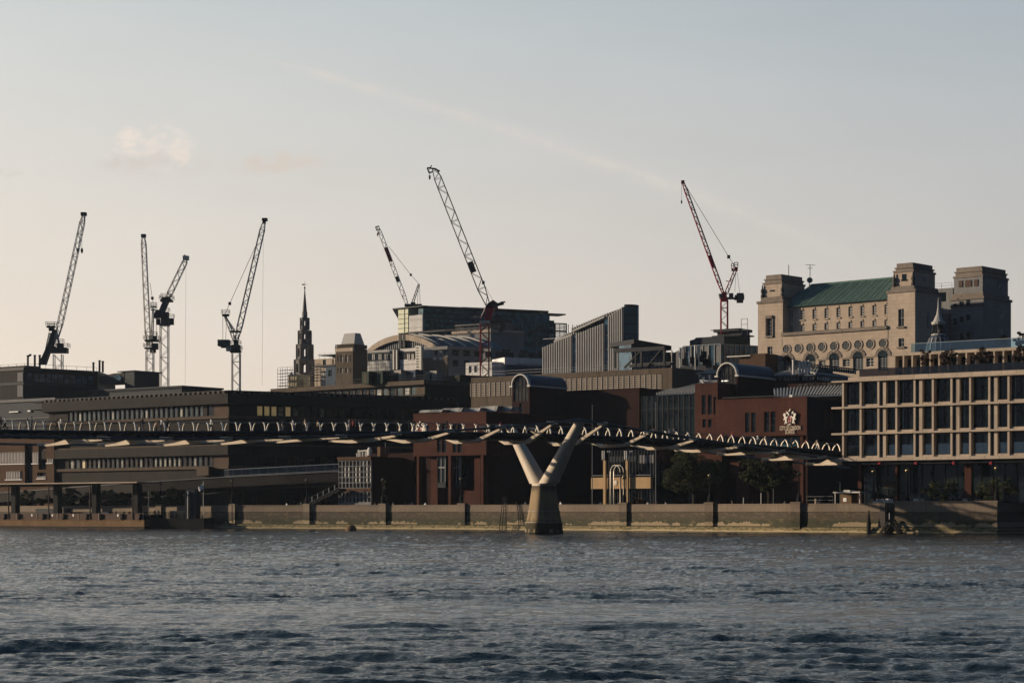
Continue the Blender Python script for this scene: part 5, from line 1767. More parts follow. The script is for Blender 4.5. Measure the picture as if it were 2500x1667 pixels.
def hotel():
    f = Fr(2058, 313.5, DF)
    th = ground_thing('office_block', 'pale stone riverside block of three glazed storeys with deep fins and a roof terrace', 'office building', f, 8)
    Z = zoom(1980, 860, 3.4096)
    sE = f.s(2600)
    z = lambda y: f.z(2058, y)
    yl = {'par0': 921.3, 'par1': 929.5, 'top1': 933.2, 'f2a': 993.8, 'f2b': 998.4, 'f1a': 1057.3, 'f1b': 1062.0, 'bota': 1118.2, 'botb': 1126.2}
    # slabs read at the left end
    mb = MB(); mb.box(f, .9, sE, -11, .05, z(930), z(921.5)); mb.build('parapet', 'hotel_stone', th)
    for a, b, t in ((930, 933.6, .75), (993.6, 998.3, .75), (1057.2, 1061.8, .75), (1118.4, 1126.0, .75)):
        mb = MB(); mb.box(f, -1.6, sE, -1.3, t, z(b), z(a)); mb.box(f, 0, sE, -11, -1.3, z(b), z(a)); mb.build('floor_slab', 'hotel_stone', th)
    fl = [(933.6, 993.6), (998.3, 1057.2), (1061.8, 1118.4)]
    x0, x9 = Z(268, 0)[0], Z(1645, 0)[0]
    a0, a9 = f.s(x0, .35), f.s(x9, .35)
    st = (a9 - a0) / 9
    n = int((sE - a0) / st)
    for ya, yb in fl:
        zb, zt = z(yb), z(ya)
        c = MB(); c.box(f, .5, sE, -11, -.62, zb, zt); c.build('inner_wall', 'dark_stone', th)
        for i in range(n + 1):
            u = a0 + st * i
            q = MB(); q.box(f, u - .16, u + .16, -.6, .42, zb + .002, zt - .002); q.build('fin', 'hotel_stone', th)
            wide = i >= 2 and i % 2 == 0
            l = u + .16; r = u + st - .16
            if wide:
                q = MB(); q.box(f, u + .55, u + 1.15, -.59, .14, zb + .002, zt - .002); q.build('pier', 'hotel_stone', th)
                l = u + 1.16
            if r - l > .5:
                w = window(f, (l, r, zb + .35, zt - .05), th, 'dark_metal', 'glass_dark', .60, 2 if not wide else 1, 1, .09)
                q = MB(); q.box(f, l, r, -.56, .1, zb + .002, zb + .30); q.build('sill', 'hotel_stone', w)
                if ya == 1061.8:
                    q = MB(); q.box(f, l + .1, r - .1, -.45, -.40, zb + .36, zb + 1.95); q.build('glass_guard', 'rail_glass', w)
                elif i % 3 == 0:
                    q = MB(); q.box(f, l + .45, l + .68, -.5, -.45, zb + .4, zt - .4); q.build('blind', 'glass_green', w)
    # dark undercroft with red brown columns
    mb = MB(); mb.box(f, .8, sE, -11, -4.5, GZ, z(1126.2)); mb.build('glass_front', 'glass_dark', th)
    mb = MB(); mb.box(f, -.2, sE, -10, -.1, z(1134), z(1126.2)); mb.build('soffit', 'dark_metal', th)
    for px0, px1 in ((2094, 2103), (2185, 2191), (2355, 2371), (2520, 2530)):
        mb = MB(); mb.box(f, f.s(px0, -1), f.s(px1, -1), -1.9, -1.0, GZ, z(1134)); mb.build('column', 'red_brick', th)
    for px0 in (2143, 2232, 2324, 2415):
        mb = MB(); mb.box(f, f.s(px0, .2), f.s(px0 + 6, .2), -.09, .2, f.z(px0, 1133.5), f.z(px0, 1126.5)); mb.build('bracket', 'banner_red', th)
    for i in range(22):
        u = 1.5 + i * 1.9
        mb = MB(); mb.box(f, u - .06, u + .06, -4.49, -4.38, GZ, z(1134)); mb.build('mullion', 'dark_metal', th)
    mb = MB(); mb.box(f, f.s(2140, -2), f.s(2182, -2), -4.37, -4.3, f.z(2160, 1190), f.z(2160, 1172)); mb.build('pale_panel', 'granite_ledge', th)
    # glass balustrade at the terrace edge
    zp = z(921.5)
    mb = MB(); mb.box(f, f.s(2098, -1.2), sE, -1.24, -1.2, zp, zp + 1.25); mb.build('balustrade', 'smoked_glass', th)
    # set back terrace storey
    t0 = -7.0
    a = f.s(2179, t0)
    zs0, zs1 = f.z(2179, 869.5, t0), f.z(2179, 864, t0)
    mb = MB(); mb.box(f, a, sE, -11, t0, zs0, zs1 + .1); mb.build('terrace_roof', 'hotel_stone', th)
    mb = MB(); mb.box(f, a + .02, sE, -10.9, t0 - 1.5, zp - .3, zs0); mb.build('inner_wall', 'hotel_stone', th)
    c0, c1 = f.s(2140 + 425 / 6.533, t0), f.s(2140 + 2170 / 6.533, t0)
    stp = (c1 - c0) / 12
    for i in range(-1, 17):
        u = c0 + stp * i
        mb = MB(); mb.box(f, u - .12, u + .12, t0 - 1.5, t0 - .05, zp - .3, zs0); mb.build('fin', 'hotel_stone', th)
        window(f, (u + stp * .06, u + stp * .46, zp - .2, zs0 - .55), th, 'dark_metal', 'glass_dark', -t0 + 1.45, 1, 1, .06, 'terrace_window')
    # upper glass rail
    t1 = -9.0
    zr = zs1 + .12
    mb = MB(); u0 = f.s(2262, t1); mb.box(f, u0 - 2.6, sE, t1 - .03, t1, zr, zr + 1.45); mb.build('balustrade', 'rail_glass', th)
    mb = MB(); mb.box(f, u0 - 3, sE, t1 - .06, t1 + .03, zr + 1.451, zr + 1.53); mb.build('rail', 'rail_grey', th)
    return f, zp, zs1


HF, HZP, HZR = hotel()

# ------------------------------------------------------------------ skyline
def faraday():
    Z = zoom(1820, 620, 3.459)
    d = (0.745, -0.667)
    f = Fr(2234, 455, d)
    th = ground_thing('telephone_exchange', 'massive pale stone building with square corner towers and a green copper roof', 'building', f, f.s(2060))
    def op(x0, y0, x1, y1, t=0): return px_op(f, *Z(x0, y0), *Z(x1, y1), t)
    def S(x, t=0): return f.s(Z(x, 0)[0], t)
    def H(x, y, t=0): return f.z(*Z(x, y), t)
    m = 'portland_stone'
    sl0, sl1 = S(105), S(315)
    sr0, sr1 = S(1200), 0.0
    # front wall with round and arched windows, between the towers
    zl = H(700, 668)
    ops = []
    mb = MB(); mb.box(f, sl1 - .3, sr0 + .3, -22, -.5, GZ, zl)
    arch = [350, 550, 750, 951, 1163]
    aops = [(S(x) - 1.35, S(x) + 1.35, H(x, 985), H(x, 905 - (x - 350) * .052)) for x in arch]
    sops = [(S(x) - .95, S(x) + .95, H(x, 950), H(x, 912 - (x - 445) * .058)) for x in (445, 648, 850, 1050)]
    done = skin_wall(mb, f, sl1 - .3, sr0 + .3, GZ, zl, aops + sops, .45)
    # arch heads
    for x, o in zip(arch, done[:5]):
        c = (o[0] + o[1]) / 2; r = (o[1] - o[0]) / 2; zt = o[3]
        ri, ro = r, r + .75
        q = np.linspace(0, math.pi, 13)
        for k in range(12):
            pts = [(c - math.cos(q[k]) * ri, zt + math.sin(q[k]) * ri), (c - math.cos(q[k]) * ro, zt + math.sin(q[k]) * ro), (c - math.cos(q[k + 1]) * ro, zt + math.sin(q[k + 1]) * ro), (c - math.cos(q[k + 1]) * ri, zt + math.sin(q[k + 1]) * ri)]
            mb.prism(f, pts, .001, .14 if k % 2 else .20, 1)
    mb.build('front_wall', [m, 'weathered_stone'], th)
    for x, o in zip(arch, done[:5]):
        w = window(f, (o[0], o[1], o[2], o[3] - .002), th, 'grey_metal', 'glass_dark', .45, 3, 6, .09, 'arched_window')
        c = (o[0] + o[1]) / 2; r = (o[1] - o[0]) / 2
        q = MB(); q.prism(f, [(c - math.cos(t) * r, o[3] + math.sin(t) * r) for t in np.linspace(0, math.pi, 13)][::-1], .003, .03); q.build('fanlight', 'glass_dark', w)
    for o in done[5:]:
        w = window(f, o, th, 'white_trim', 'glass_dark', .45, 2, 3, .09)
        q = MB(); c = (o[0] + o[1]) / 2; q.prism(f, [(o[0] - .5, o[3] + .25), (o[1] + .5, o[3] + .25), (c, o[3] + .75)], .003, .3); q.build('pediment', m, w)
    for x in (348, 447, 547, 646, 748, 850, 952, 1053, 1162):
        yc = 803 - (x - 348) * .0614
        c, zc = S(x), H(x, yc)
        r = .98
        q = MB()
        aa = np.linspace(0, 2 * math.pi, 21)
        for k in range(20):
            p = [(c + math.cos(aa[k]) * r, zc + math.sin(aa[k]) * r), (c + math.cos(aa[k + 1]) * r, zc + math.sin(aa[k + 1]) * r), (c + math.cos(aa[k + 1]) * (r + .24), zc + math.sin(aa[k + 1]) * (r + .24)), (c + math.cos(aa[k]) * (r + .24), zc + math.sin(aa[k]) * (r + .24))]
            q.prism(f, p, .002, .20, 0)
        q.prism(f, [(c + math.cos(t) * r, zc + math.sin(t) * r) for t in aa[:-1]], .002, .04, 1)
        for k in (-.5, 0, .5): 
            hh = math.sqrt(r * r - (k * r) ** 2)
            q.box(f, c + k * r - .03, c + k * r + .03, .043, .09, zc - hh, zc + hh, 2)
            q.box(f, c - hh, c + hh, .044, .085, zc + k * r - .03, zc + k * r + .03, 2)
        q.build('round_window', ['portland_stone', 'glass_dark', 'grey_metal'], th)
    # upper wall, set back, two rows of windows
    t = -2.4
    ze0, ze = H(700, 660), H(700, 425, t)
    f2 = Fr(2234, 455, d, t)
    ops = []
    for k in range(9):
        x = 380 + 101.2 * k
        for ya, yb in ((478 - k * 6.6, 562 - k * 6.4), (602 - k * 6.0, 680 - k * 6.4)):
            p = Z(x - 17, ya); q_ = Z(x + 17, yb)
            ops.append(px_op(f2, p[0], p[1], q_[0], q_[1]))
    mb = MB(); a, b = f2.s(Z(315, 0)[0]), f2.s(Z(1235, 0)[0])
    mb.box(f2, a, b, -16, -.4, ze0 - 1, ze); done = skin_wall(mb, f2, a, b, ze0 - 1, ze, ops, .35)
    mb.build('upper_wall', m, th)
    for o in done:
        w = window(f2, o, th, 'white_trim', 'glass_dark', .35, 2, 4, .10)
        q = MB(); c = (o[0] + o[1]) / 2; q.box(f2, o[0] - .1, o[1] + .1, .002, .28, o[2] - .25, o[2] - .002); q.box(f2, c - .16, c + .16, .002, .15, o[3] + .003, o[3] + .45); q.build('sill', m, w)
    mb = MB(); mb.box(f, S(310), S(1200), -2.4, .5, zl, zl + .75); mb.build('ledge', 'weathered_stone', th)
    # copper roof
    zr = H(800, 238, -8)
    mb = MB()
    A = [f2.P(a, .9, ze), f2.P(b, .9, ze), f2.P(b + .1, -7.0, zr), f2.P(a + 3.2, -7.0, zr)]
    Bk = [f2.P(a, -16, ze), f2.P(b, -16, ze)]
    mb.add(A + Bk, [(0, 1, 2, 3), (5, 4, 3, 2), (4, 0, 3), (1, 5, 2), (4, 5, 1, 0)])
    n = 46
    for i in range(n + 1):
        u0 = a + (b - a) * i / n; u1 = a + 3.2 + (b - a - 3.1) * i / n
        mb.tube([f2.P(u0, .92, ze + .05), f2.P(u1, -7.0, zr + .05)], .12, 4, 1 if (i * 7) % 5 < 3 else 0)
    mb.tube([f2.P(a + 3.2, -7, zr + .1), f2.P(b, -7, zr + .1)], .25, 6)
    mb.build('copper_roof', ['copper_green', 'copper_pale'], th)
    # towers
    def tower(fr, s0, s1, dep, zs, inset, urns, wn, nm='tower', m1=m, m2='weathered_stone'):
        zb, zm, zt = zs
        mb_ = MB()
        mb_.box(fr, s0, s1, -dep, -.45, GZ, zb)
        o_ = skin_wall(mb_, fr, s0, s1, GZ, zb, wn, .4)
        tw = mb_.build(nm, m1, th)
        q = MB()
        i_ = inset
        q.box(fr, s0 - .25, s1 + .25, -dep - .25, .25, zb, zb + .6)
        q.box(fr, s0 + i_ * .5, s1 - i_ * .5, -dep + i_ * .5, -i_ * .5, zb + .6, zb + 1.5)
        q.build('cornice', m2, tw)
        q = MB()
        q.box(fr, s0 + i_, s1 - i_, -dep + i_, -i_, zb + 1.5, zm)
        q.build('upper_stage', m1 if m1 != m else m, tw)
        q = MB()
        q.box(fr, s0 + i_ - .18, s1 - i_ + .18, -dep + i_ - .18, -i_ + .18, zm, zm + .45)
        q.box(fr, s0 + i_ + .25, s1 - i_ - .25, -dep + i_ + .25, -i_ - .25, zm + .45, zt - 1.2)
        q.box(fr, s0 + i_ + .05, s1 - i_ - .05, -dep + i_ + .05, -i_ - .05, zt - 1.2, zt - .9)
        q.box(fr, s0 + i_ + .4, s1 - i_ - .4, -dep + i_ + .4, -i_ - .4, zt - .9, zt)
        q.build('parapet', m2, tw)
        for u in urns:
            q = MB(); q.lathe(fr.P(u, .25 - .9, zb + 1.5), [(.45, 0), (.45, .6), (.25, .8), (.46, 1.4), (.38, 1.9), (.16, 2.2), (.2, 2.5), (.05, 3.0)], 8); q.build('urn', 'dark_stone', tw)
        for o in o_:
            w = window(fr, o, th, 'grey_metal', 'glass_dark', .4, 2, 5 if o[3] - o[2] > 4 else 2, .09)
            q = MB(); q.box(fr, o[0] - .3, o[1] + .3, .002, .4, o[2] - .4, o[2] - .002)
            if o[3] - o[2] > 4:
                q.box(fr, o[0] - .4, o[0] - .1, .002, .3, o[2], o[3]); q.box(fr, o[1] + .1, o[1] + .4, .002, .3, o[2], o[3]); q.box(fr, o[0] - .2, o[1] + .2, .002, .5, o[3] + .003, o[3] + .7)
            q.build('sill', 'weathered_stone', w)
        return tw
    zb, zm, zt = H(1320, 325), H(1340, 148), H(1340, 70)
    tw_r = tower(f, sr0, sr1, 11.5, (zb, zm, zt), 1.05, (S(1232) + .3, S(1432) - .9), [op(1290, 465, 1338, 612), op(1292, 712, 1340, 782)])
    zb2, zm2, zt2 = H(205, 415), H(230, 250), H(230, 170)
    tw_l = tower(f, sl0, sl1, 11.5, (zb2, zm2, zt2), .95, (S(130), S(310) - .4), [op(182, 545, 226, 692), op(185, 782, 227, 845)])
    for (x0, y0, x1, y1), par in (((1322, 170, 1356, 216), tw_r), ((213, 265, 242, 305), tw_l)):
        o = op(x0, y0, x1, y1, -1.0); q = MB(); q.box(f, o[0], o[1], -1.04, -.96, o[2], o[3]); q.box(f, o[0] - .15, o[1] + .15, -1.04, -.8, o[2] - .3, o[2]); q.build('window', 'glass_dark', par)
    sr = f.side(0)
    for u, w_, z0, z1, par in ((5.2, 1.2, 466, 612, tw_r), (5.2, 1.1, 170, 216, tw_r)):
        q = MB(); t_ = .06 if z0 > 300 else -.98
        q.box(sr, u, u + w_, t_ - .05, t_, H(1432, z1), H(1432, z0)); q.build('window', 'glass_dark', par)
    # second pair of towers and wing behind
    f3 = Fr(1820 + 2010 / 3.459, 470, d)
    zb3, zm3, zt3 = f3.z(*Z(2010, 375)), f3.z(*Z(2010, 185)), f3.z(*Z(2010, 95))
    s30 = f3.s(Z(1735, 0)[0])
    tower(f3, s30, 0, 13, (zb3, zm3, zt3), .5, (), [], 'tower', 'grey_stone', 'weathered_stone')
    def q3(x0, y0, x1, y1, fr, m_='glass_dark', t=-.45):
        p, r = Z(x0, y0), Z(x1, y1)
        o = px_op(fr, p[0], p[1], r[0], r[1]); q = MB(); q.box(fr, o[0], o[1], t, t + .12, o[2], o[3]); q.build('window', m_, th)
    for r in ((1793, 225, 1825, 278), (1847, 220, 1900, 275), (1923, 215, 1955, 270)): q3(*r, f3, 'rust_panel')
    for r in ((1808, 402, 1840, 436), (1865, 385, 1895, 432), (1810, 530, 1843, 575), (1865, 512, 1897, 560), (1815, 668, 1843, 720), (1868, 655, 1897, 715), (1755, 545, 1785, 595), (1755, 420, 1785, 440)): q3(*r, f3, t=-.05)
    s3 = f3.side(0)
    for u, y0, y1 in ((7.5, 220, 258), (7.5, 325, 352), (7.6, 480, 520), (7.6, 608, 668)):
        q = MB(); q.box(s3, u, u + 1.6, -.03 if y0 > 360 else -.48, .06 if y0 > 360 else -.4, f3.z(*Z(2010, y1)), f3.z(*Z(2010, y0))); q.build('window', 'glass_dark', th)
    f4 = Fr(1820 + 1735 / 3.459, 478, d)
    mb = MB(); a4 = f4.s(Z(1560, 0)[0]); mb.box(f4, a4, .5, -14, 0, GZ, f4.z(*Z(1680, 290))); mb.box(f4, f4.s(Z(1600, 0)[0]), .4, .0, 5, GZ, f4.z(*Z(1680, 510))); mb.build('link_wing', 'grey_stone', th)
    q3(1648, 325, 1688, 400, f4, t=.02)
    rl = MB(); rail(rl, [f4.P(a4, -.5, f4.z(*Z(1680, 290))), f4.P(0, -.5, f4.z(*Z(1680, 290)))], 1.3, .05, 2, 2); rl.build('roof_rail', 'grey_metal', th)
    mb = MB(); mb.box(f3, s30 - .1, .1, .003, .3, f3.z(*Z(1870, 440)), f3.z(*Z(1870, 432))); mb.build('ledge', 'dark_stone', th)
    # aerials and dish
    for x, y, h, lab in ((365, 160, 3.4, 'plain pole aerial on the near corner tower of the copper roofed building'), (545, 175, 3.8, 'aerial with crossed top bars above the dish on the copper roofed building')):
        p = f.P(S(x, -4), -4, H(x, y, -4) - 1.5)
        q = MB(); q.tube([p, p + Vector((0, 0, h))], .09, 5)
        if x == 545:
            q.tube([p + Vector((-1, 0, h)), p + Vector((1.2, 0, h - .1))], .07, 4); q.tube([p + Vector((-.6, 0, h - .8)), p + Vector((.6, 0, h - .8))], .07, 4)
        tag(q.build('aerial_mast', 'grey_metal', loc=p), lab, 'aerial', 'aerials on the copper roofed building')
    p = f.P(S(541, -2.5), -2.5, H(541, 232, -2.5) - 1.2)
    q = MB(); q.lathe((0, 0, 0), [(0.05, .05), (.4, .12), (.66, .3), (.69, .33), (.62, .28), (.35, .15), (.05, .1)], 16)
    q.v = [p + Matrix.Rotation(R(80), 3, 'X') @ Vector(v_) + Vector((0, 0, 1.4)) for v_ in q.v]
    q.tube([p + Vector((0, .3, -.6)), p + Vector((0, .3, 1.2))], .12, 5)
    tag(q.build('satellite_dish', 'grey_metal', loc=p), 'round grey dish on the corner tower beside the copper roof', 'dish')
    return f


FF = faraday()


def cupola():
    p = at(2291, 860, 420)
    th = thing('church_cupola', 'dark lead cupola with a thin spire rising before the grey stone tower', 'cupola', p)
    k = 420 / 5000.0
    z0 = at(2291, 880, 420).z
    zz = lambda y: at(2291, y, 420).z - p.z
    mb = MB(); mb.lathe(p, [(33 * k, zz(880)), (32 * k, zz(865)), (28 * k, zz(842)), (21 * k, zz(825)), (15 * k, zz(819))], 14)
    for i in range(14):
        a = 2 * math.pi * (i + .5) / 14
        mb.tube([p + Vector((math.cos(a) * r * k, math.sin(a) * r * k, zz(y))) for r, y in ((33, 878), (32.3, 865), (28.4, 842), (21.4, 825))], .12, 4, 1)
    mb.build('dome', ['lead_roof', 'lead_rib'], th)
    mb = MB(); mb.lathe(p, [(18 * k, zz(819)), (18 * k, zz(817)), (13 * k, zz(814))], 12)
    mb.build('cornice', 'lead_rib', th); mb = MB()
    mb.lathe(p, [(15 * k, zz(793)), (17 * k, zz(790)), (17 * k, zz(786)), (12 * k, zz(785))], 12); mb.build('cornice', 'lead_rib', th)
    mb = MB()
    for i in range(8):
        a = 2 * math.pi * i / 8
        c = p + Vector((math.cos(a) * 11.5 * k, math.sin(a) * 11.5 * k, 0))
        mb.tube([c + Vector((math.cos(a) * .35, math.sin(a) * .35, zz(814))), c + Vector((0, 0, zz(806))), c + Vector((0, 0, zz(792)))], .26, 5)
    mb.lathe(p, [(6 * k, zz(816)), (6 * k, zz(790))], 8); mb.build('lantern', 'dark_metal', th)
    mb = MB(); mb.lathe(p, [(13 * k, zz(785)), (9 * k, zz(776)), (4.5 * k, zz(766)), (2.2 * k, zz(750)), (1.2 * k, zz(735)), (.5 * k, zz(726))], 10)
    mb.build('spire', 'lead_rib', th)


cupola()


def steeple():
    Y = 640
    Z = zoom(680, 680, 5.6)
    p = at(744, 1249, Y)
    k = Y / F
    th = thing('church_steeple', 'tall tiered stone church steeple with open arches and a weather vane', 'steeple', (p.x, p.y, GZ))
    zz = lambda y: at(0, Z(0, y)[1], Y).z
    c = Vector((p.x, p.y, 0))
    def oct_tier(half, y0, y1, yo, open_r, arch_w, m='steeple_stone'):
        """eight sided arcade stage with real openings"""
        R0 = half / 5.6 * k / math.cos(math.pi / 8) * 1.0
        z0, z1 = zz(y0), zz(y1)
        th_ = R0 * .24
        mb = MB()
        rot = math.pi / 8
        for i in range(8):
            a0 = 2 * math.pi * i / 8 + rot; a1 = a0 + 2 * math.pi / 8
            P0 = Vector((math.cos(a0) * R0, math.sin(a0) * R0)); P1 = Vector((math.cos(a1) * R0, math.sin(a1) * R0))
            fr = Fr.__new__(Fr)
            fr.d = (P1 - P0).normalized(); fr.n = Vector((fr.d.y, -fr.d.x))
            fr.o = Vector((c.x, c.y)) + P0
            L = (P1 - P0).length
            w = L * arch_w
            a_, b_ = L / 2 - w / 2, L / 2 + w / 2
            zo0, zo1 = zz(yo[0]), zz(yo[1])
            r = w / 2
            if not open_r:
                mb.box(fr, 0, L, -th_, 0, z0, z1)
                mb.box(fr, a_, b_, .002, .05, zo0, zo1 - r, 1)
                continue
            mb.box(fr, 0, a_, -th_, 0, z0, z1); mb.box(fr, b_, L, -th_, 0, z0, z1)
            if zo0 > z0: mb.box(fr, a_, b_, -th_, 0, z0, zo0)
            top = [(a_, z1), (a_, zo1 - r)] + [(L / 2 - r * math.cos(t), zo1 - r + r * math.sin(t)) for t in np.linspace(0, math.pi, 7)[1:-1]] + [(b_, zo1 - r), (b_, z1)]
            for q in range(1, len(top) - 2):
                (x0, y0_), (x1, y1_) = top[q], top[q + 1]
                mb.prism(fr, [(x0, y0_), (x1, y1_), (x1, z1), (x0, z1)], -th_, 0)
            for s_ in (0, L): mb.tube([fr.P(s_, .12, z0), fr.P(s_, .12, z1)], R0 * .07, 5)
        mb.lathe((c.x, c.y, 0), [(R0 * .97, z0 + .02), (R0 * .97, z0 + .4)], 8)
        return mb
    def cornice(half, y, h=9):
        mb = MB(); R0 = half / 5.6 * k / math.cos(math.pi / 8)
        mb.lathe((c.x, c.y, 0), [(R0 * .84, zz(y + h)), (R0, zz(y + 2)), (R0, zz(y - 3)), (R0 * .86, zz(y - 6))], 8)
        return mb
    tiers = [(132, 1310, 1118, (1288, 1165), True, .46, 142, 1112), (106, 1105, 912, (1068, 955), True, .42, 118, 906),
             (83, 900, 722, (830, 752), True, .40, 92, 716), (56, 700, 545, (648, 575), True, .42, 66, 543)]
    for h, y0, y1, yo, op_, aw, ch, cy in tiers:
        t = thing_part = oct_tier(h, y0, y1, yo, op_, aw).build('arcade_stage', ['steeple_stone', 'dark_metal'], th)
        cornice(ch, cy).build('cornice', 'steeple_stone', t)
    mb = MB(); b = 140 / 5.6 * k
    mb.abox((c.x, c.y, (GZ + zz(1312)) / 2), b * 1.95, b * 1.95, zz(1312) - GZ, rot=.6); mb.build('tower_base', 'steeple_stone', th)
    mb = MB(); r8 = 1 / math.cos(math.pi / 8) / 5.6 * k
    mb.lathe((c.x, c.y, 0), [(36 * r8, zz(543)), (34 * r8, zz(470)), (37 * r8, zz(464)), (30 * r8, zz(455)), (6 * r8, zz(165)), (9 * r8, zz(158)), (4 * r8, zz(152))], 8); mb.build('spire', 'steeple_stone', th)
    mb = MB(); mb.lathe((c.x, c.y, 0), [(2 * r8, zz(152)), (8 * r8, zz(140)), (12 * r8, zz(128)), (8 * r8, zz(116)), (2 * r8, zz(108)), (1.6 * r8, zz(50)), (.6 * r8, zz(30))], 8)
    mb.abox((c.x - 20 * k / 5.6, c.y, zz(82)), 34 * k / 5.6, .25, 16 * k / 5.6); mb.abox((c.x + 18 * k / 5.6, c.y, zz(82)), 30 * k / 5.6, .15, 4 * k / 5.6); mb.build('weather_vane', 'black_iron', th)
    for x in (178, 545):
        q = MB(); cc = at(Z(x, 0)[0], 1249, Y - 8)
        q.lathe((cc.x, cc.y, 0), [(14 * r8, zz(1385)), (12 * r8, zz(1365)), (20 * r8, zz(1340)), (16 * r8, zz(1322)), (6 * r8, zz(1308)), (2 * r8, zz(1288))], 8); q.build('urn', 'steeple_stone', th)


steeple()


def city_blocks():
    Z = zoom(680, 680, 5.6)
    def O(fr, x0, y0, x1, y1, t=0): return px_op(fr, *Z(x0, y0), *Z(x1, y1), t)
    # block with the shining metal cap
    f = Fr(680 + 1015 / 5.6, 575, DF)
    th = ground_thing('stone_block', 'brown stone block with a shining sloped metal cap beside the steeple', 'building', f, 0)
    a = f.s(Z(780, 0)[0]); H = lambda x, y: f.z(*Z(x, y))
    ops = [O(f, x0, y0, x1, y1) for x0, x1 in ((805, 820), (845, 885), (912, 952), (975, 988)) for y0, y1 in ((1045, 1135), (1222, 1285))]
    dep = f.side(0).s(680 + 1212 / 5.6)
    mb = MB(); mb.box(f, a, 0, -dep, -.4, GZ, H(900, 955)); ops = skin_wall(mb, f, a, 0, GZ, H(900, 955), ops, .35); mb.build('wall', 'concrete', th)
    for o in ops: window(f, o, th, 'white_trim', 'glass_pale' if o[1] - o[0] > 3 else 'glass_dark', .35, 2, 2, .12)
    mb = MB(); mb.box(f, a - .1, 0.1, -.6, .15, H(900, 998), H(900, 950)); mb.build('cornice', 'hotel_stone', th)
    mb = MB(); mb.box(f, a - .2, .2, -dep, .2, H(900, 949), H(900, 944)); mb.box(f, a, .1, -.2, 0.1, H(900, 902), H(900, 896))
    n = 11
    for i in range(n + 1): u = a + (0 - a) * i / n; mb.box(f, u - .15, u + .15, -.2, 0, H(900, 944), H(900, 902))
    mb.box(f, a, 0, -dep, -.8, H(900, 944), H(900, 900)); mb.build('balcony', 'concrete', th)
    mb = MB(); c0, c1 = f.s(Z(836, 0)[0]), f.s(Z(1018, 0)[0]); e0, e1 = f.s(Z(848, 0)[0]), f.s(Z(1030, 0)[0])
    zl, zh = H(900, 900), H(930, 742)
    dd = dep * .72
    mb.hexa([f.P(c0, -.5, zl), f.P(c1, -.5, zl), f.P(c1, -.5 - dd, zl), f.P(c0, -.5 - dd, zl)], [f.P(e0, -1.6, zh), f.P(e1 - .9, -1.6, zh), f.P(e1 - .9, -dd + .6, zh), f.P(e0, -dd + .6, zh)])
    mb.build('metal_cap', 'fin_steel', th)
    # tan block and scaffolded block behind the steeple
    f = Fr(818, 620, DF)
    th = ground_thing('tan_block', 'tan block with a thin roof canopy between the steeple and the metal capped block', 'building', f, 0)
    H = lambda x, y: f.z(*Z(x, y))
    a = f.s(Z(492, 0)[0])
    ops = [O(f, 605, 1108, 648, 1195), O(f, 735, 1100, 755, 1190), O(f, 548, 1155, 556, 1208)]
    mb = MB(); mb.box(f, a, 0, -10, -.4, GZ, H(700, 1090)); ops = skin_wall(mb, f, a, 0, GZ, H(700, 1090), ops, .3); mb.build('wall', 'hotel_stone', th)
    for o in ops: window(f, o, th, 'dark_metal', 'glass_brown', .3, 1, 2)
    mb = MB(); mb.box(f, f.s(Z(550, 0)[0]), .5, -8, .5, H(700, 1045), H(700, 1038)); mb.box(f, f.s(Z(705, 0)[0]), .3, -8, -1, H(700, 1090), H(700, 1045)); mb.build('roof_canopy', 'dark_metal', th)
    rl = MB(); rail(rl, [f.P(f.s(Z(548, 0)[0]), -.3, H(700, 1090)), f.P(0, -.3, H(700, 1090))], 1.6, .06, 2.2, 2); rl.build('roof_rail', 'white_trim', th)
    f = Fr(796, 600, DF)
    th = ground_thing('grey_block', 'grey rendered block with a square window below the tan block', 'building', f, 0)
    zt = f.z(*Z(700, 1200))
    o = O(f, 680, 1250, 728, 1335)
    mb = MB(); a, b = f.s(Z(645, 0)[0]), f.s(Z(780, 0)[0]); mb.box(f, a, b, -8, -.4, GZ, zt); oo = skin_wall(mb, f, a, b, GZ, zt, [o], .3); mb.build('wall', 'blue_tarp', th)
    mb = MB(); mb.box(f, f.s(Z(500, 0)[0]), b, -8, .3, zt, zt + .5); mb.build('roof_edge', 'dark_metal', th)
    window(f, oo[0], th, 'dark_metal', 'glass_dark', .3, 2, 2, .1)
    def scaf(x0, x1, y0, y1, Y, lab, wallm):
        f_ = Fr(Z((x0 + x1) / 2, 0)[0], Y, DF)
        t_ = ground_thing('scaffolded_house', lab, 'building', f_, 0, 'scaffolded houses beside the steeple')
        a_, b_ = f_.s(Z(x0, 0)[0]), f_.s(Z(x1, 0)[0]); z0, z1 = f_.z(*Z(x0, y1)), f_.z(*Z(x0, y0))
        q = MB(); q.box(f_, a_ + 2.5, b_, -6, 0, GZ, z1 - 1.2); q.build('wall', wallm, t_)
        q = MB()
        nb = max(3, int((b_ - a_) / 2.4))
        for i in range(nb + 1):
            u = a_ + (b_ - a_) * i / nb
            for tt in (.6, 1.8): q.tube([f_.P(u, tt, z0 - 6), f_.P(u, tt, z1 + .8)], .07, 4)
        nl = 5
        for j in range(nl + 1):
            zz_ = z0 + (z1 - z0) * j / nl
            for tt in (.6, 1.8): q.tube([f_.P(a_, tt, zz_), f_.P(b_, tt, zz_)], .07, 4)
            q.tube([f_.P(a_, 1.8, zz_ + .9), f_.P(b_, 1.8, zz_ + .9)], .05, 4)
            if j % 2 == 0: q.box(f_, a_, b_, .6, 1.8, zz_ - .1, zz_)
        q.build('scaffold_frame', 'dark_metal', t_)
    scaf(45, 245, 1262, 1470, 605, 'low house wrapped in scaffolding on the open side of the steeple', 'glass_amber')
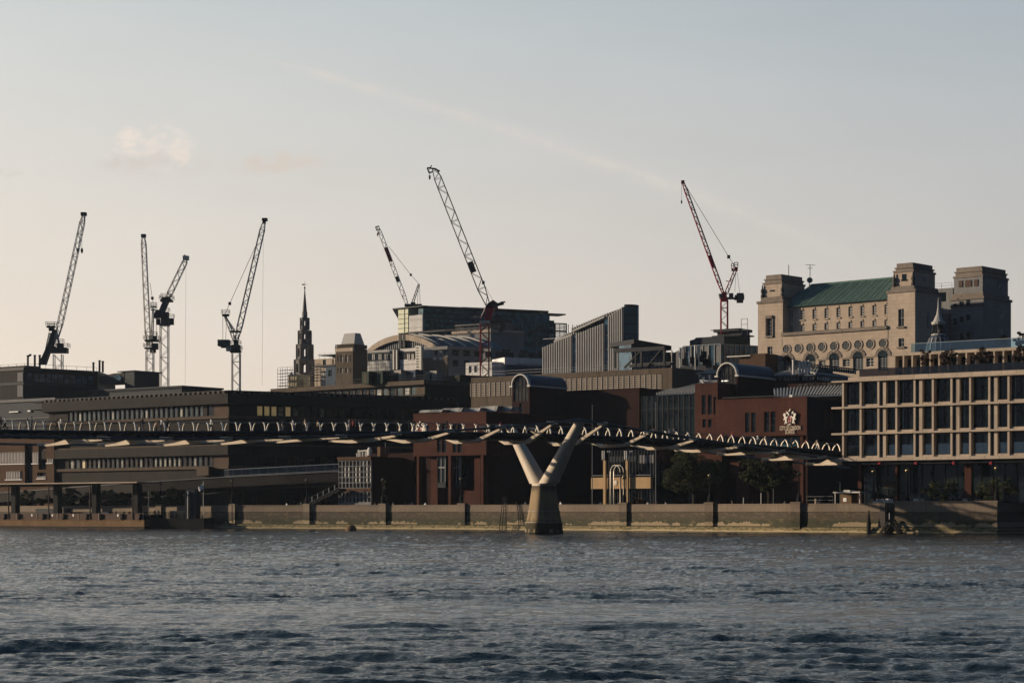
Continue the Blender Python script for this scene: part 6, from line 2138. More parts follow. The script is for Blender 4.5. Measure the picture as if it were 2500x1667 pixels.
    scaf(492, 640, 1215, 1400, 605, 'cream house wrapped in scaffolding between the steeple and the grey rendered block', 'white_sheet')
    # curved roofed exchange
    Z = zoom(880, 740, 7.84)
    f = Fr(1027, 585, (0.793, -0.61))
    th = ground_thing('curved_office', 'glass and stone office with a broad curved roof and twin vertical fins', 'office building', f, f.s(950))
    H = lambda x, y: f.z(*Z(x, y)); S = lambda x: f.s(Z(x, 0)[0])
    a, b = S(50), S(1145)
    zt = H(600, 878)
    mb = MB(); mb.box(f, a, b, -20, 0, GZ, zt); mb.build('wall', 'slate_panel', th)
    def panels(x0, x1, y0, y1, n, rows, m_, gap=.12, nm='cladding_panel', t=.12):
        s0, s1 = S(x0), S(x1); z0, z1 = H((x0 + x1) / 2, y1), H((x0 + x1) / 2, y0)
        q = MB()
        for i in range(n):
            for j in range(rows):
                w = (s1 - s0) / n; h = (z1 - z0) / rows
                q.box(f, s0 + w * i + gap / 2, s0 + w * (i + 1) - gap / 2, .002, t, z0 + h * j + gap / 2, z0 + h * (j + 1) - gap / 2)
        return q.build(nm, m_, th)
    panels(52, 655, 905 - 8, 955 - 8, 14, 1, 'fin_steel'); panels(765, 1065, 862, 928, 14, 1, 'white_sheet')
    panels(52, 140, 955, 1105, 2, 3, 'fin_steel')
    panels(52, 655, 1105, 1300, 14, 3, 'glass_pale'); panels(765, 1065, 1070, 1280, 13, 2, 'white_sheet')
    q = panels(142, 655, 955, 1095, 6, 1, 'glass_dark', .25, 'window_band', .05)
    q = panels(765, 1065, 935, 1060, 6, 1, 'glass_brown', .25, 'window_band', .05)
    mb = MB()
    for x0, x1 in ((240, 252), (272, 283), (362, 374), (398, 410), (478, 490), (515, 527), (590, 602), (625, 640), (910, 925), (940, 955), (992, 1007), (1018, 1032)): mb.box(f, S(x0), S(x1), .06, .3, H(x0, 1085), H(x0, 955) - .3)
    mb.build('window_post', 'white_trim', th)
    mb = MB()
    s0, s1 = S(1066), S(1146)
    for j in range(9): z_ = H(1100, 850 + j * 52); mb.box(f, s0, s1, .02, .35, z_, z_ + .5)
    mb.box(f, s0, s0 + .3, .02, .3, H(1100, 1268), H(1100, 845)); mb.box(f, s1 - .3, s1, .02, .3, H(1100, 1268), H(1100, 845)); mb.box(f, s1 + .02, s1 + .8, -.5, .6, H(1150, 1300), H(1150, 825)); mb.build('end_grid', 'white_trim', th)
    for x0, x1, y0, y1 in ((665, 700, 905, 1275), (725, 768, 900, 1275)):
        mb = MB(); mb.box(f, S(x0) + .5, S(x1), .003, .9, H(x0, y1), H(x0, y0)); mb.box(f, S(x0), S(x0) + .48, .003, 1.1, H(x0, y1), H(x0, y0), 1); mb.build('vertical_fin', ['dark_metal', 'white_trim'], th)
    # curved gable and vault behind
    g_ = Fr(1027, 595, (0.793, -0.61))
    Sg = lambda x: g_.s(Z(x, 0)[0]); Hg = lambda x, y: g_.z(*Z(x, y))
    arc = [(185, 890), (290, 800), (410, 725), (540, 668), (690, 622), (850, 600), (980, 608), (1100, 632), (1220, 672), (1330, 718), (1430, 772), (1490, 812)]
    pts = [(Sg(x), Hg(x, y)) for x, y in arc]
    mb = MB(); mb.prism(g_, (pts + [(pts[-1][0], GZ), (pts[0][0], GZ)])[::-1], -2, 0); gl = mb.build('gable_glass', 'glass_brown', th)
    mb = MB()
    for i in range(34):
        s_ = pts[0][0] + (pts[-1][0] - pts[0][0]) * (i + .5) / 34
        zt_ = float(np.interp(s_, [p[0] for p in pts], [p[1] for p in pts])); mb.box(g_, s_ - .12, s_ + .12, .02, .2, Hg(700, 900), zt_ - .8)
    for j in range(10):
        zz_ = Hg(900, 870) + j * 2.0
        xs = [p[0] for p in pts if p[1] > zz_ + .5]
        if len(xs) > 1 and max(xs) > Sg(880): mb.box(g_, Sg(880), max(xs), .05, .24, zz_, zz_ + .25)
    mb.build('glazing_bar', 'grey_metal', th)
    mb = MB()
    for (p0, q0), (p1, q1) in zip(pts, pts[1:]):
        mb.hexa([g_.P(p0, -.3, q0 - 1.7), g_.P(p1, -.3, q1 - 1.7), g_.P(p1, -.3, q1), g_.P(p0, -.3, q0)], [g_.P(p0, 1.2, q0 - 1.7), g_.P(p1, 1.2, q1 - 1.7), g_.P(p1, 1.2, q1), g_.P(p0, 1.2, q0)])
    mb.build('roof_rim', 'hotel_stone', th)
    mb = MB()
    dv = Vector((.86, .51))
    L_ = 22
    P0 = [g_.P(s_, -.3, z_) for s_, z_ in pts]
    P1 = [p + Vector((dv.x * L_, dv.y * L_, 0)) for p in P0]
    for i in range(len(P0) - 1): mb.quad(P0[i], P0[i + 1], P1[i + 1], P1[i])
    for k_ in range(5):
        o_ = Vector((dv.x, dv.y, 0)) * (L_ * k_ / 5)
        for i in range(5, len(P0) - 1): mb.tube([P0[i] + o_ + Vector((0, 0, .2)), P0[i + 1] + o_ + Vector((0, 0, .2))], .35, 4, 1)
    mb.build('curved_roof', ['lead_roof', 'lead_rib'], th)
    mb = MB(); mb.box(g_, Sg(860), Sg(860) + 36, -1.5, -.5, Hg(860, 566) - .3, Hg(860, 566) + .2)
    for x0, x1 in ((785, 838), (862, 905)): mb.box(g_, Sg(x0), Sg(x1), -1, 1.3, Hg(800, 870), Hg(800, 585))
    mb.build('roof_spine', 'dark_metal', th)
    # stone side wing with dark windows
    h_ = Fr(1093, 572, DF); hb = Fr(1093, 572, (0.9, 0.43))
    t2 = ground_thing('stone_wing', 'grey stone office wing with tall dark windows in front of the curved roof', 'office building', h_, 0)
    zt = h_.z(*Z(1600, 828))
    a = h_.s(Z(1200, 0)[0])
    mb = MB(); mb.foot(offset_foot(h_, hb, a, hb.s(1178), -.3, 12), GZ, zt); mb.build('wall', 'grey_stone', t2)
    mb = MB(); mb.foot(offset_foot(h_, hb, h_.s(Z(1375, 0)[0]), hb.s(1178), .5, 12), h_.z(*Z(1600, 888)), h_.z(*Z(1600, 826))); mb.build('fascia', 'grey_stone', t2)
    mb = MB(); mb.box(h_, a, 0, -.3, .1, GZ, h_.z(*Z(1600, 1030))); mb.build('lower_wall', 'concrete', t2)
    for x0, x1 in ((1415, 1455), (1560, 1600), (1640, 1668)):
        q = MB(); q.box(h_, h_.s(Z(x0, 0)[0]), h_.s(Z(x1, 0)[0]), -.29, .02, h_.z(*Z(x0, 1000)), h_.z(*Z(x0, 895))); q.build('window', 'glass_dark', t2)
    for i in range(8):
        u = 1.5 + i * 3.4
        q = MB(); q.box(hb, u, u + 1.9, -.29, .0, h_.z(*Z(1680, 1000)), h_.z(*Z(1680, 895))); q.build('window', 'glass_dark', t2)
        q = MB(); q.box(hb, u + .2, u + 1.7, -.29, .0, h_.z(*Z(1680, 1200)), h_.z(*Z(1680, 1085))); q.build('window', 'glass_dark', t2)
    for x0, x1 in ((1395, 1455), (1505, 1570)):
        q = MB(); q.box(h_, h_.s(Z(x0, 0)[0]), h_.s(Z(x1, 0)[0]), .102, .2, h_.z(*Z(x0, 1090)), h_.z(*Z(x0, 1045))); q.build('window', 'glass_pale', t2)
    # great glass office with a flying roof
    Z3 = zoom(1120, 720, 7.467)
    f = Fr(1033, 660, (0.72, -0.69)); fb = Fr(1033, 660, (0.91, 0.415))
    th = ground_thing('glass_office', 'large teal glass office with a thin flying roof carrying two cranes behind', 'office building', f, 0)
    sL, sR = f.s(975), fb.s(1342)
    zz = lambda y: f.z(1033, y)
    mb = MB(); mb.foot(offset_foot(f, fb, sL + 9, sR, 0, 30), GZ, zz(753)); mb.build('glass_wall', 'glass_teal', th)
    mb = MB(); mb.box(f, sL, f.s(999), -6, .5, GZ, f.z(985, 754.5)); mb.build('stair_tower', 'tower_green', th)
    q = MB()
    for j in range(7): z_ = f.z(985, 768 + j * 11.5); q.box(f, sL - .05, f.s(999) + .05, .502, .6, z_, z_ + .15)
    q.box(f, f.s(990), f.s(990) + .2, .503, .62, GZ, f.z(985, 754.5)); q.build('tower_joint', 'dark_metal', th)
    mb = MB(); mb.box(f, f.s(1000), -.02, .003, .3, zz(812), zz(768)); mb.build('cladding', 'white_sheet', th)
    q = MB()
    for y in (777, 779.5, 797, 799.5): q.box(f, f.s(1000), -.01, .302, .4, zz(y + .8), zz(y))
    for i in range(12): u = f.s(1000) * i / 12; q.box(f, u - .1, u, .303, .36, zz(812), zz(768))
    q.build('cladding_joint', 'grey_metal', th)
    for j in range(6):
        mb = MB(); y = 762 + j * 12; mb.box(fb, .5, fb.s(1250), .003, .35, zz(y + 3.4), zz(y)); mb.build('floor_band', 'dark_metal', th)
        mb = MB(); mb.box(fb, fb.s(1288), sR, .003, .3, zz(y + 14), zz(y + 13)); mb.build('floor_band', 'dark_metal', th)
    q = MB()
    for i in range(46): u = .8 + i * 1.6; q.box(fb, u, u + .14, .004, .22, zz(812), zz(777))
    q.build('mullion', 'dark_metal', th)
    mb = MB(); mb.foot(offset_foot(f, fb, sL - 2, fb.s(1310), 1.2, 32), zz(749.2), zz(746.5)); mb.build('flying_roof', 'dark_metal', th)
    mb = MB(); mb.box(fb, fb.s(1040), fb.s(1195), 1.25, 1.45, zz(749.0), zz(747.2)); mb.build('roof_edge', 'white_trim', th)
    # eastern part with the glazed lift bay
    e = Fr(1323, 690, (0.91, 0.415))
    z4 = lambda y: e.z(1323, y)
    mb = MB(); mb.box(e, e.s(1286), 0, -10, 1.0, GZ, z4(776.5)); mb.build('lift_bay', 'glass_teal', th)
    q = MB()
    for j in range(16): q.box(e, e.s(1286), 0, 1.002, 1.2, z4(784 + j * 8.5), z4(783 + j * 8.5))
    for k_ in range(4):
        z_ = 790 + k_ * 30; q.tube([e.P(e.s(1299), .9, z4(z_)), e.P(e.s(1318), .9, z4(z_ + 24))], .35, 4)
    q.build('bay_frame', 'dark_metal', th)
    mb = MB(); mb.box(e, 0, e.s(1352.5), -12, .2, GZ, z4(781.5)); mb.build('end_block', 'teal_panel', th)
    for x0, x1, y0, y1 in ((1331, 1333, 796, 800), (1338, 1350, 796, 803), (1324, 1332.5, 814, 824.5), (1337.5, 1350, 814, 824.5)):
        mb = MB(); mb.box(e, e.s(x0), e.s(x1), .203, .3, z4(y1), z4(y0)); mb.build('window', 'glass_pale', th)
    mb = MB(); mb.box(e, -30, e.s(1333), -14, 2, z4(764.5), z4(759.5)); mb.box(e, e.s(1333), e.s(1388), -8, -2, z4(764.8), z4(762)); mb.build('flying_roof', 'dark_metal', th)
    q = MB()
    for x in (1310, 1318, 1332): q.tube([e.P(e.s(x), -1, z4(781)), e.P(e.s(x), -1, z4(764))], .25, 5)
    q.tube([e.P(e.s(1325), -1, z4(781)), e.P(e.s(1332), -1, z4(765))], .25, 5); q.tube([e.P(e.s(1333), -1, z4(781)), e.P(e.s(1346), -3, z4(765))], .25, 5); q.tube([e.P(e.s(1337), -1, z4(781)), e.P(e.s(1348), -3, z4(765))], .2, 5); q.build('roof_strut', 'dark_metal', th)
    q = MB()
    x1 = e.s(1387)
    for j in range(13): q.box(e, e.s(1353), x1, -1.2, -.9, z4(789 + j * 3.2), z4(788.2 + j * 3.2) + (.3 if j in (0, 6) else .06))
    for x in (1356, 1385): q.box(e, e.s(x), e.s(x) + .3, -1.25, -.85, z4(829), z4(788))
    q.build('sun_louvre', 'dark_metal', th)
    # grey stone mass in front of it
    Zk = zoom(880, 740, 7.84)
    k1 = Fr(1198, 630, (0.85, -0.53)); k2 = Fr(1198, 630, (0.9, 0.43))
    tk = ground_thing('stone_mass', 'blocky grey stone office with pale cornices behind the red crane mast', 'office building', k1, 0)
    sL, sR = k1.s(1106), k2.s(1279)
    zk = lambda y: k1.z(1198, y)
    mb = MB(); mb.foot(offset_foot(k1, k2, sL, sR, 0, 22), GZ, zk(811)); mb.build('wall', 'grey_stone', tk)
    mb = MB(); mb.foot(offset_foot(k1, k2, sL - .3, sR, .4, 22), zk(811), zk(804.5)); mb.build('cornice', 'hotel_stone', tk)
    mb = MB(); mb.foot(offset_foot(k1, k2, sL + 1.5, sR - 3, -1.5, 19), zk(804.5), zk(791)); mb.build('upper_wall', 'grey_stone', tk)
    mb = MB(); mb.foot(offset_foot(k1, k2, sL + .4, sR - 2, -.4, 20), zk(791), zk(788)); mb.build('cornice', 'grey_stone', tk)
    for x in (1128, 1143, 1157, 1170): q = MB(); q.box(k1, k1.s(x), k1.s(x + 4), -1.49, -1.4, zk(803), zk(792)); q.build('window', 'glass_dark', tk)
    for x in (1152, 1160): q = MB(); q.box(k1, k1.s(x), k1.s(x + 6), .003, .1, zk(841), zk(834)); q.build('window', 'glass_pale', tk)
    for i in range(5): q = MB(); u = 4 + i * 6; q.box(k2, u, u + 2.5, .003, .1, zk(872), zk(852)); q.build('window', 'glass_dark', tk)
    # white sheeted site shed
    w1 = Fr(1201, 540, (0.85, -0.53)); w2 = Fr(1201, 540, (0.93, 0.37))
    tw = ground_thing('sheeted_shed', 'long white sheeted construction enclosure around the foot of the red crane mast', 'enclosure', w1, 0)
    zw = lambda y: w1.z(1201, y)
    mb = MB(); mb.foot(offset_foot(w1, w2, w1.s(1137), w2.s(1340), 0, 12), GZ, zw(883)); mb.build('sheeting', 'white_sheet', tw)
    mb = MB(); mb.box(w2, w2.s(1228), w2.s(1345), -8, 1.2, zw(890), zw(872)); mb.build('upper_sheeting', 'white_sheet', tw)
    mb = MB(); mb.box(w2, w2.s(1232), w2.s(1345), .3, 1.9, GZ, zw(891)); mb.build('side_sheeting', 'blue_tarp', tw)
    for x in (1145, 1158): q = MB(); q.box(w1, w1.s(x), w1.s(x + 5), .003, .08, zw(907), zw(891)); q.build('opening', 'slate_panel', tw)
    rl = MB(); rail(rl, [w1.P(w1.s(1137), .6, zw(908)), w1.P(0, .6, zw(908)), w2.P(w2.s(1330), 2.2, zw(908))], 2.2, .06, 3, 2); rl.build('guard_rail', 'dark_metal', tw)


city_blocks()


def fin_office():
    Z = zoom(1300, 680, 4.2)
    f = Fr(1520, 510, (0.80, -0.60))
    th = ground_thing('wedge_office', 'wedge shaped office clad in vertical steel fins, rising to a rounded teal glass end', 'office building', f, f.s(1430))
    S = lambda x: f.s(Z(x, 0)[0]); H = lambda x, y: f.z(*Z(x, y))
    top = [(105, 712), (160, 685), (240, 650), (415, 580), (420, 520), (600, 445), (740, 395), (745, 368), (945, 282)]
    # body in three stepped slabs, sloping tops
    def slab(x0, y0, x1, y1, t0, t1, m_, nm):
        q = MB(); q.prism(f, [(S(x0), GZ), (S(x1), GZ), (S(x1), H(x1, y1)), (S(x0), H(x0, y0))], t0, t1); return q.build(nm, m_, th)
    slab(105, 712, 412, 580, -5, 0, 'glass_dark', 'body')
    slab(412, 590, 745, 462, -5, -.003, 'glass_dark', 'body')
    slab(745, 420, 940, 285, -5, 0, 'glass_dark', 'body')
    slab(228, 612, 470, 500, -5.2, -1.2, 'slate_panel', 'upper_body')
    slab(355, 505, 942, 272, -5.1, -2.0, 'slate_panel', 'upper_body')
    def fins(x0, x1, yt0, yt1, yb0, yb1, n, t, w=.36):
        for i in range(n):
            fr_ = (i + .5) / n
            x = x0 + (x1 - x0) * fr_
            s_ = S(x); zt = H(x, yt0 + (yt1 - yt0) * fr_); zb = GZ if yb0 is None else H(x, yb0 + (yb1 - yb0) * fr_)
            q = MB(); q.hexa([f.P(s_ - w, t, zb), f.P(s_ - w * .1, t + .75, zb), f.P(s_ + w * .5, t + .75, zb), f.P(s_ + w, t, zb)], [f.P(s_ - w, t, zt), f.P(s_ - w * .1, t + .75, zt), f.P(s_ + w * .5, t + .75, zt), f.P(s_ + w, t, zt)])
            q.build('fin', 'fin_steel', th)
    fins(108, 412, 710, 582, None, None, 13, 0)
    fins(452, 742, 572, 460, None, None, 12, 0)
    fins(782, 938, 400, 287, None, None, 7, 0)
    fins(232, 470, 612, 502, 655, 555, 10, -1.15, .3)
    fins(360, 742, 505, 345, 545, 400, 16, -1.95, .3)
    fins(745, 940, 345, 275, 395, 330, 8, -1.95, .3)
    for a_, b_ in (((228, 652), (412, 585)), ((420, 548), (742, 402))):
        q = MB(); q.hexa([f.P(S(a_[0]), -1, H(*a_)), f.P(S(b_[0]), -1, H(*b_)), f.P(S(b_[0]), .4, H(*b_)), f.P(S(a_[0]), .4, H(*a_))], [f.P(S(a_[0]), -1, H(*a_) + .4), f.P(S(b_[0]), -1, H(*b_) + .4), f.P(S(b_[0]), .4, H(*b_) + .4), f.P(S(a_[0]), .4, H(*a_) + .4)]); q.build('coping', 'fin_steel', th)
    for x0, x1, y in ((415, 450, 585), (745, 780, 420)):
        q = MB(); q.box(f, S(x0), S(x1), -1, .1, GZ, H(x0, y)); q.build('dark_bay', 'glass_blue', th)
    for y in (600, 745, 870):
        q = MB(); q.box(f, S(110), S(940), -.05, .12, H(500, y), H(500, y - 7)); q.build('floor_band', 'grey_metal', th)
    # rounded glass end
    c = f.P(S(945), -2.5, 0)
    q = MB(); ra = 2.5
    zt = H(980, 263)
    n = 16
    pr = []
    for i in range(n + 1):
        t = math.pi / 2 - math.pi * i / n
        pr.append((c + Vector((f.d.x, f.d.y, 0)) * math.cos(t) * ra * .8 + Vector((f.n.x, f.n.y, 0)) * math.sin(t) * ra))
    pts = [(p.x, p.y) for p in pr] + [tuple(f.P(S(940), -5, 0))[:2], tuple(f.P(S(940), -.01, 0))[:2]]
    q.foot(pts, GZ, zt - .6); q.build('rounded_end', 'teal_panel', th)
    q = MB(); q.foot(pts, zt - .6, zt); q.build('end_cap', 'dark_metal', th)
    for y in (375, 465, 572, 655):
        q = MB(); z_ = H(980, y); q.foot([((a - c.x) * 1.012 + c.x, (b - c.y) * 1.012 + c.y) for a, b in pts[:-2]] + pts[-2:], z_, z_ + .2); q.build('end_joint', 'dark_metal', th)
    # glass shed roof to the right
    g_ = Fr(1626, 470, (0.91, 0.415))
    t2 = ground_thing('glass_shed', 'dark glass office with a thin sloping roof right of the wedge shaped office', 'office building', g_, 0)
    a = g_.s(1541)
    q = MB(); q.prism(g_, [(a, GZ), (0, GZ), (0, g_.z(1626, 853)), (a, g_.z(1545, 838))], -6, 0); q.build('glass_wall', 'glass_blue', t2)
    q = MB()
    p0, p1 = (g_.s(1540), g_.z(1540, 829)), (.6, g_.z(1626, 845))
    q.hexa([g_.P(p0[0], -11, p0[1] - 1), g_.P(p1[0], -11, p1[1] - 1), g_.P(p1[0], 1.5, p1[1] - 1), g_.P(p0[0], 1.5, p0[1] - 1)], [g_.P(p0[0], -11, p0[1]), g_.P(p1[0], -11, p1[1]), g_.P(p1[0], 1.5, p1[1]), g_.P(p0[0], 1.5, p0[1])]); q.build('roof', 'dark_metal', t2)
    for i in range(9):
        u = a * (1 - i / 9); q = MB(); q.box(g_, u, u + .3, .003, .25, GZ, g_.z(1570, 866)); q.build('mullion', 'grey_metal', t2)
    q = MB(); q.box(g_, a, 0, .004, .5, g_.z(1570, 868), g_.z(1570, 865)); q.box(g_, 0, g_.s(1650), -8, 0, GZ, g_.z(1640, 860)); q.build('band', 'dark_metal', t2)


fin_office()


def plant_tower():
    Z = zoom(1500, 790, 6.533)
    f = Fr(1500 + 1690 / 6.533, 500, (0.80, -0.60)); fb = Fr(1500 + 1690 / 6.533, 500, (0.86, 0.51))
    th = ground_thing('glass_office', 'glass office with a faceted dark plant storey below the red luffing crane', 'office building', f, 0)
    sL, sR = f.s(Z(1130, 0)[0]), fb.s(1860)
    zz = lambda y: f.z(*Z(1690, y))
    mb = MB(); mb.foot(offset_foot(f, fb, sL, sR, 0, 16), GZ, zz(332)); mb.build('glass_wall', 'glass_blue', th)
    mb = MB(); mb.foot(offset_foot(f, fb, sL - .3, sR, .3, 16), zz(332), zz(322)); mb.build('roof_edge', 'rail_grey', th)
    for i in range(7): q = MB(); u = sL * i / 6; q.box(f, u, u + .25, .003, .3, GZ, zz(333)); q.build('mullion', 'grey_metal', th)
    for i in range(8): q = MB(); u = 1 + sR * i / 8; q.box(fb, u, u + .25, .003, .3, GZ, zz(333)); q.build('mullion', 'grey_metal', th)
    for x0, x1 in ((1350, 1510), (1625, 1680)): q = MB(); q.box(f, f.s(Z(x0, 0)[0]), f.s(Z(x1, 0)[0]), .002, .12, zz(620), zz(345)); q.build('blind', 'grey_stone', th)
    # ribbed side to the left
    g_ = Fr(Z(1120, 0)[0], 506, DF); q = MB()
    a = g_.s(Z(975, 0)[0])
    q.prism(g_, [(a, GZ), (0, GZ), (0, g_.z(*Z(1120, 360))), (g_.s(Z(1075, 0)[0]), g_.z(*Z(1075, 400))), (a, g_.z(*Z(975, 470)))], -6, 0)
    for i in range(9): u = a * i / 9; q.box(g_, u - .25, u, .002, .3, GZ, g_.z(*Z(1120 + (u / a) * -145, 380 + 80 * u / a)))
    q.build('ribbed_wall', 'grey_stone', th)
    # plant storey
    h_ = Fr(Z(1750, 0)[0], 503, (0.80, -0.60)); hb = Fr(Z(1750, 0)[0], 503, (0.86, 0.51))
    s0, s1 = h_.s(Z(1300, 0)[0]), hb.s(Z(2165, 0)[0])
    mb = MB(); mb.foot(offset_foot(h_, hb, s0, s1, 0, 12), zz(322), zz(180)); mb.build('plant_storey', 'slate_panel', th)
    w0 = h_.s(Z(1195, 0)[0]); q = MB(); q.prism(h_, [(w0, zz(322)), (s0 + .01, zz(322)), (s0 + .01, zz(195)), (w0, h_.z(*Z(1195, 270)))], -9, -.2); q.build('sloped_end', 'slate_panel', th)
    q = MB(); q.box(h_, h_.s(Z(1520, 0)[0]), h_.s(Z(2000, 0)[0]), -7, -1, zz(180), zz(160)); q.box(h_, h_.s(Z(1590, 0)[0]), h_.s(Z(1960, 0)[0]), -6, -1.5, zz(160), zz(105)); q.build('roof_house', 'dark_metal', th)
    q = MB(); q.box(h_, h_.s(Z(1450, 0)[0]), h_.s(Z(1660, 0)[0]), -3, -2.4, zz(62), zz(54)); q.box(h_, h_.s(Z(1560, 0)[0]), h_.s(Z(1970, 0)[0]), -7, -.5, zz(108), zz(64)); q.tube([h_.P(h_.s(Z(1505, 0)[0]), -2.7, zz(60)), h_.P(h_.s(Z(1590, 0)[0]), -2.7, zz(105))], .3, 5); q.build('crane_platform', 'dark_metal', th)
    rl = MB(); rail(rl, [h_.P(h_.s(Z(1990, 0)[0]), -1, zz(180)), h_.P(h_.s(Z(2090, 0)[0]), -1, zz(180))], 4, .08, 3, 3); rl.build('guard_rail', 'grey_metal', th)
    # brown low house right
    k_ = Fr(1850, 476, DF); tb = ground_thing('brown_house', 'low brown house with a flat pale roof wedged against the stone tower', 'building', k_, 0)
    q = MB(); q.box(k_, k_.s(1832), 2, -6, 0, GZ, k_.z(1840, 864)); q.box(k_, k_.s(1800), k_.s(1832), -6, -.8, GZ, k_.z(1820, 872)); q.build('wall', 'brown_brick', tb)
    q = MB(); q.box(k_, k_.s(1776), k_.s(1833), -7, .3, k_.z(1800, 871), k_.z(1800, 868.5)); q.build('flat_roof', 'white_trim', tb)
    # white aerial cylinders and roof clutter
    for px, y0, y1, r, lab in ((1697.5, 843, 872, 2.7, 'fat pale cylinder aerial, first of a pair before the blue glass'), (1706, 843, 873, 2.7, 'fat pale cylinder aerial, second of a pair before the blue glass'), (1660, 849, 876, 2.2, 'slimmer pale cylinder aerial before the ribbed grey wall'), (1640, 856, 867, 2.0, 'short pinkish cylinder aerial above the dark glass roof')):
        Y = 430; p = at(px, y1, Y); q = MB(); q.lathe(p, [(r * .086 * .5, -3), (r * .086 * .5, 0), (r * .086, .02), (r * .086, (y1 - y0) * .086), (r * .05, (y1 - y0) * .086 + .1)], 10)
        tag(q.build('aerial_cylinder', 'white_trim', loc=p), lab, 'aerial', 'cylinder aerials behind the school')
    fl = at(1684, 889, 432); q = MB(); q.tube([fl, fl + Vector((0, 0, 3.0))], .05, 5)
    t3 = thing('roof_flag', 'small white flag hanging on a pole before the blue glass office', 'flag', fl)
    q.build('pole', 'white_trim', t3); q = MB()
    a_, b_ = at(1680, 857, 432), at(1682, 882, 432)
    q.hexa([a_, a_ + Vector((.15, 0, 0)), b_ + Vector((.25, 0, 0)), b_], [a_ + Vector((0, .05, 0)), at(1683, 866, 432.1), at(1684, 873, 432.1), b_ + Vector((0, .05, 0))]); q.build('cloth', 'white_paint', t3)
    q = MB()
    for px, y in ((1672, 884), (1690, 880), (1700, 886), (1712, 876), (1718, 866), (1722, 884), (1730, 890)):
        p = at(px, y, 433); q.abox(p, 1.2, 1.2, 1.4); q.tube([p, p + Vector((0, 0, 2.0))], .15, 5)
    b_ = Fr(1700, 436, DF); q.box(b_, b_.s(1660), b_.s(1742), -6, 0, GZ, b_.z(1700, 893))
    o = q.build('plant_room', 'dark_metal', loc=at(1700, 1249, 436)); tag(o, 'flat dark plant room cluttered with small boxes and aerial stubs', 'building')


plant_tower()


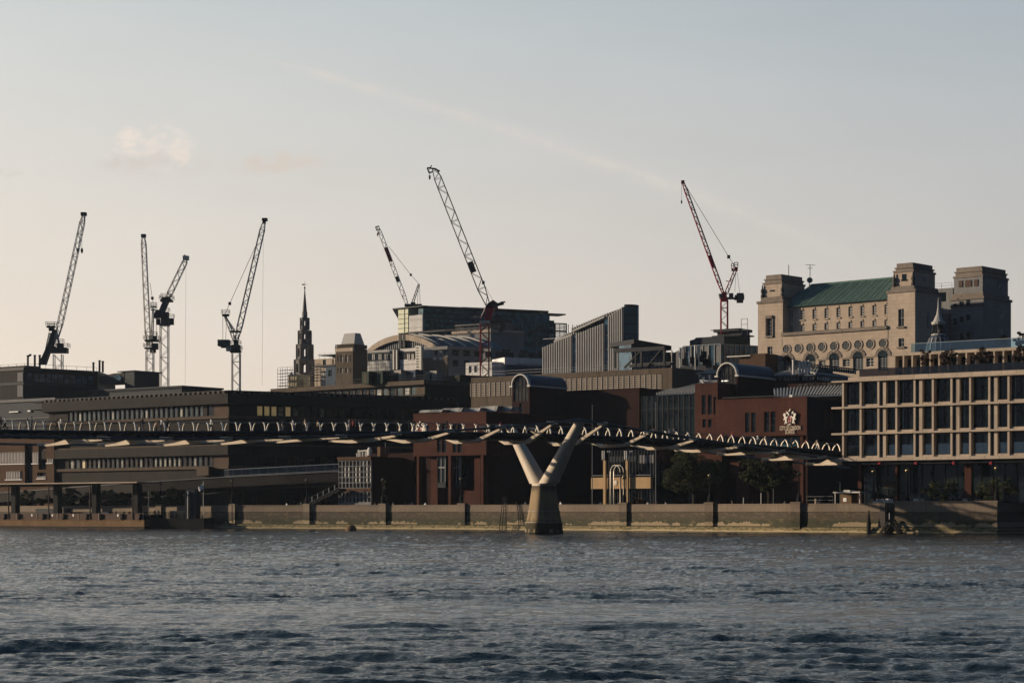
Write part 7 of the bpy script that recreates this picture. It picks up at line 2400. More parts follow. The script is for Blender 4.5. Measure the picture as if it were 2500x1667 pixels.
# ------------------------------------------------------------------ tower cranes
def crane(label, Y, mast, jib, jw, col, extra, aframe=None, stay=None, hook=None, rope=None, rail_c=.115, bands=(), mc=None, group='tower cranes above the rooftops'):
    """mast = (px centre, y top, y foot, width px); jib = (foot, tip) pixels; everything at distance Y in real metres"""
    k = Y / F
    P = lambda x, y, dy=0: at(x, y, Y) + Vector((0, dy, 0))
    px, y0, y1, w = mast
    foot = P(px, y1)
    th = thing('tower_crane', label, 'crane', foot, group)
    if w:
        mb = MB(); lattice(mb, P(px, y1 + 14), P(px, y0), w * k * .9, w * k * .9, mc or rail_c * 1.3, (mc or rail_c * 1.2) * .55, w * k * .8); mb.build('mast', col[0], th)
    mb = MB()
    a, b = P(*jib[0]), P(*jib[1])
    m1 = a + (b - a) * .12; m2 = a + (b - a) * .93
    lattice(mb, a, m1, jw * k * .5, jw * k, rail_c, rail_c * .6, jw * k)
    lattice(mb, m1, m2, jw * k, jw * k * .92, rail_c, rail_c * .6, jw * k * 1.05)
    lattice(mb, m2, b, jw * k * .92, jw * k * .45, rail_c, rail_c * .5, jw * k * .8)
    ji = mb.build('jib', col[1], th)
    for f0, f1, m_, nm in bands:
        c0 = a + (b - a) * f0; c1 = a + (b - a) * f1
        ax = (b - a).normalized(); sd_ = Vector((0, 1, 0)).cross(ax).normalized() * jw * k * .5
        q = MB(); dd = Vector((0, jw * k * .5, 0))
        q.hexa([c0 - sd_ - dd * 1.1, c0 + sd_ - dd * 1.1, c1 + sd_ - dd * 1.1, c1 - sd_ - dd * 1.1], [c0 - sd_ - dd * .95, c0 + sd_ - dd * .95, c1 + sd_ - dd * .95, c1 - sd_ - dd * .95]); q.build(nm, m_, ji)
    if aframe:
        q = MB()
        for (p0, p1, ww) in aframe: lattice(q, P(*p0), P(*p1), ww * k, ww * k * .7, rail_c, rail_c * .5, ww * k)
        q.build('a_frame', col[2], th)
    if stay:
        q = MB()
        for pts, r in stay: q.tube([P(*p) for p in pts], r, 4)
        q.build('pendant_rope', 'dark_metal', th)
        q = MB()
        for pts, r in stay:
            if len(pts) > 2:
                c = P(*pts[1]); q.abox(c, .7, .7, .8)
        if q.v: q.build('rope_block', 'dark_metal', th)
    for nm, kind, dat, m_ in extra:
        q = MB()
        if kind == 'box':
            for x0, ya, x1, yb in dat:
                c = P((x0 + x1) / 2, (ya + yb) / 2); hx, hy, hz = abs(x1 - x0) * k / 2, min(3.2, abs(x1 - x0) * k) / 2, abs(yb - ya) * k / 2; q.abox(c, hx * 2, hy * 2, hz * 2)
                if nm in ('slewing_unit', 'platform', 'frame_head', 'upper_platform'): rail(q, [c + Vector((a_ * hx, b_ * hy, hz)) for a_, b_ in ((-1.15, -1.15), (1.15, -1.15), (1.15, 1.15), (-1.15, 1.15), (-1.15, -1.15))], 1.1, .06, 1.6, 2)
        elif kind == 'poly':
            fr = Fr(dat[0][0], Y, (1, 0)); q.prism(fr, [(fr.s(x), fr.z(x, y)) for x, y in dat][::-1], -1.1, 1.1)
        elif kind == 'tube':
            for p0, p1, r in dat: q.tube([P(*p0), P(*p1)], r, 5)
        elif kind == 'latt':
            for p0, p1, ww in dat: lattice(q, P(*p0), P(*p1), ww * k, ww * k, rail_c, rail_c * .5, ww * k)
        q.build(nm, m_, th)
    if hook:
        hx, hy, tipx, tipy, hs = hook
        q = MB(); p = P(hx, hy)
        q.lathe(p, [(.02, hs * k), (hs * k * .32, hs * k * .5), (hs * k * .36, 0), (hs * k * .2, -hs * k * .45), (.03, -hs * k * .7)], 8)
        hk = q.build('hook_block', 'dark_metal', th)
        q = MB(); q.tube([p + Vector((0, 0, hs * k * .8)), P(hx, tipy)], .045, 4); q.build('hoist_rope', 'grey_metal', hk)
    if rope:
        q = MB(); q.tube([P(*rope[0]), P(*rope[1])], rope[2], 4); q.build('hoist_rope', 'grey_metal', th)
    return th


def cranes():
    pale = ('crane_pale', 'crane_grey', 'crane_grey')
    crane('pale luffing crane with a folded tail arm tilted over the dark glass block', 560, (142, 866, 893, 22), ((139, 826), (205, 524)), 12, pale,
          [('slewing_unit', 'box', [(123, 849, 165, 862), (140, 838, 154, 850), (127, 846, 136, 851)], 'crane_dark'), ('tail_arm', 'poly', [(95, 890), (112, 890), (130, 838), (137, 805), (131, 803), (118, 842)], 'slate_panel'),
           ('platform', 'box', [(115, 796, 134, 800), (120, 800, 132, 808)], 'crane_dark'), ('tail_ladder', 'latt', [((108, 876), (122, 812), 4)], 'crane_pale'), ('pivot_leg', 'tube', [((139, 820), (128, 848), .3), ((139, 820), (148, 850), .3), ((137, 806), (141, 826), .35)], 'crane_grey'),
           ('jib_head', 'box', [(198, 519, 211, 527)], 'crane_dark')], stay=[([(150, 800), (190, 610), (203, 530)], .07)], hook=(200, 613, 200, 526, 9))
    crane('pale upright luffing crane, the taller and thinner of the twin pair', 600, (366, 857, 934, 19), ((362, 842), (350, 578)), 12, pale,
          [('slewing_unit', 'box', [(355, 830, 387, 834), (374, 820, 383, 830), (371, 838, 386, 853), (354, 849, 378, 852), (367, 853, 380, 861)], 'crane_dark'), ('jib_head', 'box', [(345, 572, 356, 580)], 'crane_dark'), ('crane_tower', 'latt', [((366, 857), (364, 820), 13)], 'crane_grey'),
           ('upper_platform', 'box', [(369, 748, 381, 750), (369, 756, 381, 757.5)], 'crane_dark')],
          aframe=[((371, 832), (374, 752), 5)], stay=[([(366, 690), (372, 728), (375, 750)], .08), ([(381, 756), (382, 826)], .08)], hook=(348, 627, 350, 580, 5))
    crane('pale articulated luffing crane with a blue grey counterweight, the shorter of the twin pair', 590, (401.5, 796, 935, 21), ((409, 728), (454, 634)), 12, pale,
          [('slewing_unit', 'box', [(390, 790, 414, 795), (382, 778, 391, 793), (412, 777, 424, 793), (394, 762, 412, 790)], 'crane_dark'), ('counterweight', 'poly', [(377, 777), (390, 776), (398, 770), (392, 757), (382, 757), (377, 768)], 'crane_block'),
           ('tail_arm', 'poly', [(384, 772), (398, 770), (416, 728), (408, 724), (396, 742)], 'blue_tarp'), ('platform', 'box', [(393, 732, 421, 737), (396, 727, 416, 732)], 'crane_dark'), ('jib_head', 'box', [(447, 625, 461, 635), (449, 622, 453, 626)], 'crane_grey'), ('pivot_leg', 'tube', [((394, 788), (402, 764), .35), ((410, 788), (402, 764), .35)], 'crane_grey')],
          rope=((454, 640), (452, 950), .035))
    crane('pale luffing crane with a splayed back frame standing clear of the granite roof', 560, (576.5, 863, 950, 21), ((577, 832), (645, 541)), 12, pale,
          [('slewing_unit', 'box', [(563, 855, 588, 861), (566, 842, 586, 856), (571, 830, 582, 843)], 'crane_dark'), ('counterweight', 'box', [(533, 830, 561, 845), (540, 845, 556, 849)], 'crane_block'), ('counter_jib', 'box', [(553, 843, 572, 857)], 'crane_grey'), ('sign_board', 'box', [(543, 836, 554, 843)], 'white_paint'),
           ('jib_head', 'box', [(640, 533, 653, 540), (642, 540, 649, 546)], 'crane_dark'), ('frame_head', 'box', [(543, 767, 559, 772)], 'crane_dark'), ('walkway', 'box', [(562, 808, 588, 811)], 'crane_dark')],
          aframe=[((573, 832), (549, 770), 7), ((572, 806), (549, 772), 3)], stay=[([(549, 768), (561, 741), (628, 592)], .08), ([(544, 772), (544, 832)], .07), ([(553, 775), (551, 832)], .07)], rope=((643, 545), (640, 940), .035))
    crane('small luffing crane with a red jib banner on the flying glass roof', 690, (1000, 742, 747, 0), ((995, 746), (923, 555)), 9, ('crane_pale', 'crane_grey', 'crane_dark'),
          [('base_frame', 'box', [(988, 743, 1030, 748), (1003, 738, 1014, 745)], 'crane_dark'), ('jib_head', 'tube', [((917, 554), (926, 552), .2), ((917, 554), (920, 563), .2), ((920, 563), (927, 560), .2)], 'crane_dark')],
          aframe=[((1006, 744), (1023, 693), 5)], stay=[([(949, 602), (1003, 671), (1022, 692)], .09), ([(1022, 695), (1019, 744)], .09), ([(1024, 695), (1026, 744)], .09)], hook=(922, 573, 922, 556, 6), bands=((.56, .74, 'banner_red', 'banner'), (.30, .37, 'crane_dark', 'banner')))
    c6 = crane('tallest crane, dark lattice jib on a red mast by the sheeted enclosure', 530, (1183, 790, 914, 23), ((1191, 744), (1060, 413)), 19, ('crane_red', 'crane_dark', 'crane_red'),
               [('tower_head', 'poly', [(1182, 786), (1198, 786), (1208, 752), (1198, 740), (1188, 750)], 'crane_red'), ('machinery', 'poly', [(1184, 752), (1216, 752), (1214, 740), (1204, 733), (1190, 742)], 'crane_dark'),
                ('boom_stub', 'tube', [((1208, 745), (1230, 740), .45), ((1222, 738), (1234, 737), .2)], 'crane_dark'), ('counterweight', 'poly', [(1219, 812), (1232, 806), (1236, 796), (1226, 776), (1212, 766), (1206, 776), (1222, 792)], 'crane_dark'), ('cab', 'poly', [(1164, 776), (1172, 775), (1172, 786), (1166, 786)], 'crane_block'), ('cab_roof', 'box', [(1156, 772, 1172, 775)], 'hotel_stone'), ('cab_stay', 'tube', [((1172, 780), (1184, 754), .15)], 'white_trim'),
                ('jib_head', 'tube', [((1060, 412), (1073.5, 418.5), .25), ((1043, 410), (1060, 412), .22), ((1043, 410), (1048, 423), .2), ((1048, 423), (1056, 419), .2), ((1048, 412), (1054, 404), .15)], 'crane_dark'), ('mast_collar', 'box', [(1170, 783, 1216, 791)], 'crane_dark')],
               stay=[([(1153, 620), (1180, 690), (1204, 735)], .05)], hook=(1049, 434, 1049, 412, 8), mc=.2)
    # board on the mast and banner on the jib
    fr = Fr(1183, 530, (1, 0), 2.2)
    q = MB(); q.box(fr, fr.s(1171), fr.s(1195), 0, .15, fr.z(1183, 790), fr.z(1183, 783)); q.build('sign_board', 'white_trim', c6)
    text_mesh('mace', .8, fr, fr.s(1183, .16), fr.z(1183, 786.6), .17, .03, 'lettering', 'cloth_black', c6, 1.9)
    a, b = at(1140, 643, 530), at(1152, 640, 530)
    ax = (at(1060, 413, 530) - at(1191, 744, 530)).normalized(); sd_ = Vector((0, 1, 0)).cross(ax).normalized()
    ctr = at(1191, 744, 530) + (at(1060, 413, 530) - at(1191, 744, 530)) * .277 - sd_ * .3 + Vector((0, -1.15, 0))
    q = MB(); h1, h2 = ax * 1.45, sd_ * .75
    q.hexa([ctr - h1 - h2, ctr + h1 - h2, ctr + h1 + h2, ctr - h1 + h2], [p + Vector((0, .1, 0)) for p in (ctr - h1 - h2, ctr + h1 - h2, ctr + h1 + h2, ctr - h1 + h2)]); q.build('banner', 'crane_dark', c6)
    crane('red based luffing crane with a red jib band above the plant storey', 505, (1768, 736, 800, 18), ((1766, 718), (1667, 444)), 8, ('crane_red', 'crane_red', 'crane_red'),
          [('tower_head', 'box', [(1759, 726, 1777, 736), (1763, 714, 1774, 727)], 'crane_red'), ('cab', 'poly', [(1755, 718), (1763, 718), (1763, 729), (1758, 730)], 'crane_block'), ('counter_jib', 'box', [(1775, 727, 1800, 730)], 'crane_dark'), ('counterweight', 'box', [(1799, 716, 1815, 722), (1794, 721, 1816, 732), (1799, 732, 1814, 739)], 'crane_block'), ('winch_box', 'box', [(1780, 716, 1790, 727)], 'crane_block'),
           ('jib_head', 'box', [(1663, 441, 1671, 449)], 'crane_red'), ('frame_head', 'box', [(1793, 652, 1801, 661), (1786, 655, 1791, 662)], 'crane_red'), ('walkway', 'tube', [((1772, 686), (1782, 687), .1)], 'crane_dark')],
          aframe=[((1773, 716), (1796, 658), 8)], stay=[([(1672, 450), (1779, 627), (1796, 653)], .07), ([(1799, 660), (1806, 716)], .05), ([(1797, 662), (1794, 712)], .05)], hook=(1664, 494, 1664, 445, 6), mc=.15, bands=((.235, .345, 'banner_red', 'band'),))


cranes()

# ------------------------------------------------------------------ riverside furniture
def wall_spot(px, back=0.0):
    Y = 350.0
    for _ in range(14):
        if px < 2160: Y = wall_y((px - CX) * Y / F)
        else:
            q = Fr(2163, 302.8); s_ = q.s(px); Y = q.P(s_, 0, 0).y
    return Y + back


def lamp_posts():
    def make(loc, top, label):
        h = top - loc[2]
        th = thing('lamp_post', label, 'lamp post', loc, 'globe lamp posts along the river wall')
        mb = MB(); c = Vector(loc)
        mb.lathe(c, [(.42, 0), (.42, .3), (.30, .42), (.26, 1.0), (.18, 1.25), (.13, 1.5), (.09, h - .85), (.16, h - .8), (.10, h - .70)], 10)
        mb.lathe(c, [(.34, .45), (.40, .75), (.30, 1.1)], 8)
        mb.build('post', 'black_iron', th, smooth=True)
        mb = MB(); r = .345; cc = c + Vector((0, 0, h - .40))
        mb.lathe(cc, [(r * math.sin(t), -r * math.cos(t)) for t in np.linspace(.15, math.pi - .1, 11)], 14); mb.build('globe', 'bronze', th, smooth=True)
        mb = MB(); mb.lathe(cc, [(r * 1.02, -.05), (r * 1.04, 0), (r * 1.02, .05)], 14); mb.lathe(cc, [(.14, r * .93), (.16, r), (.05, r + .12), (.02, r + .26)], 8)
        for i in range(4):
            a = math.pi * i / 4
            mb.tube([cc + Vector((math.cos(a) * r * 1.02 * math.sin(t), math.sin(a) * r * 1.02 * math.sin(t), r * 1.02 * math.cos(t))) for t in np.linspace(-math.pi * .85, math.pi * .85, 15)], .022, 4)
        mb.build('cage', 'black_iron', th)
        mb = MB(); mb.tube([c + Vector((-.45, .35, h - 1.5)), c + Vector((.45, -.35, h - 1.5))], .03, 4); mb.build('ladder_bar', 'black_iron', th)
    for px, y, base, lab in ((391, 1174.5, 4.7, 'globe lamp post on the river wall, behind the ferry pier railing'), (567, 1170, 4.7, 'globe lamp post on the river wall, beneath the start of the ramp balustrade'), (749, 1167, 4.7, 'globe lamp post on the river wall at the foot of the outside stair'),
                             (935, 1166.5, 4.7, 'globe lamp post on the river wall, just past the grid windowed block'), (1126, 1164, 4.7, 'globe lamp post on the river wall, before the west brick block'), (1524, 1159, 4.7, 'globe lamp post on the river wall, before the tan entrance canopy'),
                             (1733, 1155, 4.7, 'globe lamp post on the river wall, between the two broad trees'), (1951, 1151, 4.7, 'globe lamp post on the river wall, past the second broad tree'), (2133, 1145, 4.8, 'globe lamp post by the gateway steps, first under the pale office'),
                             (2215, 1142, 4.8, 'globe lamp post on the dock wall, by the pale cafe chairs'), (2433, 1136.5, 4.8, 'globe lamp post at the very corner of the dock wall')):
        Y = wall_spot(px) + (.3 if px < 2160 else .4)
        p = at(px, 1249, Y)
        make((p.x, p.y, base), at(px, y, Y).z, lab)


lamp_posts()


def tree(name, label, c, z0, zc, rx, ry, rz, leaves, mats, n_clump=42, size=.26, trunk=.28, group=None, cat='tree', seed=1, gaps=.12):
    """tapered trunk and limbs, crown of many leaf sized faces gathered in clumps"""
    rs = np.random.default_rng(seed)
    th = thing(name, label, cat, (c[0], c[1], z0), group)
    C = Vector((c[0], c[1], zc))
    cl_ = []
    for i in range(n_clump):
        d = rs.normal(size=3); d /= np.linalg.norm(d)
        r = rs.uniform(.25, 1.15) ** .6
        cl_.append((C + Vector((d[0] * rx * r, d[1] * ry * r, d[2] * rz * r * (1.0 if d[2] > 0 else .85))), rs.uniform(.14, .36) * min(rx, rz)))
    if trunk:
        mb = MB(); top = C + Vector((0, 0, -rz * .25))
        mb.tube([Vector((c[0], c[1], z0)), Vector((c[0] + .1, c[1], z0 + (zc - z0) * .45)), top], trunk, 8, 0, trunk * .45)
        for p, r in cl_[::2]:
            b = Vector((c[0], c[1], z0 + (zc - z0) * rs.uniform(.42, .85)))
            m_ = (b + p) / 2 + Vector((0, 0, .3))
            mb.tube([b, m_, p], trunk * .33, 5, 0, .03)
        mb.build('trunk', 'bark', th)
    per = leaves // n_clump
    V, Fc = [], []
    for p, r in cl_:
        d = rs.normal(size=(per, 3)); d /= np.linalg.norm(d, axis=1)[:, None]
        q = d * (rs.uniform(.25, 1.0, (per, 1)) ** .5) * r * np.array([1.15, 1.15, .85]) + np.array(p)
        for k in range(per):
            n = rs.normal(size=3); n[2] += .6; n /= np.linalg.norm(n)
            a = np.cross(n, rs.normal(size=3)); a /= np.linalg.norm(a); b = np.cross(n, a)
            s = size * rs.uniform(.6, 1.35)
            i = len(V)
            V += [q[k] + a * s, q[k] + b * s * .55, q[k] - a * s, q[k] - b * s * .55]
            Fc.append((i, i + 1, i + 2, i + 3))
    me = bpy.data.meshes.new('crown')
    me.from_pydata([tuple(Vector(v) - ORI[th.name]) for v in V], [], Fc)
    for m_ in mats: me.materials.append(M[m_])
    if len(mats) > 1: me.polygons.foreach_set('material_index', rs.integers(0, len(mats), len(Fc)))
    o = bpy.data.objects.new('crown', me); COL.objects.link(o); o.parent = th
    return th


def trees():
    def T(px, y0, y1, x0, x1, Y, *a, **k):
        p = at(px, (y0 + y1) / 2, Y); q = Y / F
        return (p.x, p.y), p.z, (x1 - x0) / 2 * q, (y1 - y0) / 2 * q
    Y = wall_spot(1690) + 9
    c, z, rx, rz = T(1692, 1098, 1214, 1622, 1768, Y)
    tree('broad_tree', 'broad dark green tree by the entrance canopy, first of two behind the river wall', c, GZ, z, rx, rx * .85, rz, 15000, ['leaf', 'leaf', 'leaf_dark'], 70, .17, .24, 'trees behind the river wall', seed=3)
    Y = wall_spot(1870) + 8
    c, z, rx, rz = T(1875, 1108, 1202, 1808, 1945, Y)
    tree('broad_tree', 'broad dark green tree before the crest block, second of two behind the river wall', c, GZ, z, rx, rx * .8, rz, 14000, ['leaf', 'leaf_dark'], 70, .17, .22, 'trees behind the river wall', seed=5)
    for i, (px, y0, y1, x0, x1, lab) in enumerate(((70, 1200, 1246, 40, 110, 'dark bushy tree behind the first posts of the ferry pier shelter'), (165, 1192, 1242, 140, 205, 'dark bushy tree behind the second post of the ferry pier shelter'), (250, 1194, 1244, 212, 280, 'dark bushy tree behind the third post of the ferry pier shelter'),
                                                   (290, 1192, 1240, 262, 318, 'slim dark tree close to the last post of the ferry pier shelter'), (372, 1196, 1238, 345, 398, 'dark bushy tree behind the thin riverside lamp and ramp support'), (425, 1192, 1236, 398, 446, 'ruddy bushy tree behind the dark mooring pile'))):
        Y = wall_spot(px) + 4
        c, z, rx, rz = T(px, y0, y1, x0, x1, Y)
        tree('bushy_tree', lab, c, GZ, z, rx, rx, rz, 2600, ['leaf_dark', 'leaf_dark', 'leaf_red' if i == 5 else 'leaf'], 26, .22, .14, 'dark trees below the road ramp', seed=20 + i)
    for px, y0, y1, x0, x1, mt, lab, tr in ((2297, 1166, 1224, 2258, 2338, ['leaf', 'leaf_dark', 'leaf'], 'loose bushy shrub in front of the dark office undercroft', .06), (2434, 1158, 1226, 2372, 2492, ['leaf', 'leaf_dark', 'leaf'], 'large spreading shrub behind the corner lamp post', .08), (1558, 1216, 1236, 1536, 1578, ['leaf_orange', 'leaf_red'], 'low rust orange bush at the foot of the entrance column', .03)):
        Y = wall_spot(px) + 2.6
        c, z, rx, rz = T(px, y0, y1, x0, x1, Y)
        tree('shrub', lab, c, GZ, z, rx, min(rx * .8, 2.0), rz, 3600, mt, 26, .12, tr, 'shrubs along the river wall', 'shrub', seed=int(px))
    p = at(937, 1210, wall_spot(937) + 3)
    tree('thin_plant', 'thin straggly climbing plant around the lamp post past the grid windowed block', (p.x, p.y), GZ, p.z, .8, .6, 3.0, 420, ['leaf', 'leaf_dark'], 16, .14, .04, None, 'plant', seed=77)
    # terrace trees on the pale office
    for i, (px, y0, y1, x0, x1, t, lab) in enumerate(((2259, 850, 897, 2243, 2274, -4.5, 'sparse reddish terrace tree nearest the church cupola'), (2317, 847, 900, 2295, 2337, -4.5, 'dense reddish terrace tree, second along the roof terrace'), (2400, 842, 898, 2376, 2420, -4.5, 'large reddish terrace tree, third along the roof terrace'), (2496, 838, 895, 2478, 2515, -4.5, 'reddish terrace tree cut by the edge of the picture'))):
        s_ = HF.s(px, t); q = HF.P(s_, t, 0); k = q.y / F
        z0 = EH + (HY - (y0 + y1) / 2) * k
        tree('terrace_tree', lab, (q.x, q.y), HZP, z0, (x1 - x0) / 2 * k, (x1 - x0) / 2 * k, (y1 - y0) / 2 * k * .85, 2600 if i else 1100, ['leaf_red', 'leaf_dark', 'leaf_red'], 22, .11, .07, 'trees on the roof terrace', seed=50 + i)
        mb = MB(); mb.abox((q.x, q.y, HZP + .3), 1.3, 1.3, .6); mb.abox((q.x, q.y, HZP + .62), 1.4, 1.4, .05)
        tag(mb.build('planter', 'dark_stone', loc=(q.x, q.y, HZP)), ['planter under the sparse tree nearest the church cupola', 'planter under the second tree of the roof terrace', 'planter under the third tree of the roof terrace', 'planter under the tree cut by the picture edge'][i], 'planter', 'planters on the roof terrace')
    s_ = HF.s(2445, -10.5); q = HF.P(s_, -10.5, 0); k = q.y / F
    tree('roof_shrub', 'round clipped dark shrub behind the upper glass rail', (q.x, q.y), HZR, EH + (HY - 831) * k, 19 * k, 19 * k, 13 * k, 3000, ['leaf_dark'], 26, .12, .08, 'clipped shrubs on the upper roof', 'shrub', seed=91)
    s_ = HF.s(2492, -10.5); q = HF.P(s_, -10.5, 0); k = q.y / F
    tree('roof_shrub', 'taller dark shrub with a reddish lower side at the end of the upper glass rail', (q.x, q.y), HZR, EH + (HY - 832) * k, 15 * k, 15 * k, 22 * k, 2600, ['leaf_dark', 'leaf_red'], 22, .12, .08, 'clipped shrubs on the upper roof', 'shrub', seed=92)


trees()


def riverside_people():
    g = 'people along the river wall'
    L = [(700, 2.5, 'stand', 'cloth_white', 'cloth_black', 'person in white top standing near the foot of the outside stair'), (744, 3.2, 'walk', 'cloth_grey', 'cloth_navy', 'grey dressed walker beside the stair lamp post'), (916, 2.5, 'walk', 'cloth_grey', 'cloth_black', 'dim walker just past the grid windowed block'), (960, 2.5, 'stand', 'cloth_grey', 'cloth_grey', 'broad person in pale grey between the lamp post and the brick column'),
         (986, 3, 'lean', 'cloth_navy', 'cloth_black', 'stooping navy dressed person left alone before the dark annexe'), (1006, 2.5, 'stand', 'cloth_grey', 'cloth_black', 'slim grey person beside the first brick column'), (1038, 2.5, 'walk', 'cloth_white', 'cloth_black', 'small person in white behind the wall by the first brick columns'), (1235, 2.5, 'stand', 'cloth_grey', 'cloth_black', 'grey person behind the wall ladder'), (1262, 3, 'walk', 'cloth_navy', 'cloth_black', 'navy walker between the wall ladder and the river pier'), (1283, 2.5, 'stand', 'cloth_grey', 'cloth_navy', 'grey person partly behind the river pier'),
         (1369, 2.5, 'walk', 'cloth_white', 'cloth_black', 'person in white just past the river pier'), (1452, 3, 'stand', 'cloth_black', 'cloth_black', 'dark person at the open end of the entrance canopy'), (1466, 3, 'stand', 'cloth_grey', 'cloth_black', 'grey person by the first entrance column'), (1788, 2.5, 'walk', 'cloth_grey', 'cloth_black', 'grey walker in the dark gap between the broad trees'), (1838, 2.5, 'walk', 'cloth_navy', 'cloth_black', 'navy walker under the second broad tree'), (1916, 2.5, 'walk', 'cloth_grey', 'cloth_navy', 'grey walker before the lamp post past the second broad tree'),
         (2000, 2.5, 'stand', 'cloth_grey', 'cloth_black', 'grey person near the kiosk fence'), (2024, 3, 'walk', 'cloth_navy', 'cloth_black', 'navy person beside the kiosk'), (1583, 2.5, 'lean', 'cloth_white', 'cloth_black', 'white topped person seated low by the orange bush'), (1604, 3, 'stand', 'cloth_black', 'cloth_black', 'dark person in the group by the orange bush'), (1628, 2.5, 'lean', 'cloth_white', 'cloth_navy', 'white topped person bending at the end of the group'), (1594, 3.2, 'lean', 'cloth_red', 'cloth_black', 'red topped person in the group by the orange bush')]
    for px, bk, pose, tp, lg, lab in L:
        Y = wall_spot(px) + bk; p = at(px, 1249, Y)
        person((p.x, p.y, GZ), random.uniform(0, 6.28), pose, tp, lg, lab, g, random.uniform(.96, 1.06))
    # bright posts on the promenade
    for px, y, r, lab in ((1815, 1214, .07, 'short pale post behind the wall below the second tree'), (1858, 1203, .08, 'tall bright post behind the wall below the second tree'), (1888, 1192, .06, 'tall thin dim post with a lamp arm behind the wall'), (2051, 1176, .05, 'thin dark post rising behind the kiosk')):
        Y = wall_spot(px) + 2; p = at(px, 1249, Y); h = at(px, y, Y).z - GZ
        q = MB(); q.tube([Vector((p.x, p.y, GZ)), Vector((p.x, p.y, GZ + h))], r, 6)
        if px in (1888, 2051): q.tube([Vector((p.x - .5, p.y, GZ + h)), Vector((p.x, p.y, GZ + h - .1))], .04, 4)
        tag(q.build('post', 'white_trim' if px < 1880 else 'grey_metal', loc=(p.x, p.y, GZ)), lab, 'post', 'posts on the promenade')


riverside_people()


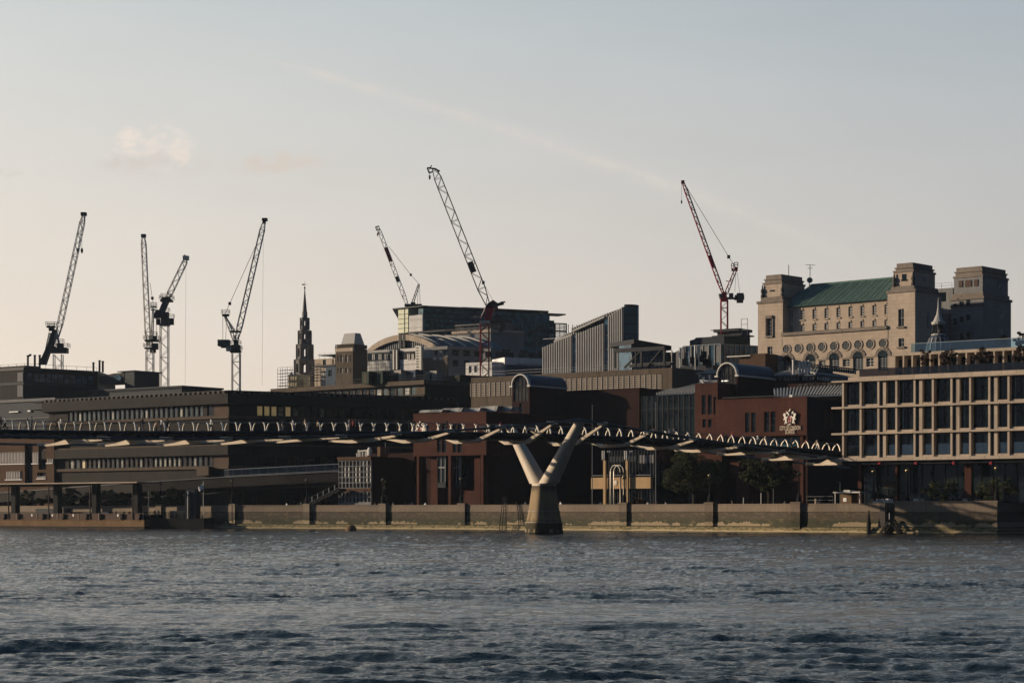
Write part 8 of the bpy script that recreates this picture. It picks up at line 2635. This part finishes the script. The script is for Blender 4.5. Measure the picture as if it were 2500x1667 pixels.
def pier_and_pontoon():
    Y = 402.0
    f = Fr(352, 391, DF)
    S = lambda px, t=0: f.s(px, t)
    H = lambda px, y, t=0: f.z(px, y, t)
    th = thing('ferry_pier', 'low timber ferry pier with railing panels and a thin roof on slim posts', 'pier', f.P(S(170), 0, 0))
    a, b = S(-80), 0
    zd = H(200, 1269.5)
    mb = MB(); mb.box(f, a, b, -9, 0, .35, zd); mb.box(f, a, b + .1, -9.1, .12, zd, zd + .14); mb.build('hull', 'timber', th)
    mb = MB(); mb.box(f, a, b - .1, -8.9, -.15, -2, .348); mb.build('keel', 'wet_timber', th)
    pr = H(200, 1252.8)
    xs = [-60, -12, 38, 88, 138, 189, 239, 289, 340]
    for x0, x1 in zip(xs, xs[1:]):
        q = MB(); q.box(f, S(x0) + .05, S(x1) - .05, -.35, -.30, zd + .16, pr); q.build('railing_panel', 'rust_panel', th)
    for x in xs[1:] + [347]:
        q = MB(); q.box(f, S(x) - .05, S(x) + .05, -.30, -.2, zd + .14, pr + .05); q.build('rail_post', 'hotel_stone', th)
    for x in (75, 125, 176, 285):
        q = MB(); q.box(f, S(x) - .18, S(x) + .18, -.29, -.27, zd + .75, pr - .15); q.build('notice', 'white_paint', th)
    for x in (12, 46, 106, 156, 213, 246, 299, 342):
        q = MB(); q.lathe(f.P(S(x), -.05, zd + .14), [(.42, 0), (.40, .25), (.24, .4), (.22, .85), (.34, .95), (.3, 1.1)], 8); q.build('bollard', 'black_iron', th)
    zr0, zr1 = H(0, 1183.0), H(337, 1177.5)
    zr = (zr0 + zr1) / 2
    q = MB(); q.hexa([f.P(a, -6, zr - .05), f.P(S(338), -6, zr - .05), f.P(S(338), .4, zr), f.P(a, .4, zr)], [f.P(a, -6, zr + .2), f.P(S(338), -6, zr + .2), f.P(S(338), .4, zr + .2), f.P(a, .4, zr + .2)]); q.build('shelter_roof', 'hotel_stone', th)
    for x in (19, 117, 218, 322):
        q = MB(); q.tube([f.P(S(x), -.2, zd), f.P(S(x), -.2, zr - .02)], .13, 8); q.tube([f.P(S(x), -.2, zr - .9), f.P(S(x) - .9, -.2, zr - .05)], .07, 5); q.build('roof_post', 'concrete', th)
    for x in (38, 141, 235, 336):
        q = MB(); q.box(f, S(x, -5) - .65, S(x, -5) + .65, -5.6, -4.4, zd, zr - .06); q.build('dark_column', 'black_iron', th)
    q = MB(); q.box(f, S(28), S(108), -7, -6.2, zd, zd + 2.3); q.box(f, S(108), S(200), -7.4, -7, zd, zd + 1.6); q.build('cabin', 'slate_panel', th)
    for px, lab, pose, tp in ((262, 'person in white waiting on the ferry pier by a black bollard', 'stand', 'cloth_white'), (283, 'navy dressed person waiting on the ferry pier behind the notice panel', 'stand', 'cloth_navy'), (302, 'dark figure among those waiting near the end of the ferry pier', 'lean', 'cloth_black'), (316, 'dark figure beside the last shelter post of the ferry pier', 'stand', 'cloth_black')):
        p = f.P(S(px, -2), -2, zd + .14); person(p, random.uniform(0, 6), pose, tp, 'cloth_black', lab, 'people on the ferry pier')
    # dark pontoon with pile and flag
    f2 = Fr(498, 388, (0.93, -0.37))
    S2 = lambda px, t=0: f2.s(px, t)
    zt = f2.z(430, 1265.5); 
    tp = thing('pontoon', 'black floating pontoon with a raised fender at its near end', 'pontoon', f2.P(S2(430), 0, 0))
    q = MB(); q.box(f2, S2(354), 0, -4, 0, -1.5, zt); q.box(f2, S2(354) - .1, S2(370), -4.1, .25, -1.5, zt + .75); q.box(f2, S2(484), .05, -4, .06, zt, zt + .12); q.build('hull', 'black_iron', tp)
    for x in (375, 383, 434, 476, 490):
        q = MB(); q.lathe(f2.P(S2(x), -.6, zt), [(.2, 0), (.14, .1), (.14, .55), (.22, .65)], 8); q.build('bollard', 'black_iron', tp)
    q = MB(); rail(q, [f2.P(S2(388), -3.6, zt), f2.P(S2(460), -3.6, zt)], 1.15, .05, 1.5, 3); q.box(f2, S2(390), S2(462), -3.7, -3.65, zt, zt + 1.5); q.build('screen', 'slate_panel', tp)
    for px, lab, pose, top in ((378, 'dark person beside a pale shirted one on the black pontoon', 'stand', 'cloth_black'), (383.5, 'person in pale blue shirt standing on the black pontoon', 'stand', 'cloth_grey'), (388, 'third dark figure in the group on the black pontoon', 'walk', 'cloth_navy')):
        p = f2.P(S2(px, -3), -3, zt); person(p, random.uniform(0, 6), pose, top, 'cloth_black', lab, 'people on the black pontoon')
    pl = thing('mooring_pile', 'thick dark square pile with a slim pale capped post at its edge', 'pile', f2.P(S2(471, -3), -3, 0))
    q = MB(); c = f2.P(S2(472, -3), -3, 0); q.box(f2, S2(458, -3), S2(483, -3), -4, -2, -3, f2.z(471, 1197, -3)); q.box(f2, S2(460, -3), S2(481, -3), -3.9, -2.1, f2.z(471, 1197, -3), f2.z(471, 1195, -3)); q.build('pile', 'slate_panel', pl)
    q = MB(); q.tube([f2.P(S2(459.5, -1.8), -1.8, zt), f2.P(S2(459.5, -1.8), -1.8, f2.z(459, 1206, -1.8))], .16, 8); q.lathe(f2.P(S2(459.5, -1.8), -1.8, f2.z(459, 1206, -1.8)), [(.2, 0), (.2, .45), (.1, .55)], 8, 1); q.build('guide_post', ['grey_metal', 'white_trim'], pl)
    fp = thing('flag_pole', 'white flagpole with a small grey white pennant at the end of the pontoon', 'flagpole', f2.P(S2(496.5, -1.6), -1.6, zt))
    q = MB(); c = f2.P(S2(496.5, -1.6), -1.6, zt); h = f2.z(496, 1174) - zt; q.tube([c, c + Vector((0, 0, h))], .075, 7, 0, .05); q.build('pole', 'white_trim', fp)
    q = MB(); n = 7
    top = [c + Vector((-.17 * i, .10 * math.sin(i * 1.1), h - .35 - .13 * i)) for i in range(n)]
    bot = [c + Vector((-.14 * i - .02, .10 * math.sin(i * 1.1 + .4), h - 1.35 - .12 * i + (.25 if i == n - 1 else 0))) for i in range(n)]
    for i in range(n - 1):
        dy = Vector((0, .012, 0)); q.hexa([top[i] - dy, top[i + 1] - dy, top[i + 1] + dy, top[i] + dy], [bot[i] - dy, bot[i + 1] - dy, bot[i + 1] + dy, bot[i] + dy])
    q.build('flag', 'white_sheet', fp)
    lp = f2.P(S2(363, -1), -1, zt); q = MB(); h = f2.z(363, 1192, -1) - zt
    q.tube([lp, lp + Vector((0, 0, h))], .06, 6); q.lathe(lp + Vector((-.1, -.2, h - .1)), [(.1, 0), (.28, .08), (.2, .2)], 8); q.lathe(lp + Vector((-.15, -.1, h - 1.3)), [(.05, 0), (.12, .06), (.05, .16)], 8); q.lathe(lp + Vector((-.15, -.1, h - 3.6)), [(.05, 0), (.12, .06), (.05, .16)], 8)
    tag(q.build('mast_light', 'grey_metal', loc=lp), 'thin mast with three small lights on the black pontoon', 'mast light')


pier_and_pontoon()


def river_bits():
    # mooring buoy
    p = at(857, 1295.5, 344); c = Vector((p.x, p.y, 0))
    q = MB(); r = .95
    q.lathe(c, [(.9, -.6), (.98, .0), (.95, .35), (.78, .7), (.5, .92), (.15, 1.0)], 14); b = q.build('buoy', 'timber', loc=c, smooth=True)
    tag(b, 'dark domed mooring buoy floating well off the wall', 'buoy')
    q = MB(); q.tube([c + Vector((.2 * math.cos(t), 0, 1.0 + .18 * math.sin(t))) for t in np.linspace(0, 2 * math.pi, 10)], .04, 5); q.build('ring', 'black_iron', b)
    # white bird resting on the water
    p = at(1061, 1292.5, 368); c = Vector((p.x, p.y, .05))
    q = MB(); q.v = []
    q.lathe((0, 0, 0), [(.02, -.45), (.16, -.30), (.23, 0), (.17, .28), (.04, .48)], 10)
    q.v = [Vector((v_.z * 1.0, v_.x, v_.y * .75 + .12)) for v_ in q.v]
    k = len(q.v); q.lathe((0, 0, 0), [(.03, -.12), (.10, -.04), (.10, .05), (.02, .14)], 8)
    q.v[k:] = [Vector((v_.z + .42, v_.x, v_.y + .38)) for v_ in q.v[k:]]
    k = len(q.v); q.tube([(.30, 0, .15), (.42, 0, .36)], .07, 7); q.tube([(.52, 0, .37), (.66, 0, .34)], .02, 5)
    q.v = [v_ + c for v_ in q.v]
    tag(q.build('gull', 'white_paint', loc=c, smooth=True), 'white gull resting on the water before the river wall', 'bird')
    # iron ladder frame against the wall
    Y = wall_spot(1237) - 1.0; f = Fr(1237, Y, DF, .6)
    th = thing('wall_ladder', 'tall dark iron ladder frame standing in the water against the river wall', 'ladder', f.P(0, 0, 0))
    q = MB()
    for u0, u1 in ((-.85, -.35), (-.2, .0), (.55, .2), (.85, .55)): q.tube([f.P(u0, .6, -1), f.P(u1, .0, 5.9)], .06, 5)
    for i in range(9): q.tube([f.P(-.8 + i * .05, .55 - i * .06, .2 + i * .65), f.P(.8 - i * .03, .55 - i * .06, .2 + i * .65)], .04, 4)
    q.build('frame', 'black_iron', th)
    # flagpoles rising behind the bridge
    for px, y0, Y, h, lab in ((1446, 991, 345, 17.5, 'thin white flagpole rising behind the bridge just past the pier'), (1601, 985, 342, 17.0, 'thin white flagpole rising behind the bridge between pier and crest block')):
        z1 = at(px, y0, Y).z; p = at(px, 1249, Y)
        q = MB(); q.tube([Vector((p.x, p.y, GZ)), Vector((p.x, p.y, z1))], .10, 6, 0, .05); q.lathe((p.x, p.y, z1), [(.09, 0), (.12, .08), (.05, .16)], 7)
        tag(q.build('flag_pole', 'grey_metal', loc=(p.x, p.y, GZ)), lab, 'flagpole', 'bare flagpoles behind the bridge')


river_bits()


def cafe():
    f = Fr(2163, 302.8, DF, -2.2)
    # chairs and tables on the quay
    def chair(px, t, m, lab, rz):
        p = f.P(f.s(px, t), t, 0); c = Vector((p.x, p.y, GZ + .9))
        th = thing('cafe_chair', lab, 'chair', c, 'pale cafe chairs on the quay')
        ca, sa = math.cos(rz), math.sin(rz)
        r = lambda x, y, z: c + Vector((x * ca - y * sa, x * sa + y * ca, z))
        q = MB(); q.hexa([r(-.28, -.26, .42), r(.28, -.26, .42), r(.28, .26, .42), r(-.28, .26, .42)], [r(-.28, -.26, .48), r(.28, -.26, .48), r(.28, .26, .48), r(-.28, .26, .48)]); q.build('seat', m, th)
        q = MB(); q.hexa([r(-.28, .24, .5), r(.28, .24, .5), r(.28, .29, .5), r(-.28, .29, .5)], [r(-.26, .36, 1.0), r(.26, .36, 1.0), r(.26, .41, 1.0), r(-.26, .41, 1.0)]); q.build('backrest', m, th)
        for x in (-.25, .25):
            for y in (-.23, .23): q = MB(); q.tube([r(x, y, 0), r(x, y, .42)], .025, 5); q.build('leg', 'grey_metal', th)
    # raised quay so the furniture shows above the coping
    q = MB(); q.box(f, f.s(2100), f.s(2437), -3.5, .2, GZ - .2, GZ + .9); o = q.build('quay_terrace', 'paving'); tag(o, 'raised paved quay beside the pale office', 'terrace', kind='structure')
    n = 0
    for px, t, rz in ((2138, -.6, .4), (2143, -1.3, 2.2), (2147, -.4, 3.4), (2162, -.5, 1.0), (2168, -1.2, 2.5), (2172, -.4, 4.0), (2178, -.9, .2), (2228, -.6, 1.1), (2236, -.8, 2.6), (2243, -.5, .3), (2250, -1.0, 3.6)):
        labs = ['white cafe chair pushed close under the gateway lamp post', 'white cafe chair with its back to the gateway lamp post', 'third white cafe chair right of the gateway lamp post', 'white cafe chair at the near side of the gateway', 'white cafe chair at the middle of the gateway cluster', 'white cafe chair angled away in the gateway cluster', 'last white cafe chair of the gateway cluster',
                'white cafe chair just past the second quay lamp post', 'white cafe chair between the second quay lamp and the shrub', 'third white cafe chair past the second quay lamp post', 'white cafe chair nearest the loose shrub']
        chair(px, t, 'white_sheet', labs[n], rz); n += 1
    for px, lab in ((2156, 'round cafe table in the gateway cluster of white chairs'), (2240, 'round cafe table among the chairs past the second quay lamp')):
        c = f.P(f.s(px, -1), -1, GZ + .9); th = thing('cafe_table', lab, 'table', c, 'cafe tables on the quay')
        q = MB(); q.lathe(c, [(.5, .70), (.52, .72), (.5, .75)], 14); q.build('table_top', 'white_sheet', th)
        q = MB(); q.lathe(c, [(.3, 0), (.28, .04), (.05, .08), (.05, .7)], 8); q.build('leg', 'grey_metal', th)
    q = MB(); q.box(f, f.s(2348), f.s(2361), -1.5, -.3, GZ + .9, GZ + 1.9); q.box(f, f.s(2347), f.s(2362), -1.6, -.2, GZ + 1.9, GZ + 1.98)
    tag(q.build('service_cabinet', 'blue_tarp', loc=f.P(f.s(2354), -.9, GZ + .9)), 'pale blue grey cabinet between the two quay shrubs', 'cabinet')
    # kiosk
    Y = wall_spot(2065) + 1.8; k = Fr(2098, Y, DF)
    th = thing('kiosk', 'small open kiosk with a pale flat roof and a notice, beside the railings', 'kiosk', k.P(k.s(2066), 0, GZ))
    a, b = k.s(2038), 0
    zt = k.z(2066, 1203)
    q = MB(); q.box(k, a - .2, b + .2, -2.4, .2, zt, zt + .22); q.box(k, k.s(2060), k.s(2076), -2, .1, zt + .23, zt + .45); q.build('roof', 'white_trim', th)
    q = MB(); q.box(k, k.s(2050), k.s(2078), -2, -.1, GZ, zt - .01); q.build('counter_wall', 'timber', th)
    for px in (2038, 2098): q = MB(); q.box(k, k.s(px) - .06, k.s(px) + .06, -.2, -.08, GZ, zt - .002); q.build('post', 'white_trim', th)
    q = MB(); q.box(k, k.s(2058), k.s(2066), -.099, -.06, k.z(2062, 1224), k.z(2062, 1215)); q.build('notice', 'white_paint', th)
    q = MB(); rail(q, [k.P(k.s(1972), .3, GZ), k.P(k.s(2036), .3, GZ)], at(2000, 1211, Y).z - GZ, .035, 1.6, 4)
    o = q.build('railing', 'grey_metal', loc=k.P(k.s(2000), .3, GZ)); tag(o, 'thin grey railing running up to the kiosk', 'railing')
    q = MB(); q.box(k, k.s(1991), k.s(1994), .0, .3, GZ, k.z(1992, 1217)); tag(q.build('post', 'hotel_stone', loc=k.P(k.s(1992), .1, GZ)), 'stout tan post inside the grey railing', 'post')


cafe()


# ------------------------------------------------------------------ evening haze
def haze():
    m = bpy.data.materials.new('haze_air'); m.use_nodes = True
    nt = m.node_tree; nt.nodes.clear()
    o = nt.nodes.new('ShaderNodeOutputMaterial'); v = nt.nodes.new('ShaderNodeVolumePrincipled')
    v.inputs['Color'].default_value = (0.72, 0.84, 1.0, 1); v.inputs['Density'].default_value = 0.00005; v.inputs['Anisotropy'].default_value = 0.2
    nt.links.new(v.outputs[0], o.inputs['Volume'])
    M['haze_air'] = m
    mb = MB(); mb.hexa([(-950, -320, -5), (950, -320, -5), (950, 1600, -5), (-950, 1600, -5)], [(-950, -320, 118), (950, -320, 118), (950, 1600, 118), (-950, 1600, 118)])
    tag(mb.build('haze', 'haze_air'), 'thin pale evening haze over the river and rooftops', 'haze', kind='stuff')


haze()
